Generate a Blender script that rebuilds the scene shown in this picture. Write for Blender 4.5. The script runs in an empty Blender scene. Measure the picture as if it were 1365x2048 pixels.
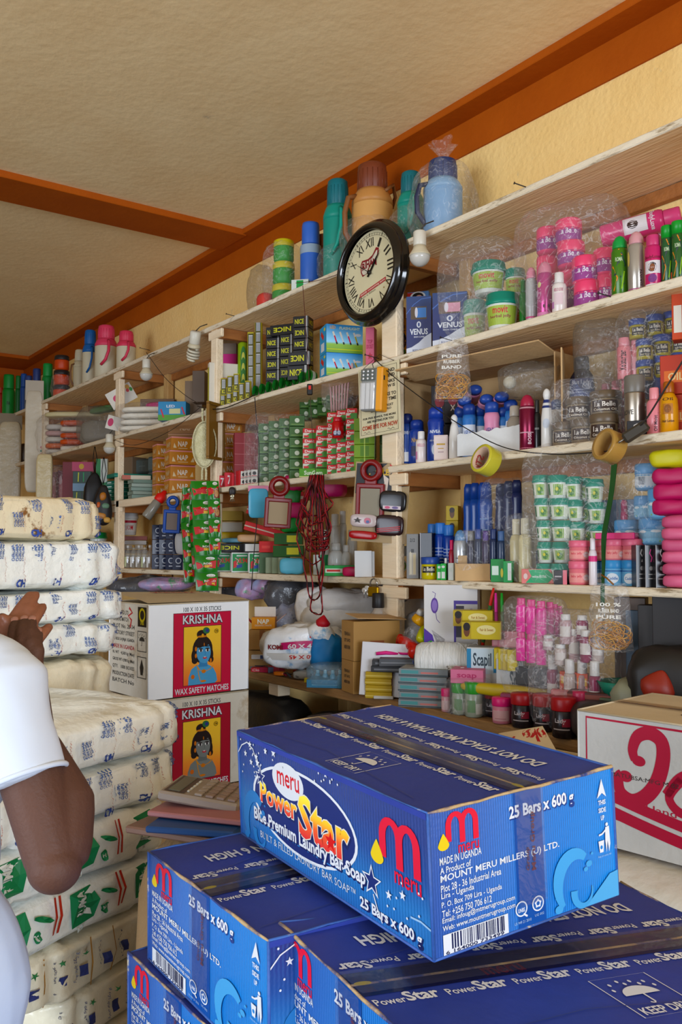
import bpy,math,random
from mathutils import Vector,Matrix,noise
from math import sin,cos,pi,radians
random.seed(7)
SC=bpy.context.scene
COL=SC.collection
#------------------------------------------------------------------camera
FPX,CX,CY,EYE=1770.0,682.5,1024.0,1.5
YAW=math.atan(1282/FPX);PIT=math.atan(81/FPX)
FWD=Vector((-cos(YAW)*cos(PIT),sin(YAW)*cos(PIT),sin(PIT)))
RGT=Vector((sin(YAW),cos(YAW),0))
UPV=RGT.cross(FWD)
CAM=Vector((0,0,EYE))
cd=bpy.data.cameras.new('camera');cam=bpy.data.objects.new('camera',cd);COL.objects.link(cam)
cd.sensor_fit='HORIZONTAL';cd.sensor_width=36;cd.lens=FPX*36/1365
cd.clip_start=0.02;cd.clip_end=60
cam.matrix_world=Matrix.Translation(CAM) @ Matrix((RGT,UPV,-FWD)).transposed().to_4x4()
SC.camera=cam
#------------------------------------------------------------------light:daylight through the open shop front
SC.view_settings.view_transform='Standard';SC.view_settings.look='None'
SC.view_settings.gamma=1;SC.view_settings.use_curve_mapping=False
SC.view_settings.exposure=0.0
w=bpy.data.worlds.new('sky');SC.world=w;w.use_nodes=True
w.node_tree.nodes['Background'].inputs[0].default_value=(0.86,0.95,1.08,1)
w.node_tree.nodes['Background'].inputs[1].default_value=0.38
def area(name,loc,direction,sx,sy,power,col):
 l=bpy.data.lights.new(name,'AREA');l.shape='RECTANGLE';l.size=sx;l.size_y=sy
 l.energy=power;l.color=col
 o=bpy.data.objects.new(name,l);COL.objects.link(o);o.location=loc
 o.rotation_euler=Vector(direction).to_track_quat('-Z','Y').to_euler()
 return o
area('daylight_side_door',(6.5,-0.6,1.7),(-1,0.14,0.06),3.6,2.8,520,(0.87,0.96,1.1))
area('daylight_shop_front',(-1.0,-5.8,1.5),(-0.12,1,0.12),5.0,2.6,400,(0.87,0.96,1.1))
#------------------------------------------------------------------pixel helpers (where a line of sight meets a plane of the room)
def ray(px,py):return FWD+RGT*((px-CX)/FPX)-UPV*((py-CY)/FPX)
def aty(px,py,Y):d=ray(px,py);return CAM+d*(Y/d.y)
def atz(px,py,Z):d=ray(px,py);return CAM+d*((Z-EYE)/d.z)
def atd(px,py,D):return CAM+ray(px,py)*D
def depth(p):return (Vector(p)-CAM).dot(FWD)
#------------------------------------------------------------------materials
def lin(h):
 h=h.lstrip('#');c=[int(h[i:i+2],16)/255 for i in (0,2,4)]
 return tuple(x/12.92 if x<=0.04045 else ((x+0.055)/1.055)**2.4 for x in c)
_M={}
def nt(name):
 m=bpy.data.materials.new(name);m.use_nodes=True
 t=m.node_tree;return m,t,t.nodes['Principled BSDF']
def C(h,r=0.45,metal=0.0,spec=0.32,alpha=1.0,var=0.08):
 k=(h,r,metal,spec,alpha,var)
 if k in _M:return _M[k]
 m,t,b=nt('tint_'+h.lstrip('#'));c=lin(h);y=.3*c[0]+.6*c[1]+.1*c[2];c=tuple(max(0.002,(y+(x-y)*1.15)*.74) for x in c)
 tc=t.nodes.new('ShaderNodeTexCoord');n=t.nodes.new('ShaderNodeTexNoise');n.inputs['Scale'].default_value=9
 n.inputs['Detail'].default_value=4
 t.links.new(tc.outputs['Object'],n.inputs['Vector'])
 mx=t.nodes.new('ShaderNodeMix');mx.data_type='RGBA'
 mx.inputs[6].default_value=tuple(x*(1-var) for x in c)+(1,)
 mx.inputs[7].default_value=tuple(min(1,x*(1+var)) for x in c)+(1,)
 t.links.new(n.outputs['Fac'],mx.inputs[0]);t.links.new(mx.outputs[2],b.inputs['Base Color'])
 b.inputs['Roughness'].default_value=r;b.inputs['Metallic'].default_value=metal
 b.inputs['Specular IOR Level'].default_value=spec;b.inputs['Alpha'].default_value=alpha
 _M[k]=m;return m
def noisy(name,c1,c2,scale=6,stretch=(1,1,1),r=0.7,bump=0.2,bscale=40,c3=None,thr=(0.62,0.7),dscale=14,metal=0,spec=.5):
 """two blended tones, fine bump, and an optional third tone in ragged patches (dirt, chipped paint, bare board)"""
 if name in _M:return _M[name]
 m,t,b=nt(name);N=t.nodes.new;L=t.links.new
 tc=N('ShaderNodeTexCoord');mp=N('ShaderNodeMapping');mp.inputs['Scale'].default_value=stretch
 L(tc.outputs['Object'],mp.inputs['Vector'])
 n=N('ShaderNodeTexNoise');n.inputs['Scale'].default_value=scale;n.inputs['Detail'].default_value=7;n.inputs['Roughness'].default_value=0.62
 L(mp.outputs[0],n.inputs['Vector'])
 rp=N('ShaderNodeValToRGB');rp.color_ramp.elements[0].position=0.3;rp.color_ramp.elements[1].position=0.7
 rp.color_ramp.elements[0].color=lin(c1)+(1,);rp.color_ramp.elements[1].color=lin(c2)+(1,)
 L(n.outputs['Fac'],rp.inputs[0]);out=rp.outputs[0]
 if c3:
  d=N('ShaderNodeTexNoise');d.inputs['Scale'].default_value=dscale;d.inputs['Detail'].default_value=9;d.inputs['Roughness'].default_value=0.7
  L(mp.outputs[0],d.inputs['Vector'])
  mr=N('ShaderNodeMapRange');mr.inputs[1].default_value=thr[0];mr.inputs[2].default_value=thr[1]
  L(d.outputs['Fac'],mr.inputs[0])
  mx=N('ShaderNodeMix');mx.data_type='RGBA';L(mr.outputs[0],mx.inputs[0]);L(out,mx.inputs[6])
  mx.inputs[7].default_value=lin(c3)+(1,);out=mx.outputs[2]
 L(out,b.inputs['Base Color']);b.inputs['Roughness'].default_value=r;b.inputs['Metallic'].default_value=metal;b.inputs['Specular IOR Level'].default_value=spec
 if bump:
  bn=N('ShaderNodeTexNoise');bn.inputs['Scale'].default_value=bscale;bn.inputs['Detail'].default_value=6
  L(mp.outputs[0],bn.inputs['Vector']);bp=N('ShaderNodeBump');bp.inputs['Strength'].default_value=bump;bp.inputs['Distance'].default_value=0.01
  L(bn.outputs['Fac'],bp.inputs['Height']);L(bp.outputs[0],b.inputs['Normal'])
 _M[name]=m;return m
def grad(name,stops,vert=True,r=0.4,bump=0.0,diag=0.0):
 """printed colour gradient across a face (a print that travels with the box), read from the face's own UVs"""
 if name in _M:return _M[name]
 m,t,b=nt(name);N=t.nodes.new;L=t.links.new
 uv=N('ShaderNodeUVMap');uv.uv_map='uv';sp=N('ShaderNodeSeparateXYZ');L(uv.outputs[0],sp.inputs[0])
 f=sp.outputs[1] if vert else sp.outputs[0]
 if diag:
  ad=N('ShaderNodeMath');ad.operation='MULTIPLY_ADD';L(sp.outputs[0] if vert else sp.outputs[1],ad.inputs[0]);ad.inputs[1].default_value=diag
  L(f,ad.inputs[2]);f=ad.outputs[0]
 rp=N('ShaderNodeValToRGB');e=rp.color_ramp.elements
 while len(e)<len(stops):e.new(0.5)
 for i,(p,c) in enumerate(stops):e[i].position=p;e[i].color=lin(c)+(1,)
 L(f,rp.inputs[0]);L(rp.outputs[0],b.inputs['Base Color']);b.inputs['Roughness'].default_value=r
 if bump:
  wv=N('ShaderNodeTexWave');wv.inputs['Scale'].default_value=26;wv.inputs['Distortion'].default_value=1.5;L(uv.outputs[0],wv.inputs['Vector'])
  bp=N('ShaderNodeBump');bp.inputs['Strength'].default_value=bump;bp.inputs['Distance'].default_value=0.002
  L(wv.outputs['Fac'],bp.inputs['Height']);L(bp.outputs[0],b.inputs['Normal'])
 _M[name]=m;return m
def film(name='clear_film',tint='#ffffff',body=0.035,gloss=0.05,r=0.12,bscale=30,bump=1.0,crease_glint=.15):
 """thin crinkled polythene: mostly see-through, a little milky, glossy on its wrinkles"""
 if name in _M:return _M[name]
 m=bpy.data.materials.new(name);m.use_nodes=True;t=m.node_tree;t.nodes.clear();N=t.nodes.new;L=t.links.new
 o=N('ShaderNodeOutputMaterial');tr=N('ShaderNodeBsdfTransparent');df=N('ShaderNodeBsdfDiffuse');gl=N('ShaderNodeBsdfGlossy')
 tr.inputs[0].default_value=tuple(0.9+0.1*x for x in lin(tint))+(1,)
 df.inputs[0].default_value=lin(tint)+(1,);gl.inputs['Roughness'].default_value=r
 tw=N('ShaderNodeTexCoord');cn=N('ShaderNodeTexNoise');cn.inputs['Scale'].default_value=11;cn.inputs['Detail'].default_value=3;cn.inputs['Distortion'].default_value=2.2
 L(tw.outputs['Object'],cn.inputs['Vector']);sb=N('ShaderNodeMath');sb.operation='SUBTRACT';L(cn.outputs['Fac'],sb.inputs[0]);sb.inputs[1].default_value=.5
 ab=N('ShaderNodeMath');ab.operation='ABSOLUTE';L(sb.outputs[0],ab.inputs[0]);cr=N('ShaderNodeMapRange');cr.inputs[1].default_value=.0;cr.inputs[2].default_value=.022;cr.inputs[3].default_value=body+crease_glint;cr.inputs[4].default_value=body;L(ab.outputs[0],cr.inputs[0])  # pale streaks along the creases: glints put into the film's colour
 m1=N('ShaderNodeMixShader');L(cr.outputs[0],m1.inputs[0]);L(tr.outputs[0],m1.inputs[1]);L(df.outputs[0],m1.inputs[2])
 m2=N('ShaderNodeMixShader');L(m1.outputs[0],m2.inputs[1]);L(gl.outputs[0],m2.inputs[2])
 tc=N('ShaderNodeTexCoord');n=N('ShaderNodeTexNoise');n.inputs['Scale'].default_value=bscale;n.inputs['Detail'].default_value=5;n.inputs['Distortion'].default_value=1.2
 L(tc.outputs['Object'],n.inputs['Vector'])
 bp=N('ShaderNodeBump');bp.inputs['Strength'].default_value=bump;bp.inputs['Distance'].default_value=0.02;L(n.outputs['Fac'],bp.inputs['Height'])
 L(bp.outputs[0],gl.inputs['Normal'])
 fr=N('ShaderNodeFresnel');fr.inputs[0].default_value=1.45;L(bp.outputs[0],fr.inputs['Normal'])
 mu=N('ShaderNodeMath');mu.operation='MULTIPLY_ADD';L(fr.outputs[0],mu.inputs[0]);mu.inputs[1].default_value=0.22;mu.inputs[2].default_value=gloss*0.4-.02
 L(mu.outputs[0],m2.inputs[0]);L(m2.outputs[0],o.inputs[0])
 _M[name]=m;return m
#------------------------------------------------------------------geometry collector
_T={}
def textmesh(s,bold=0.0):
 """outline font letters as flat triangles in a unit box (0..1, 0..1) and their width to height ratio"""
 k=(s,bold)
 if k in _T:return _T[k]
 c=bpy.data.curves.new('letters','FONT');c.body=s;c.resolution_u=2;c.offset=bold;c.fill_mode='FRONT'
 o=bpy.data.objects.new('letters',c)
 me=bpy.data.meshes.new_from_object(o)
 vs=[v.co.copy() for v in me.vertices];fs=[tuple(p.vertices) for p in me.polygons]
 bpy.data.objects.remove(o);bpy.data.curves.remove(c);bpy.data.meshes.remove(me)
 if not vs:_T[k]=([],[],1.0);return _T[k]
 x0=min(v.x for v in vs);x1=max(v.x for v in vs);y0=min(v.y for v in vs);y1=max(v.y for v in vs)
 w=max(1e-6,x1-x0);h=max(1e-6,y1-y0)
 _T[k]=([((v.x-x0)/w,(v.y-y0)/h) for v in vs],fs,w/h);return _T[k]
class G:
 def __init__(s):s.v=[];s.f=[];s.m=[];s.sm=[];s.uv=[];s.mats=[];s.tf=None;s.layer=0
 def slot(s,mat):
  if isinstance(mat,str):mat=C(mat)
  if mat not in s.mats:s.mats.append(mat)
  return s.mats.index(mat)
 def add(s,vs,fs,mat,smooth=False,uv=None):
  b=len(s.v);k=s.slot(mat)
  for p in vs:
   p=Vector(p);s.v.append(s.tf @ p if s.tf else p)
  for i,f in enumerate(fs):
   s.f.append([b+j for j in f]);s.m.append(k);s.sm.append(smooth)
   s.uv.append([uv[j] for j in f] if uv else None)
  return s
 def box(s,c,d,mat,ch=0.002,rot=None):
  c=Vector(c);hx,hy,hz=d[0]/2,d[1]/2,d[2]/2;ch=min(ch,hx*.45,hy*.45,hz*.45)
  vs=[];idx={}
  for sx in (-1,1):
   for sy in (-1,1):
    for sz in (-1,1):
     for ax in range(3):
      p=Vector((sx*(hx-(ch if ax !=0 else 0)),sy*(hy-(ch if ax !=1 else 0)),sz*(hz-(ch if ax !=2 else 0))))
      if rot:p=rot @ p
      idx[(sx,sy,sz,ax)]=len(vs);vs.append(c+p)
  fs=[];q=lambda*a:fs.append(a)
  I=idx
  for sg in (-1,1):
   for ax in range(3):
    o=[(-1,-1),(1,-1),(1,1),(-1,1)]
    f=[]
    for a,b_ in o:
     k=[a,b_];k.insert(ax,sg);f.append(I[(*k,ax)])
    if (sg<0) !=(ax==1):f.reverse()
    q(*f)
  for ax in range(3):
   a1,a2=[a for a in range(3) if a !=ax]
   for s1 in (-1,1):
    for s2 in (-1,1):
     k=[0,0,0];k[a1]=s1;k[a2]=s2
     k[ax]=-1;A=tuple(k);k[ax]=1;B=tuple(k)
     f=[I[A+(a1,)],I[B+(a1,)],I[B+(a2,)],I[A+(a2,)]]
     if (s1*s2>0)==(ax !=1):f.reverse()
     q(*f)
  for sx in (-1,1):
   for sy in (-1,1):
    for sz in (-1,1):
     f=[I[(sx,sy,sz,a)] for a in range(3)]
     if sx*sy*sz<0:f.reverse()
     q(*f)
  return s.add(vs,fs,mat)
 def lathe(s,prof,mat,n=20,c=(0,0,0),ey=1.0,wob=0,seed=0,cap=True):
  """prof: (radius, height) from bottom to top about z; ey squashes the depth"""
  c=Vector(c);vs=[];fs=[]
  for i,(r,z) in enumerate(prof):
   for k in range(n):
    a=2*pi*k/n;rr=r
    if wob:rr=r*(1+wob*noise.noise(Vector((cos(a)*1.7+seed,sin(a)*1.7,z*30+seed))))
    vs.append(c+Vector((rr*sin(a),-rr*cos(a)*ey,z)))
  for i in range(len(prof)-1):
   for k in range(n):
    fs.append((i*n+k,i*n+(k+1) % n,(i+1)*n+(k+1) % n,(i+1)*n+k))
  if cap:
   if prof[0][0]>1e-5:fs.append(tuple(reversed(range(n))))
   if prof[-1][0]>1e-5:fs.append(tuple(range((len(prof)-1)*n,len(prof)*n)))
  return s.add(vs,fs,mat,True)
 def tube(s,pts,r,mat,n=8,closed=False):
  pts=[Vector(p) for p in pts];N=len(pts);rs=r if isinstance(r,(list,tuple)) else [r]*N
  vs=[];fs=[];up=None
  for i,p in enumerate(pts):
   a=pts[(i-1) % N] if (closed or i) else p;b=pts[(i+1) % N] if (closed or i<N-1) else p
   t=(b-a);t=t.normalized() if t.length>1e-9 else Vector((0,0,1))
   if up is None:up=t.orthogonal().normalized()
   up=(up-t*up.dot(t));up=up.normalized() if up.length>1e-6 else t.orthogonal().normalized()
   sd=t.cross(up)
   for k in range(n):
    q=2*pi*k/n;vs.append(p+up*(cos(q)*rs[i])+sd*(sin(q)*rs[i]))
  for i in range(N if closed else N-1):
   for k in range(n):
    j=(i+1) % N;fs.append((i*n+k,i*n+(k+1) % n,j*n+(k+1) % n,j*n+k))
  if not closed:fs+=[tuple(reversed(range(n))),tuple(range((N-1)*n,N*n))]
  return s.add(vs,fs,mat,True)
 def grid(s,fn,nu,nv,mat,smooth=True,wrap=False):
  vs=[];uv=[]
  for j in range(nv+1):
   for i in range(nu+(0 if wrap else 1)):
    vs.append(fn(i/nu,j/nv));uv.append((i/nu,j/nv))
  W=nu if wrap else nu+1;fs=[]
  for j in range(nv):
   for i in range(nu):
    i2=(i+1) % W if wrap else i+1
    fs.append((j*W+i,j*W+i2,(j+1)*W+i2,(j+1)*W+i))
  return s.add(vs,fs,mat,smooth,uv)
 def blob(s,c,d,mat,n=18,e=0.55,amp=0.06,fr=9,seed=0,ev=None,top=1.0,wr=0):
  """soft sack: a rounded box with lumps; top<1 draws the upper end in"""
  c=Vector(c);ev=ev or e
  sp=lambda x,p:math.copysign(abs(x)**p,x)
  def fn(u,v):
   a=2*pi*u;b=-pi/2+pi*v
   x=sp(cos(b),ev)*sp(cos(a),e);y=sp(cos(b),ev)*sp(sin(a),e);z=sp(sin(b),ev)
   k=1-(1-top)*max(0,z)
   p=Vector((x*d[0]/2*k,y*d[1]/2*k,z*d[2]/2))
   nn=noise.noise_vector(p*fr+Vector((seed*3.1,seed*1.7,seed)))
   nn+=noise.noise_vector(p*fr*2.6+Vector((seed,4,1)))*0.5
   if wr:q=p*fr*1.6+Vector((seed,seed*2.2,5));q.z*=.6;nn+=p.normalized()*(wr/amp)*(.5-2.2*abs(noise.noise(q))+.8*(.3-abs(noise.noise(q*2.3))))
   return c+p+nn*amp*min(d)
  return s.grid(fn,n,max(8,n*2//3),mat,True,True)
 def poly(s,pts,mat,mp=None,lift=0.0):
  if mp:pts=[mp(x,y,lift) for x,y in pts]
  return s.add(pts,[tuple(range(len(pts)))],mat)
 #----prints:mp(x,y,lift) takes face coordinates to a point on the surface
 def _l(s):s.layer+=1;return 0.0006+0.00002*s.layer
 def rect(s,mp,x0,y0,x1,y1,mat,n=None):
  l=s._l();n=n or max(1,round(abs(x1-x0)*14));q=max(1,round(abs(y1-y0)*10))
  return s.grid(lambda u,v:mp(x0+(x1-x0)*u,y0+(y1-y0)*v,l),n,q,mat,False)
 def shape(s,mp,pts,mat):
  """star-shaped outline as a fan about its middle"""
  l=s._l();cx_=sum(p[0] for p in pts)/len(pts);cy_=sum(p[1] for p in pts)/len(pts)
  n=len(pts);vs=[mp(cx_,cy_,l)]+[mp(cx_+(x-cx_)*.55,cy_+(y-cy_)*.55,l) for x,y in pts]+[mp(x,y,l) for x,y in pts]
  return s.add(vs,[(0,1+i,1+(i+1) % n) for i in range(n)]+[(1+i,1+n+i,1+n+(i+1) % n,1+(i+1) % n) for i in range(n)],mat)
 def oval(s,mp,cx_,cy_,rx,ry,mat,n=28,rot=0):
  return s.shape(mp,[(cx_+rx*cos(a)*cos(rot)-ry*sin(a)*sin(rot),cy_+rx*cos(a)*sin(rot)+ry*sin(a)*cos(rot)) for a in [2*pi*i/n for i in range(n)]],mat)
 def stroke(s,mp,pts,wd,mat,asp=1.0,closed=False):
  """flat line of width wd (x units; asp = face width / face height)"""
  l=s._l();N=len(pts);ws=wd if isinstance(wd,(list,tuple)) else [wd]*N;vs=[]
  for i,(x,y) in enumerate(pts):
   a=pts[(i-1) % N] if (closed or i) else pts[i];b=pts[(i+1) % N] if (closed or i<N-1) else pts[i]
   dx,dy=b[0]-a[0],(b[1]-a[1])/asp;q=math.hypot(dx,dy) or 1
   nx,ny=-dy/q*ws[i]/2,dx/q*ws[i]/2*asp
   vs+=[mp(x+nx,y+ny,l),mp(x-nx,y-ny,l)]
  fs=[(2*i,2*i+1,(2*i+3) % (2*N),(2*i+2) % (2*N)) for i in range(N if closed else N-1)]
  return s.add(vs,fs,mat)
 def text(s,mp,t,x0,y0,x1,y1,mat,bold=0.0,shear=0.0,rot=0,curve=0.0):
  """letters stretched into the box x0..x1, y0..y1 of the face; rot in quarter turns; curve lifts the middle"""
  l=s._l();vs,fs,ar=textmesh(t,bold);out=[]
  for x,y in vs:
   X,Y=x+shear*(y-.5),y
   if rot==1:X,Y=1-Y,X
   elif rot==2:X,Y=1-X,1-Y
   elif rot==3:X,Y=Y,1-X
   px,py=x0+(x1-x0)*X,y0+(y1-y0)*Y+curve*(1-(2*X-1)**2)
   out.append(mp(px,py,l))
  return s.add(out,fs,mat,False,[(x,y) for x,y in vs])
 def build(s,name,parent=None,loc=None,rot=None):
  me=bpy.data.meshes.new(name);me.from_pydata([tuple(p) for p in s.v],[],s.f)
  for m in s.mats:me.materials.append(m)
  me.polygons.foreach_set('material_index',s.m);me.polygons.foreach_set('use_smooth',s.sm)
  if any(u for u in s.uv):
   ul=me.uv_layers.new(name='uv');k=0
   for u,f in zip(s.uv,s.f):
    for i in range(len(f)):
     if u:ul.data[k].uv=u[i]
     k+=1
  me.update();o=bpy.data.objects.new(name,me);COL.objects.link(o)
  if parent:o.parent=parent
  if loc is not None:o.location=loc
  if rot is not None:o.rotation_euler=rot
  return o
def plane(o,u,v,w=1.0,h=1.0):
 """face coordinates 0..1 across w and h from corner o"""
 o,u,v=Vector(o),Vector(u),Vector(v);n=u.cross(v).normalized()
 return lambda x,y,l=0:o+u*(x*w)+v*(y*h)+n*l
def cyl(r,z0,h,c=(0,0),ey=1.0):
 """face coordinates wrapped on a cylinder about z: x 0..1 spans the front half turn, y 0..1 the height"""
 return lambda x,y,l=0:Vector((c[0]+(r+l)*sin((x-.5)*pi),c[1]-(r+l)*cos((x-.5)*pi)*ey,z0+y*h))
#------------------------------------------------------------------things
LABELS={}
def tag(o,label,cat,group=None):
 o['label']=label;o['category']=cat
 if group:o['group']=group
 LABELS.setdefault(label.lower(),[]).append((o.name,group))
 return o
def thing(name,label,cat,loc=(0,0,0),rz=0.0,group=None,rot=None):
 o=bpy.data.objects.new(name,None);COL.objects.link(o);o.empty_display_size=0.05
 o.location=loc;o.rotation_euler=rot or (0,0,rz);return tag(o,label,cat,group)
def struct(g,name):
 o=g.build(name);o['kind']='structure';return o
def dup(root,label=None,loc=None,rz=None,group=None,rot=None,scale=None):
 r=root.copy();COL.objects.link(r)
 if loc is not None:r.location=loc
 if rz is not None:r.rotation_euler=(0,0,rz)
 if rot is not None:r.rotation_euler=rot
 if scale is not None:r.scale=scale
 for ch in list(root.children):
  c=ch.copy();COL.objects.link(c);c.parent=r
  for gch in list(ch.children):
   d=gch.copy();COL.objects.link(d);d.parent=c
 if group:r['group']=group
 if label:
  r['label']=label;LABELS.setdefault(label.lower(),[]).append((r.name,group))
 return r
ORD=['first','second','third','fourth','fifth','sixth','seventh','eighth','ninth','tenth','eleventh','twelfth']
#------------------------------------------------------------------the shop:ceiling,beams,walls,floor
YF,YW=2.45,2.85                       # front edge of the shelving,face of the shelf wall
Z1,Z2,Z3,Z4,ZC=2.86,2.36,1.88,1.387,0.908
YC=2.25                                 # front edge of the counter
XE=-9.9
m_ceil=noisy('ceiling_paint','#e8ca98','#f0d6a6',3,r=0.85,spec=.2,bump=0.25,bscale=22,c3='#a89a80',thr=(0.68,0.8),dscale=5)
m_wall=noisy('wall_plaster','#e3bd76','#eac884',4,r=0.85,spec=.2,bump=0.5,bscale=45,c3='#b5a67e',thr=(0.66,0.75),dscale=9)
m_org=noisy('ochre_paint','#9c4600','#a64e02',4,r=0.65,spec=.15,bump=0.15,bscale=30,c3='#8a4a14',thr=(0.7,0.75),dscale=8)
m_brd=noisy('worn_white_board','#e0c8a4','#ead7b8',5,(0.35,3,3),r=0.75,bump=0.5,bscale=26,c3='#85715a',thr=(0.64,0.74),dscale=9)
m_und=noisy('board_underside','#ecc692','#f4d4a4',5,(0.35,3,3),r=0.8,bump=0.5,bscale=26,c3='#9a7a54',thr=(0.64,0.74),dscale=9,spec=.2)
m_brdl=noisy('worn_board_edge','#d4c4a6','#e2d4ba',8,(0.5,3,3),r=0.75,bump=0.5,bscale=30,c3='#8a7350',thr=(0.54,0.64),dscale=12)
m_brown=noisy('brown_timber','#a9692c','#8d541f',6,(3,.6,3),r=0.7,bump=0.4,bscale=20)
m_oak=noisy('raw_timber','#c79f62','#a97f45',7,(4,4,.5),r=0.75,bump=0.4,bscale=20)
m_cnt=noisy('counter_timber','#9a7546','#7d5a32',6,(.5,4,4),r=0.65,bump=0.5,bscale=20,c3='#4c3520',thr=(0.6,0.72))
m_kraft=noisy('kraft_board','#b08d5e','#c09c6b',5,r=0.85,bump=0.15,bscale=60)
m_floor=noisy('concrete_floor','#7d766c','#918a7e',4,r=0.8,bump=0.3)
g=G();g.box((-3.4,-0.3,-0.05),(13.6,6.7,0.1),m_floor,0);struct(g,'floor')
g=G();g.box((-3.4,-0.3,3.6),(13.6,6.7,0.12),m_ceil,0);struct(g,'ceiling')
g=G();g.box((-3.4,YW+0.1,1.78),(13.6,0.2,3.6),m_wall,0);struct(g,'wall_back')
g=G();g.box((XE-0.1,-0.3,1.78),(0.2,6.7,3.6),m_wall,0);struct(g,'wall_end')
g=G();g.box((-7.0,-3.75,1.78),(6.6,0.2,3.6),m_wall,0);struct(g,'wall_front')  # unseen stretch of wall, put in to limit the daylight
g=G();g.box((-3.4,YW-0.004,3.452),(13.2,0.012,0.2),m_org,0);g.box((XE+0.006,-0.3,3.42),(0.012,6.3,0.26),m_org,0);struct(g,'trim_1')
g=G();g.box((-3.4,YW-0.065,3.525),(13.2,0.13,0.036),m_org,0.003);g.box((XE+.3,-0.3,3.524),(0.6,6.2,0.036),m_org,0.003);struct(g,'trim_2')
g=G();g.box((-4.985,-0.45,3.522),(0.34,6.4,0.04),m_org,0.003);struct(g,'trim_3')
#------------------------------------------------------------------the shelving:one carcass of boards,posts and cleats
sh=thing('wall_shelving','long worn white painted wooden shelving with four boards along the shop wall','shelves',(-4.6,YF,0))
def rel(g):g.tf=Matrix.Translation((4.6,-YF,0));return g
XL,XR=-9.4,-0.3
for i,(z,th) in enumerate([(Z1,0.028),(Z2,0.03),(Z3,0.03),(Z4,0.03)]):
 g=rel(G());n=60;seed=i*7
 def top(u,v,z=z,th=th,seed=seed):
  x=XL+(XR-XL)*u;sg=0.006*noise.noise(Vector((x*.9,seed,0)))
  prof=[(YW-.005,-th),(YF+.004,-th),(YF,-th+.004),(YF,-.004),(YF+.004,0),(YW-.005,0),(YW-.005,-th)]
  y,dz=prof[round(v*6)]
  wob=0.004*noise.noise(Vector((x*6,seed+3,dz*50))) if y<YF+.01 else 0
  return Vector((x,y+wob,z+dz+sg*(1 if dz<-.01 else .3)))
 g.grid(top,n*2,6,m_und,False)
 b=g.build('shelf_board',sh);b.data.materials.append(m_brdl)
 for p in b.data.polygons:
  if p.normal.y<-.6 or (abs(p.normal.z)<.9):p.material_index=1
PX=[-1.4,-3.03,-4.69,-6.2,-7.95]
for i,x in enumerate(PX):
 wdt=0.105 if i<2 else 0.075
 for (za,zb) in [(ZC,Z4-.03),(Z4,Z3-.03),(Z3,Z2-.03),(Z2,Z1-.03)]:
  g=rel(G());g.box((x,YF+.03,(za+zb)/2),(wdt,.045,zb-za),m_brd,.004);g.build('post',sh)
  xb=x+(0.14 if i<2 else 0.12)
  g=rel(G());g.box((xb,YW-.04,(za+zb)/2),(.07,.05,zb-za),m_oak,.003);g.build('rear_post',sh)
 for z in (Z1,Z2,Z3,Z4):
  g=rel(G());g.box((x+.06,YF+.2,z-.06),(.04,.37,.06),m_brown,.003)
  g.box((x+.02,YF+.012,z-.062),(wdt+.09,.02,.05),m_brd,.004);g.build('cleat',sh)
for z in (Z1,Z2,Z3):
 g=rel(G());g.box((-4.85,YW-.02,z-.055),(9.0,.03,.05),m_brown,.002);g.build('wall_batten',sh)
def nail(x,z,y=YF,label='',ang=(-.5,.3)):
 g=G();d=Vector((ang[0],-1,ang[1])).normalized()
 g.tube([(0,.02,0),d*.05],.0022,'#2c2622',6);g.tube([d*.05,d*.053],.005,'#2c2622',8)
 tag(g.build('nail',None,(x,y,z)),label,'nail')
for px,py,lb in [(1055,366,'bent nail in the front edge of the top shelf beyond the bagged jug'),(470,628,'bent nail in the top shelf edge above the black torch boxes'),
     (1225,580,'bent nail at the foot of the green spray can on the second shelf')]:
 p=aty(px,py,YF);nail(p.x,(Z1 if py !=580 else Z2)-.008,YF,lb)
#------------------------------------------------------------------counter below the shelves
ct=thing('counter','long worn brown timber counter under the shelves','counter',(-4.2,YC,0))
def crel():g=G();g.tf=Matrix.Translation((4.2,-YC,0));return g
g=crel();g.box((-4.2,YC+.29,ZC-.02),(8.4,.575,.04),m_cnt,.004);g.build('worktop',ct)
for x in (-6.9,-5.2,-3.75,-2.3,-.8):
 g=crel();g.box((x,YC+.09,ZC-.075),(.09,.07,.07),m_brd,.003);g.build('bearer',ct)
 g=crel();g.box((x+.3,YC+.3,(ZC-.04)/2),(.08,.08,ZC-.04),m_oak,.003);g.build('leg',ct)
#------------------------------------------------------------------the blue soap cartons in front
NAVY,WHT,RED,YEL='#1d2c66','#f2f5fa','#e8304a','#f6d81e'
m_top=noisy('carton_navy','#2c3f9a','#25368a',5,r=0.5,spec=.25,bump=0.12,bscale=30,c3='#3a4a86',thr=(0.72,0.8),dscale=12)
m_long=grad('carton_long_print',[(0,'#1c5ca6'),(.35,'#2170b4'),(.62,'#1c4a92'),(.9,'#223a80')],True,.34,.25,.12)
m_short=grad('carton_short_print',[(0,'#2450a0'),(.32,'#2668b8'),(.62,'#0070c4'),(1,'#0880d2')],False,.34,.3,-.12)
m_edge=noisy('worn_carton_edge','#2a5aa4','#2d4c92',20,r=.6,bump=.4,c3='#c0b496',thr=(.62,.68),dscale=14)
m_torn=noisy('torn_carton_edge','#a98c60','#c0a67c',20,r=.85,bump=.6,c3='#2a3a78',thr=(.45,.55),dscale=9)
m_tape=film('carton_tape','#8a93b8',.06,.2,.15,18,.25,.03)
m_fire=grad('fire_letters',[(0,'#d8202a'),(.35,'#ee5a20'),(.62,'#f8c21c'),(1,'#fbe63a')],True,.4)
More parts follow.
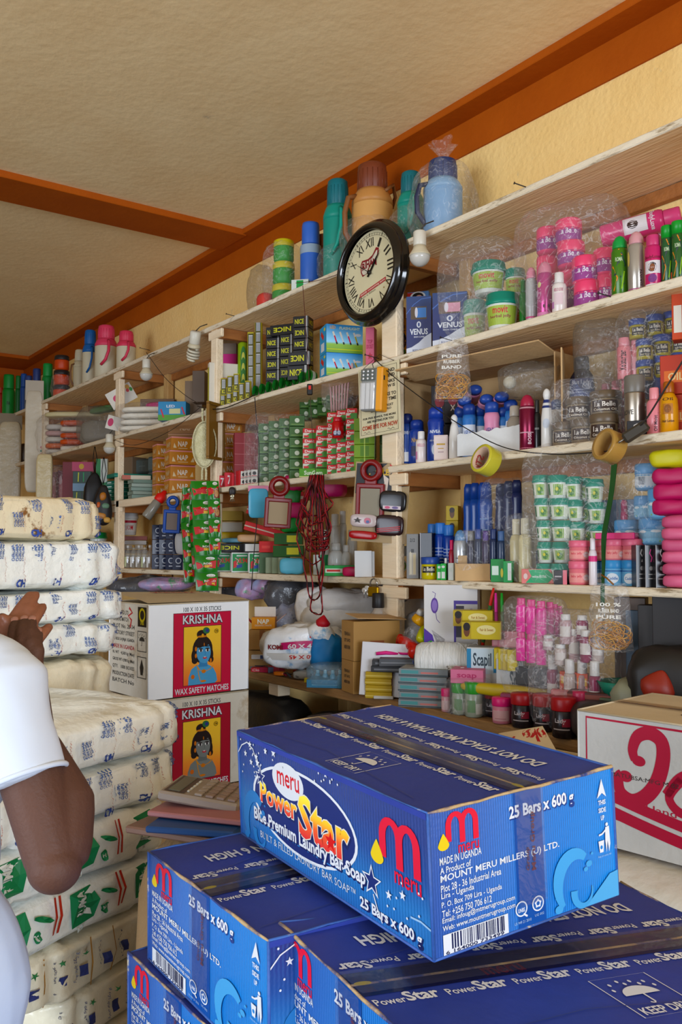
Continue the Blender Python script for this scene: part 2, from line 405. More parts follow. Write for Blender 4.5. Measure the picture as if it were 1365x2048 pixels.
def bil(p00,p10,p11,p01,bulge=0.0,seed=0):
 p00,p10,p11,p01=map(Vector,(p00,p10,p11,p01));n=(p10-p00).cross(p01-p00).normalized()
 def mp(x,y,l=0):
  p=(p00*(1-x)+p10*x)*(1-y)+(p01*(1-x)+p11*x)*y
  xx,yy=min(1,max(0,x)),min(1,max(0,y));k=bulge*16*xx*(1-xx)*yy*(1-yy)
  if bulge:k+=bulge*.5*noise.noise(Vector((x*4,y*4,seed)))*min(1,12*xx*(1-xx))*min(1,12*yy*(1-yy))
  return p+n*(k+l)
 return mp
def star(cx_,cy_,r,asp,inner=.42,rot=0):
 return [(cx_+(r if i % 2==0 else r*inner)*sin(rot+i*pi/5),cy_+(r if i % 2==0 else r*inner)*cos(rot+i*pi/5)*asp) for i in range(10)]
def drop(cx_,cy_,r,asp):
 return [(cx_+r*sin(a)*(1 if cos(a)<0 else (1-.85*cos(a))**.7),cy_+asp*r*(cos(a) if cos(a)<0 else 2.3*cos(a))) for a in [2*pi*i/24 for i in range(24)]]
def logo_m(g,mp,x,y,s,asp,c=RED,word=True):
 """yellow drop beside a round-shouldered m of two arches, small word below"""
 def arch(x0,wd,base):
  return [(x0,base)]+[(x0+wd/2-wd/2*cos(a),y+(.62*s+.38*s*sin(a))*asp) for a in [pi*i/10 for i in range(11)]]+[(x0+wd,y)]
 g.stroke(mp,arch(x+s*.30,s*.42,y+s*.12*asp),s*.17,c,asp);g.stroke(mp,arch(x+s*.72,s*.42,y),s*.17,c,asp)
 g.shape(mp,drop(x+s*.14,y+s*.05*asp,s*.17,asp),YEL)
 if word:g.text(mp,'meru',x+s*.58,y-s*.34*asp,x+s*1.22,y-s*.06*asp,c,.01)
def wave(g,mp,x,y,s,asp,c='#56aae6'):
 sp=lambda t:(x+s*(.5+.5*cos(t)) ,y+s*asp*(.5+.62*sin(t)))
 g.stroke(mp,[sp(.9+(3.9-.9)*i/16) for i in range(17)],[s*(.06+.26*sin(pi*(.12+.8*i/16))) for i in range(17)],c,asp)
 cr=lambda t:(x+s*(.72+.27*cos(t)),y+s*asp*(.26+.3*sin(t)))
 g.stroke(mp,[cr(2.9+3.6*i/14) for i in range(15)],[s*(.2-.012*i) for i in range(15)],c,asp)
 for dx,dy,r in [(.92,.82,.07),(.82,.72,.05),(.05,.95,.04),(-.04,.3,.04),(0,.05,.09),(1.02,1.02,.03)]:
  g.oval(mp,x+s*dx,y+s*asp*dy,s*r*1.3,s*r*asp,c,12,0)
def star_row(g,mp,y0,y1,x0=.02,x1=.98,n=6,flip=False):
 st=(x1-x0)/n
 for i in range(n):
  a=x0+st*i
  if not flip:
   g.text(mp,'Power',a,y0,a+st*.42,y0+(y1-y0)*.62,WHT,.012);g.text(mp,'Star',a+st*.43,y0,a+st*.9,y1,WHT,.03)
  else:
   g.text(mp,'Power',a+st*.5,y1-(y1-y0)*.62,a+st*.92,y1,WHT,.012,0,2);g.text(mp,'Star',a+st*.03,y0,a+st*.49,y1,WHT,.03,0,2)
def umbrella(g,mp,x,y,wd,ht,c=WHT,frame=True,word=True,rot=0):
 """framed umbrella under falling drops with the words KEEP DRY"""
 if frame:
  g.stroke(mp,[(x,y),(x+wd,y),(x+wd,y+ht),(x,y+ht)],wd*.018,c,wd/ht,True)
 cx_,cy_=x+wd*.5,y+ht*.52;r=wd*.3;k=ht/wd
 dome=[(cx_+r*cos(a),cy_+r*k*.72*sin(a)) for a in [pi*i/14 for i in range(15)]]
 dome+=[(cx_-r+r*2*i/8,cy_+r*k*.1*(1-abs((i % 2)*2-1)*1)) for i in range(1,8)]
 g.shape(mp,dome,c)
 g.stroke(mp,[(cx_,cy_),(cx_,cy_-ht*.2),(cx_-wd*.03,cy_-ht*.235),(cx_-wd*.08,cy_-ht*.2)],wd*.03,c,k)
 for dx,dy in [(-.3,.3),(-.12,.36),(.08,.33),(.28,.28),(-.36,.16),(-.05,.28),(.17,.24),(.36,.16)]:
  g.oval(mp,cx_+wd*dx,cy_+ht*dy,wd*.025,ht*.035,c,8)
 if word:g.text(mp,'KEEP DRY',x+wd*.08,y+ht*.05,x+wd*.92,y+ht*.22,c,.02)
def long_print(g,mp):
 asp=2.9;R=random.Random(3)
 g.oval(mp,.40,.50,.30,.37,WHT,40,0);g.oval(mp,.40,.50,.288,.345,'#1f2f72',40,0)
 for i,wch in enumerate('Blue Premium Laundry Bar Soap'.split()):pass
 g.oval(mp,.33,.74,.095,.155,'#eef1f6');g.text(mp,'meru',.265,.68,.40,.80,'#d8283c',.012)
 for (lx,c,b) in [(.006,'#18235c',.085),(0,'#f4f0e0',.05)]:
  g.text(mp,'Power',.145+lx,.42-lx*3,.385+lx,.63-lx*3,c,b);g.text(mp,'Star',.385+lx,.31-lx*3,.665+lx,.70-lx*3,c,b)
 g.text(mp,'Power',.15,.43,.38,.62,m_fire,.028);g.text(mp,'Star',.39,.32,.66,.69,m_fire,.03)
 g.shape(mp,star(.565,.42,.03,asp),'#e02030')
 g.rect(mp,.12,.22,.72,.23,'#3f86cc')
 g.text(mp,'Blue Premium Laundry Bar Soap',.105,.185,.735,.345,'#16205a',.06);g.text(mp,'Blue Premium Laundry Bar Soap',.10,.20,.73,.35,WHT,.03)
 g.text(mp,'BUILT & FILLED LAUNDRY BAR SOAP™',.14,.09,.68,.155,'#dfe8f4')
 g.text(mp,'25 Bars x 600 g',.705,.015,.965,.135,'#16205a',.07);g.text(mp,'25 Bars x 600 g',.70,.025,.96,.135,WHT,.03)
 logo_m(g,mp,.765,.5,.165,1.95)
 wave(g,mp,.045,.02,.13,asp,'#3a82c6')
 for (x,y,r) in [(.155,.66,.035),(.76,.30,.045)]:
  g.shape(mp,star(x,y,r,asp),WHT);g.shape(mp,star(x,y,r*.78,asp),'#1f2f72')
 g.stroke(mp,[(.0,.79),(.03,.88),(.07,.93),(.11,.89),(.145,.74)],.004,WHT,asp)
 g.stroke(mp,[(.765,.21),(.78,.12),(.80,.03)],.004,WHT,asp);g.stroke(mp,[(.92,.21),(.96,.22),(1.0,.20)],.005,'#a9cdf0',asp)
 for i in range(46):
  x,y=(R.uniform(.02,.17),R.uniform(.62,.98)) if i<22 else ((R.uniform(.18,.62),R.uniform(.84,.96)) if i<36 else (R.uniform(.80,.98),R.uniform(.18,.42)))
  if i % 5==0:g.shape(mp,star(x,y,R.uniform(.010,.016),asp),WHT)
  else:g.oval(mp,x,y,.0035,.0035*asp,WHT,6)
 g.rect(mp,0,.955,1,1,m_top)
def short_print(g,mp):
 asp=1.75
 g.rect(mp,.425,0,.575,1,C('#1a55a8',.25))
 logo_m(g,mp,.045,.745,.16,1.3)
 g.text(mp,'25 Bars x 600 g',.405,.775,.765,.905,'#1b3a86',.07);g.text(mp,'25 Bars x 600 g',.40,.785,.76,.905,WHT,.03)
 for t,x1,y,h,b in [('MADE IN UGANDA',.25,.625,.052,.012),('A Product of',.195,.565,.045,.012),('MOUNT MERU MILLERS (U) LTD.',.665,.495,.062,.018),('Plot 28 - 36 Industrial Area',.345,.44,.05,.01),
       ('Lira - Uganda',.205,.385,.05,.01),('P. O. Box 709 Lira - Uganda',.345,.325,.05,.01),('Tel: +256 750 706 612',.29,.27,.048,.01),('Email: infoug@mtmerugroup.com',.41,.22,.048,.01),('Web: www.mountmerugroup.com',.41,.165,.046,.01)]:
  g.text(mp,t,.045,y,x1,y+h,WHT,b)
 g.rect(mp,.045,-.0+.012,.37,.15,'#f4f6fa');R=random.Random(5);x=.085
 while x<.35:
  wd=R.choice([.003,.005,.008]);g.rect(mp,x,.04,x+wd,.145,'#1a2350');x+=wd+R.choice([.003,.005,.007])
 g.text(mp,'6 164000 733499',.055,.014,.345,.038,'#1a2350',.01)
 for (x,t) in [(.44,'Q'),(.53,'*')]:
  g.oval(mp,x,.15,.032,.056,WHT,20);g.oval(mp,x,.15,.026,.046,'#215fae',20)
  if t=='Q':
   g.text(mp,'UNBS',x-.018,.125,x+.018,.155,WHT,.02);g.stroke(mp,[(x+.01,.11),(x+.03,.085)],.008,WHT,asp)
  else:g.shape(mp,star(x,.15,.02,asp,.7),WHT);g.oval(mp,x,.15,.009,.015,'#215fae',12)
 g.text(mp,'US 949 21 2010',.40,.045,.49,.065,'#b8d4f2');g.text(mp,'UG 002',.51,.06,.56,.078,'#b8d4f2')
 wave(g,mp,.645,.03,.2,asp);g.shape(mp,[(.8,.0),(1,.0),(1,.2),(.95,.19),(.88,.1)],'#63b4ea')
 g.shape(mp,[(.925,.935),(.95,.79),(.925,.825),(.895,.79)],WHT)
 for i,t in enumerate(('THIS','SIDE','UP')):g.text(mp,t,.90+(i==2)*.012,.735-i*.06,.945-(i==2)*.012,.772-i*.06,WHT,.03)
 # person dropping litter in a bin
 g.oval(mp,.945,.575,.008,.014,WHT,10);g.shape(mp,[(.935,.555),(.958,.56),(.962,.42),(.953,.36),(.945,.46),(.938,.36),(.932,.45)],WHT)
 g.stroke(mp,[(.938,.535),(.915,.51),(.895,.505)],.008,WHT,asp);g.shape(mp,[(.89,.46),(.925,.46),(.918,.37),(.897,.37)],WHT);g.oval(mp,.907,.41,.008,.016,'#1f86d4',8)
 g.text(mp,'Keep your country clean',.885,.33,.965,.35,'#b8d4f2')
 # lettering on the clear tape strip
 g.text(mp,'Meru Group',.505,.40,.535,.83,'#6d2038',.02,0,1);g.text(mp,'Group',.475,.41,.50,.58,'#5a2244',.02,0,1)
def top_print(g,mp):
 g.rect(mp,0,.425,1,.575,C('#1b1f4a',.16));g.rect(mp,0,.493,1,.507,m_torn)
 g.oval(mp,.03,.505,.02,.012,'#c8b81c',12);g.oval(mp,.97,.5,.02,.014,'#c8b81c',12);g.text(mp,'meru',.30,.44,.40,.49,'#5a1c30',.02)
 star_row(g,mp,.36,.42,.01,.99,6);star_row(g,mp,.59,.645,.01,.99,6,True)
 g.text(mp,'DO NOT STACK MORE THAN 6 HIGH',.12,.74,.88,.82,WHT,.03,0,2)
 umbrella(g,mp,.49,.06,.15,.25)
 g.stroke(mp,[(.05,.62),(.3,.72),(.32,.9)],.002,'#4a5590',1.7);g.stroke(mp,[(.02,.1),(.4,.16),(.9,.06)],.002,'#39437e',1.7)
def carton(label,T,B,which,faces='lsrt',dark=False):
 """T, B: top and bottom corners in the order front-left, front-right, back-right, back-left seen from the long printed side"""
 o=sum((Vector(p) for p in B),Vector())/4;T=[Vector(p)-o for p in T];B=[Vector(p)-o for p in B]
 root=thing('soap_carton',label,'box',o,group='blue soap cartons')
 ms=m_short
 maps={'l':bil(B[0],B[1],T[1],T[0],0,which),'r':bil(B[1],B[2],T[2],T[1],0,which+1),'s':bil(B[3],B[0],T[0],T[3],0,which+2),
   'b':bil(B[2],B[3],T[3],T[2],.003,4),'t':bil(T[0],T[1],T[2],T[3],0,which+5)}
 g=G()
 for k,mt in (('l',m_long),('r',ms),('s',ms),('b',m_long),('t',m_top)):
  g.grid(lambda u,v,k=k:maps[k](u,v,0),4,3,mt,True)
 g.add([B[i] for i in (3,2,1,0)],[(0,1,2,3)],m_kraft)
 for i in range(4):
  j=(i+1) % 4
  g.tube([T[i],B[i]],.002,m_edge,6);g.tube([B[i],B[j]],.0018,m_edge,6)
  R=random.Random(which*9+i);mt=m_torn if i in (1,3) else m_edge
  g.tube([T[i].lerp(T[j],q/12)+Vector((0,0,R.uniform(-.0012,.001))) for q in range(13)],[.0010+R.uniform(0,.0014) for q in range(13)],mt,6)
 g.build('carton_body',root)
 for k,fn,nm in (('l',long_print,'side_print'),('r',short_print,'end_print'),('s',short_print,'end_print'),('t',top_print,'top_print')):
  if k in faces:g=G();fn(g,maps[k]);g.build(nm,root)
 g=G()     # packing tape along the seam,folded over both ends
 for k,y0,y1 in (('r',.72,1),('s',.72,1)):
  g.grid(lambda u,v,k=k,y0=y0:maps[k](.425+.15*u,y0-.55+(1.55-y0)*v,.0045+.0006*noise.noise(Vector((u*9,v*5,which)))),6,10,m_tape)
 g.grid(lambda u,v:maps['t'](u,.425+.15*v,.0045+.0006*noise.noise(Vector((u*9,v*5,which)))),16,4,m_tape)
 g.build('tape',root);return root
def hexa(o,ux,uy,uz):
 o,ux,uy,uz=map(Vector,(o,ux,uy,uz));return [o+uz,o+ux+uz,o+ux+uy+uz,o+uy+uz],[o,o+ux,o+ux+uy,o+uy]
# the top carton:corners measured against the photo,long side towards the street wall
A,D,Bc,Cc=Vector((-.739,.652,1.215)),Vector((-1.226,.689,1.222)),Vector((-.716,.941,1.229)),Vector((-1.203,.978,1.236))
dn=Vector((.0012,.0075,-.159))
carton('blue soap carton lying askew on top of the others, its oval yellow lettering facing out',[D,A,Bc,Cc],[D+dn,A+dn,Bc+dn,Cc+dn],1,'lrt')
# two cartons below it,their short ends turned to the bags
bl,ml=atz(560,1845,1.052),atz(700,1973,1.036);fl=bl+(ml-bl)*2
br=atz(1242,1765,1.022);fr=br+(fl-bl)*.98+Vector((.02,0,0))
dz=Vector((0,.004,-.165))
carton('blue soap carton under the askew one, its top showing a framed umbrella',[fl,fr,br,bl],[fl+dz,fr+dz,br+dz,bl+dz],20,'lst',True)
o2=Vector((-1.268,.56,1.05));u2=Vector((.02,.487,0));v2=Vector((.371,-.014,0));T2=[o2+v2,o2+v2+u2,o2+u2,o2]
d2=Vector((0,.002,-.158))
carton('blue soap carton beside the white bags, taped short end with barcode to the front',T2,[p+d2 for p in T2],40,'lst',True)
o5=atz(257,1905,.888);m5=atz(348,1990,.888);v5=(m5-o5)*2;u5=Vector((-v5.y,v5.x,0)).normalized()*.487;T5=[o5+v5,o5+v5+u5,o5+u5,o5]
d5=Vector((0,.002,-.16))
carton('blue soap carton at the bottom of the pile beside the white bags',T5,[p+d5 for p in T5],60,'s',True)
# plain carton tiers under those,down to the floor (hardly seen)
zb=.888-.162
for i in range(4):
 q=Vector((0,0,-.168*(i+1)))
 T=[p+q for p in T5];Bq=[p+d5 for p in T]
 if i==3:Bq=[Vector((p.x,p.y,.003)) for p in Bq]
 carton('blue soap carton of the '+ORD[i]+' tier below the carton beside the bags, mostly hidden',T,Bq,70+i,'s' if i==0 else '',True)
zt=min(p.z for p in (fl,fr,br,bl))-.185;hh=zt/5
for i in range(5):
 T=[Vector((p.x,p.y,zt-hh*i)) for p in (fl,fr,br,bl)];Bq=[p-Vector((0,0,hh-.005)) for p in T]
 carton('blue soap carton of the '+ORD[i]+' tier below the umbrella-marked one, hidden',T,Bq,80+i,'',True)
#------------------------------------------------------------------match cartons
m_jcard=noisy('grey_white_board','#bdbdba','#cbcac6',4,r=.6,bump=.12,bscale=70,c3='#a89a84',thr=(.66,.76),dscale=7)
m_wcard=noisy('white_carton_board','#f0f4f8','#f7fafc',4,r=.6,bump=.12,bscale=70,c3='#c6bda8',thr=(.66,.76),dscale=7)
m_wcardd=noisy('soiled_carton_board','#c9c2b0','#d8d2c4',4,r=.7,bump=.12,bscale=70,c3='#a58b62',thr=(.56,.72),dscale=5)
m_ktop=noisy('carton_top_board','#c3b496','#d2c4a8',4,r=.8,bump=.12,bscale=60,c3='#a08058',thr=(.64,.74),dscale=8)
m_sun=grad('sunset_print',[(0,'#e8641c'),(.3,'#f0901e'),(.6,'#f2bc24'),(1,'#f0c01c')],True,.5)
def portrait(g,mp,x0,y0,w_,h_,skin,skin2):
 """printed half figure of a blue child with dark hair, a topknot with a feather and gold jewellery"""
 X=lambda a:x0+a*w_;Y=lambda b:y0+b*h_
 E=lambda cx_,cy_,rx,ry,c,n=24,rot=0:g.oval(mp,X(cx_),Y(cy_),rx*w_,ry*h_,c,n,rot)
 P=lambda pts,c:g.shape(mp,[(X(a),Y(b)) for a,b in pts],c)
 hair='#2a1d1a'
 E(.50,.60,.27,.24,hair);E(.30,.50,.1,.13,hair);E(.70,.5,.09,.13,hair);E(.29,.42,.08,.06,hair);E(.73,.42,.07,.06,hair)
 E(.47,.87,.13,.075,hair);E(.60,.93,.09,.06,'#3c7a4a',16,.6);E(.62,.93,.045,.03,'#3a3f8e',12);E(.48,.83,.14,.018,'#d88a24');E(.5,.85,.03,.03,'#f0b040')
 P([(.12,0),(.13,.14),(.2,.27),(.34,.34),(.62,.34),(.78,.28),(.87,.16),(.9,.04),(.84,0)],skin)
 P([(.40,.30),(.42,.44),(.62,.44),(.64,.30)],skin2)
 E(.53,.55,.19,.185,skin);E(.56,.46,.12,.1,skin);E(.52,.71,.17,.06,hair,20,.1);E(.42,.70,.09,.07,hair)
 for ex in (.45,.63):
  E(ex,.585,.055,.026,'#f2f2f0',14);E(ex+.005,.585,.026,.026,'#241c22',12);E(ex,.615,.06,.012,hair,12);E(ex,.655,.065,.01,hair,12)
 g.stroke(mp,[(X(.555),Y(.60)),(X(.575),Y(.51)),(X(.545),Y(.505))],.008*w_*2,skin2,w_/h_)
 E(.56,.455,.055,.02,'#d03a48',12);E(.56,.468,.03,.01,'#f0e6e6',8);E(.54,.69,.012,.03,'#e08a2a',8)
 for (a,b) in [(.32,.62),(.32,.5),(.72,.4)]:E(a,b,.03,.04,'#e0842a',10)
 g.stroke(mp,[(X(.33),Y(.34)),(X(.42),Y(.25)),(X(.55),Y(.21)),(X(.7),Y(.25)),(X(.78),Y(.3))],.03*w_,'#e8a030',w_/h_)
 g.stroke(mp,[(X(.36),Y(.32)),(X(.40),Y(.16)),(X(.44),Y(.06))],.02*w_,'#e8a030',w_/h_);E(.24,.14,.05,.04,'#e07a2a',10);E(.53,.22,.06,.035,'#e08a28',10);E(.52,.05,.08,.02,'#e08a28',10)
 E(.87,.91,.06,.04,'#4a4420',16);E(.87,.91,.05,.033,'#e8b820',16);g.text(mp,'TM',X(.835),Y(.895),X(.905),Y(.925),'#4a4420',.02)
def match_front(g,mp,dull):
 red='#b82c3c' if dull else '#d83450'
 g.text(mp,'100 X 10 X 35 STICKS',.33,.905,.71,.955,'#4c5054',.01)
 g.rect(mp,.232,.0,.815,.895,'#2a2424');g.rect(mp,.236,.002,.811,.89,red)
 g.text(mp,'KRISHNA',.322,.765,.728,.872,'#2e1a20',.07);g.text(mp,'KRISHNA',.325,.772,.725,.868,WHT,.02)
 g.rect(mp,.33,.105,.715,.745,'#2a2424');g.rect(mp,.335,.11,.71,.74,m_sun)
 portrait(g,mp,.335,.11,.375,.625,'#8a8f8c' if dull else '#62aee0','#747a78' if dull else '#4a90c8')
 g.text(mp,'WAX SAFETY MATCHES',.25,.02,.79,.085,WHT,.02)
def match_side(g,mp):
 for i,t in enumerate(['ASSOCIATED LTD','CHEAPAS MATCH','PLOT No. 28-34','FACTORY STREET','P.O BOX 54 JINJA UGANDA','MADE IN UGANDA','N. WT   4,500 kg (Max)','GROSS WT 4,900 kg (Max)','QTY.   1000 BOXES','PRODUCTION DATE','BATCH No']):
  g.text(mp,t,.10,.87-i*.075,.66 if i>1 else .5,.915-i*.075,'#c03040' if i==5 else '#4a4a4a',.01)
 g.stroke(mp,[(.52,.95),(.6,.9),(.5,.86),(.58,.82),(.55,.74)],.03,'#d04a50',1)
 g.rect(mp,.74,.76,.95,.97,'#1e1e1c');g.oval(mp,.845,.885,.075,.075,'#e0d020',20);g.oval(mp,.845,.885,.05,.05,'#1e1e1c',20);g.text(mp,'UNBS',.80,.78,.89,.83,'#e0d020',.02)
 g.stroke(mp,[(.74,.5),(.95,.5),(.95,.71),(.74,.71)],.012,'#4a4a4a',1,True);umbrella(g,mp,.74,.5,.21,.21,'#3a3a3a',False,False)
 g.stroke(mp,[(.74,.22),(.95,.22),(.95,.44),(.74,.44)],.012,'#4a4a4a',1,True);g.shape(mp,[(.845,.42),(.80,.33),(.82,.25),(.87,.25),(.89,.33)],'#2e2e2e')
def board_box(name,label,cat,T,B,mats,fns,grp=None,bulge=0,edge=None,seed=0,top_lift=None):
 """carton from eight corners (order front-left, front-right, back-right, back-left); mats: front, right, left, top"""
 o=sum((Vector(p) for p in B),Vector())/4;T=[Vector(p)-o for p in T];B=[Vector(p)-o for p in B]
 r=thing(name,label,cat,o,group=grp)
 mp={'f':bil(B[0],B[1],T[1],T[0],bulge,seed),'r':bil(B[1],B[2],T[2],T[1],bulge,seed+1),'l':bil(B[3],B[0],T[0],T[3],bulge,seed+2),
   'b':bil(B[2],B[3],T[3],T[2],0),'t':bil(T[0],T[1],T[2],T[3],bulge,seed+3)}
 g=G()
 for k,m_ in zip('frlbt',(mats[0],mats[1],mats[2],mats[1],mats[3])):g.grid(lambda u,v,k=k:mp[k](u,v),4,3,m_,True)
 g.add([B[i] for i in (3,2,1,0)],[(0,1,2,3)],m_kraft)
 e=edge or mats[0]
 for i in range(4):
  j=(i+1) % 4;g.tube([T[i],B[i]],.0025,e,6);g.tube([T[i],T[j]],.003,mats[3],6)
 g.build('carton_body',r)
 nm={'f':'front_print','r':'side_print','l':'end_print','t':'top_print'}
 for k,fn in fns.items():g=G();fn(g,mp[k]);g.build(nm[k],r)
 return r,T,B
fl_,fr_=atd(298,1210,3.59),atd(497,1196,3.9);fr_.z=fl_.z+.002
e1=(fr_-fl_);e1.z=0;bk=Vector((-e1.y,e1.x,0)).normalized()*.36
kt=[fl_,fr_,fr_+bk,fl_+bk]
kd=Vector((0,0,-.385))
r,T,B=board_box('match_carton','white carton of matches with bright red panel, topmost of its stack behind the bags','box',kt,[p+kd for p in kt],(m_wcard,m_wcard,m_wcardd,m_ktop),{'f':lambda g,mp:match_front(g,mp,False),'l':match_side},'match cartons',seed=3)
# its open lid flap,a little raised at the free edge
g=G();fm=bil(T[0]+Vector((-.01,0,.006)),T[1]+Vector((0,0,.004)),T[2]+Vector((0,0,.03)),T[3]+Vector((-.01,0,.045)))
g.grid(lambda u,v:fm(u,v*.98,.004*sin(v*5)),8,6,m_ktop);g.text(fm,'KRISHNA',.35,.78,.8,.9,'#c05048',.02,0,2);g.build('lid_flap',r)
k2=[p+kd*1.02 for p in kt]
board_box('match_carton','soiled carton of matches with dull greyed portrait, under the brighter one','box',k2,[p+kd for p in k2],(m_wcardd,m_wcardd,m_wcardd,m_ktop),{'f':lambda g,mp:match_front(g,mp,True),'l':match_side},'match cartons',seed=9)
k3=[p+kd*1.02 for p in k2]
board_box('kraft_carton','plain brown carton hidden under the match cartons','box',k3,[Vector((p.x,p.y,.003)) for p in k3],(m_kraft,m_kraft,m_kraft,m_kraft),{},seed=11)
#------------------------------------------------------------------white carton with red script on the far side of the blue ones
def jo_front(g,mp):
 red='#c22c48'
 g.stroke(mp,[(.06,-.02),(.06,.945),(1.0,.945)],.014,red,1.6)
 hk=[(.40,.60),(.385,.70),(.42,.83),(.50,.88),(.575,.82),(.585,.66),(.545,.44),(.47,.28),(.38,.21),(.30,.27),(.285,.40),(.31,.45)]
 def cr(p,n=6):
  out=[]
  for i in range(len(p)-1):
   a,b,c,d=p[max(0,i-1)],p[i],p[i+1],p[min(len(p)-1,i+2)]
   for k in range(n):
    t=k/n
    out.append(tuple(.5*(2*b[q]+(c[q]-a[q])*t+(2*a[q]-5*b[q]+4*c[q]-d[q])*t*t+(3*b[q]-a[q]-3*c[q]+d[q])*t**3) for q in (0,1)))
  return out+[p[-1]]
 hkc=cr(hk);g.stroke(mp,hkc,[.055+.035*sin(pi*i/len(hkc)) for i in range(len(hkc))],red,1.6)
 g.oval(mp,.425,.60,.045,.05,red);g.oval(mp,.335,.43,.045,.055,red)
 g.stroke(mp,cr([(.60,.33),(.68,.5),(.76,.55),(.84,.42),(.78,.22),(.68,.2),(.62,.32),(.70,.5)]),.055,red,1.6)
 g.text(mp,'BATUBSA:MFG M 02 2022',.24,.41,.80,.45,'#3a3436',.0,0,0)
 g.text(mp,'Hand & Body',.47,.115,.98,.205,red);g.text(mp,'48 x 200 g',.62,-.125+.02,1.0,-.02,red,.02)
 for y0,th in [(.13,.11),(-.02,.12)]:
  l=g._l();g.grid(lambda u,v:mp(.0+u,y0+.17*(1-u)**1.6-.12*u+th*(v-.5)*(1-.1*u),l),24,2,red)
 g.stroke(mp,[(0,-.06+.13),(.5,-.14+.08),(1,-.22+.06)],.012,red,1.6)
ja=atd(1157,1420,2.35);jb=atd(1365,1452,2.14);jb.z=ja.z;je=(jb-ja).normalized();jp=Vector((-je.y,je.x,0))
jt=[ja,ja+je*.52,ja+je*.52+jp*.40,ja+jp*.40];jd=Vector((0,0,-.335))
def jo_low(g,mp):
 """front print spread over the upper three quarters, as the photo shows it"""
 jo_front(g,lambda x,y,l=0:mp(x*.78,.22+y*.78,l))
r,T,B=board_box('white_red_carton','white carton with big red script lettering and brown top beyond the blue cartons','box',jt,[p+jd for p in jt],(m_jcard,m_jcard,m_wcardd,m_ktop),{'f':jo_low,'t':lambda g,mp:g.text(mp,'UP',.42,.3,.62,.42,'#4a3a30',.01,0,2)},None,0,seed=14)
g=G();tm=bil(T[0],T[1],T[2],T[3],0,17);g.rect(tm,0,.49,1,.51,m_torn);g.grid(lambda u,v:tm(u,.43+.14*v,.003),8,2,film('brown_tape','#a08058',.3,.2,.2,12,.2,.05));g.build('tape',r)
# white goods bag under it
g=G();cb=(jt[0]+jt[1]+jt[2]+jt[3])/4
m_bagw=noisy('white_bag_film','#d9d8d0','#e6e5de',3,r=.3,bump=.6,bscale=14)
g.blob((0,0,.2),(.72,.66,.405),m_bagw,26,.4,.05,5,3)
lm=lambda x,y,l=0:Vector((-.30+.26*x,-.345,.18+.26*y))
sb=tag(g.build('goods_bag',None,(cb.x,cb.y,.335),(0,0,math.atan2(je.y,je.x))),'shiny white plastic goods bag squashed under the red script carton','bag')
g=G();mp=lambda x,y,l=0:Vector((-.26+.2*x,-.343-l,.17+.2*y))
g.stroke(mp,[(.5+.5*cos(a),.5+.5*sin(a)) for a in [2*pi*i/30 for i in range(30)]],.04,'#26262a',1,True);g.stroke(mp,[(.5+.34*cos(a),.5+.34*sin(a)) for a in [2*pi*i/30 for i in range(30)]],.02,'#26262a',1,True)
for i,ch in enumerate('HARE CORPORA'):
 if ch==' ':continue
 a=pi*(1.0-i/11);q=lambda x,y,l=0,a=a:mp(.5+(.42+.1*(y-.5))*cos(a)+.1*(x-.5)*sin(a),.5+(.42+.1*(y-.5))*sin(a)-.1*(x-.5)*cos(a),l)
 g.text(q,ch,0,0,.8,1,'#26262a',.02)
g.build('round_print',sb)
g=G();g.blob((0,0,.17),(.70,.64,.34),m_bagw,20,.4,.05,5,8);tag(g.build('goods_bag',None,(cb.x,cb.y,0),(0,0,math.atan2(je.y,je.x))),'lowest white goods bag on the floor under the other bag','bag')
# kraft carton with red letters,its flap standing up behind the blue carton
pa=atd(985,1485,2.75);pb=atd(1112,1500,2.6);pc=atd(1085,1455,2.8)
ex=(pb-pa);ex.z=0;ex.normalize();ey=Vector((-ex.y,ex.x,0))
zt=pa.z-.02
ft=[Vector((pa.x,pa.y,zt))-ex*.04,Vector((pa.x,pa.y,zt))+ex*.24,Vector((pa.x,pa.y,zt))+ex*.24+ey*.12,Vector((pa.x,pa.y,zt))-ex*.04+ey*.12]
m_kw=noisy('buff_carton','#c9b38c','#d6c29c',4,r=.8,bump=.1)
r,T,B=board_box('buff_carton','buff carton with red letters and lifted flap behind the askew blue carton','box',ft,[Vector((p.x,p.y,.003)) for p in ft],(m_kw,)*4,{},seed=22)
q=[atd(975,1484,2.66),atd(1120,1512,2.5),atd(1086,1452,2.66),atd(1000,1466,2.8)];q=[v-r.location for v in q];fm=bil(*q)
g=G();g.grid(lambda u,v:fm(u,v,0),6,4,m_kw);g.grid(lambda u,v:fm(u,v,-.004),6,4,m_kw);g.text(fm,'oko',.52,.42,.98,.95,'#c23030',.05,0,2);g.stroke(fm,[(.3,.3),(.38,.62)],.04,'#c23030',2);g.build('flap',r)
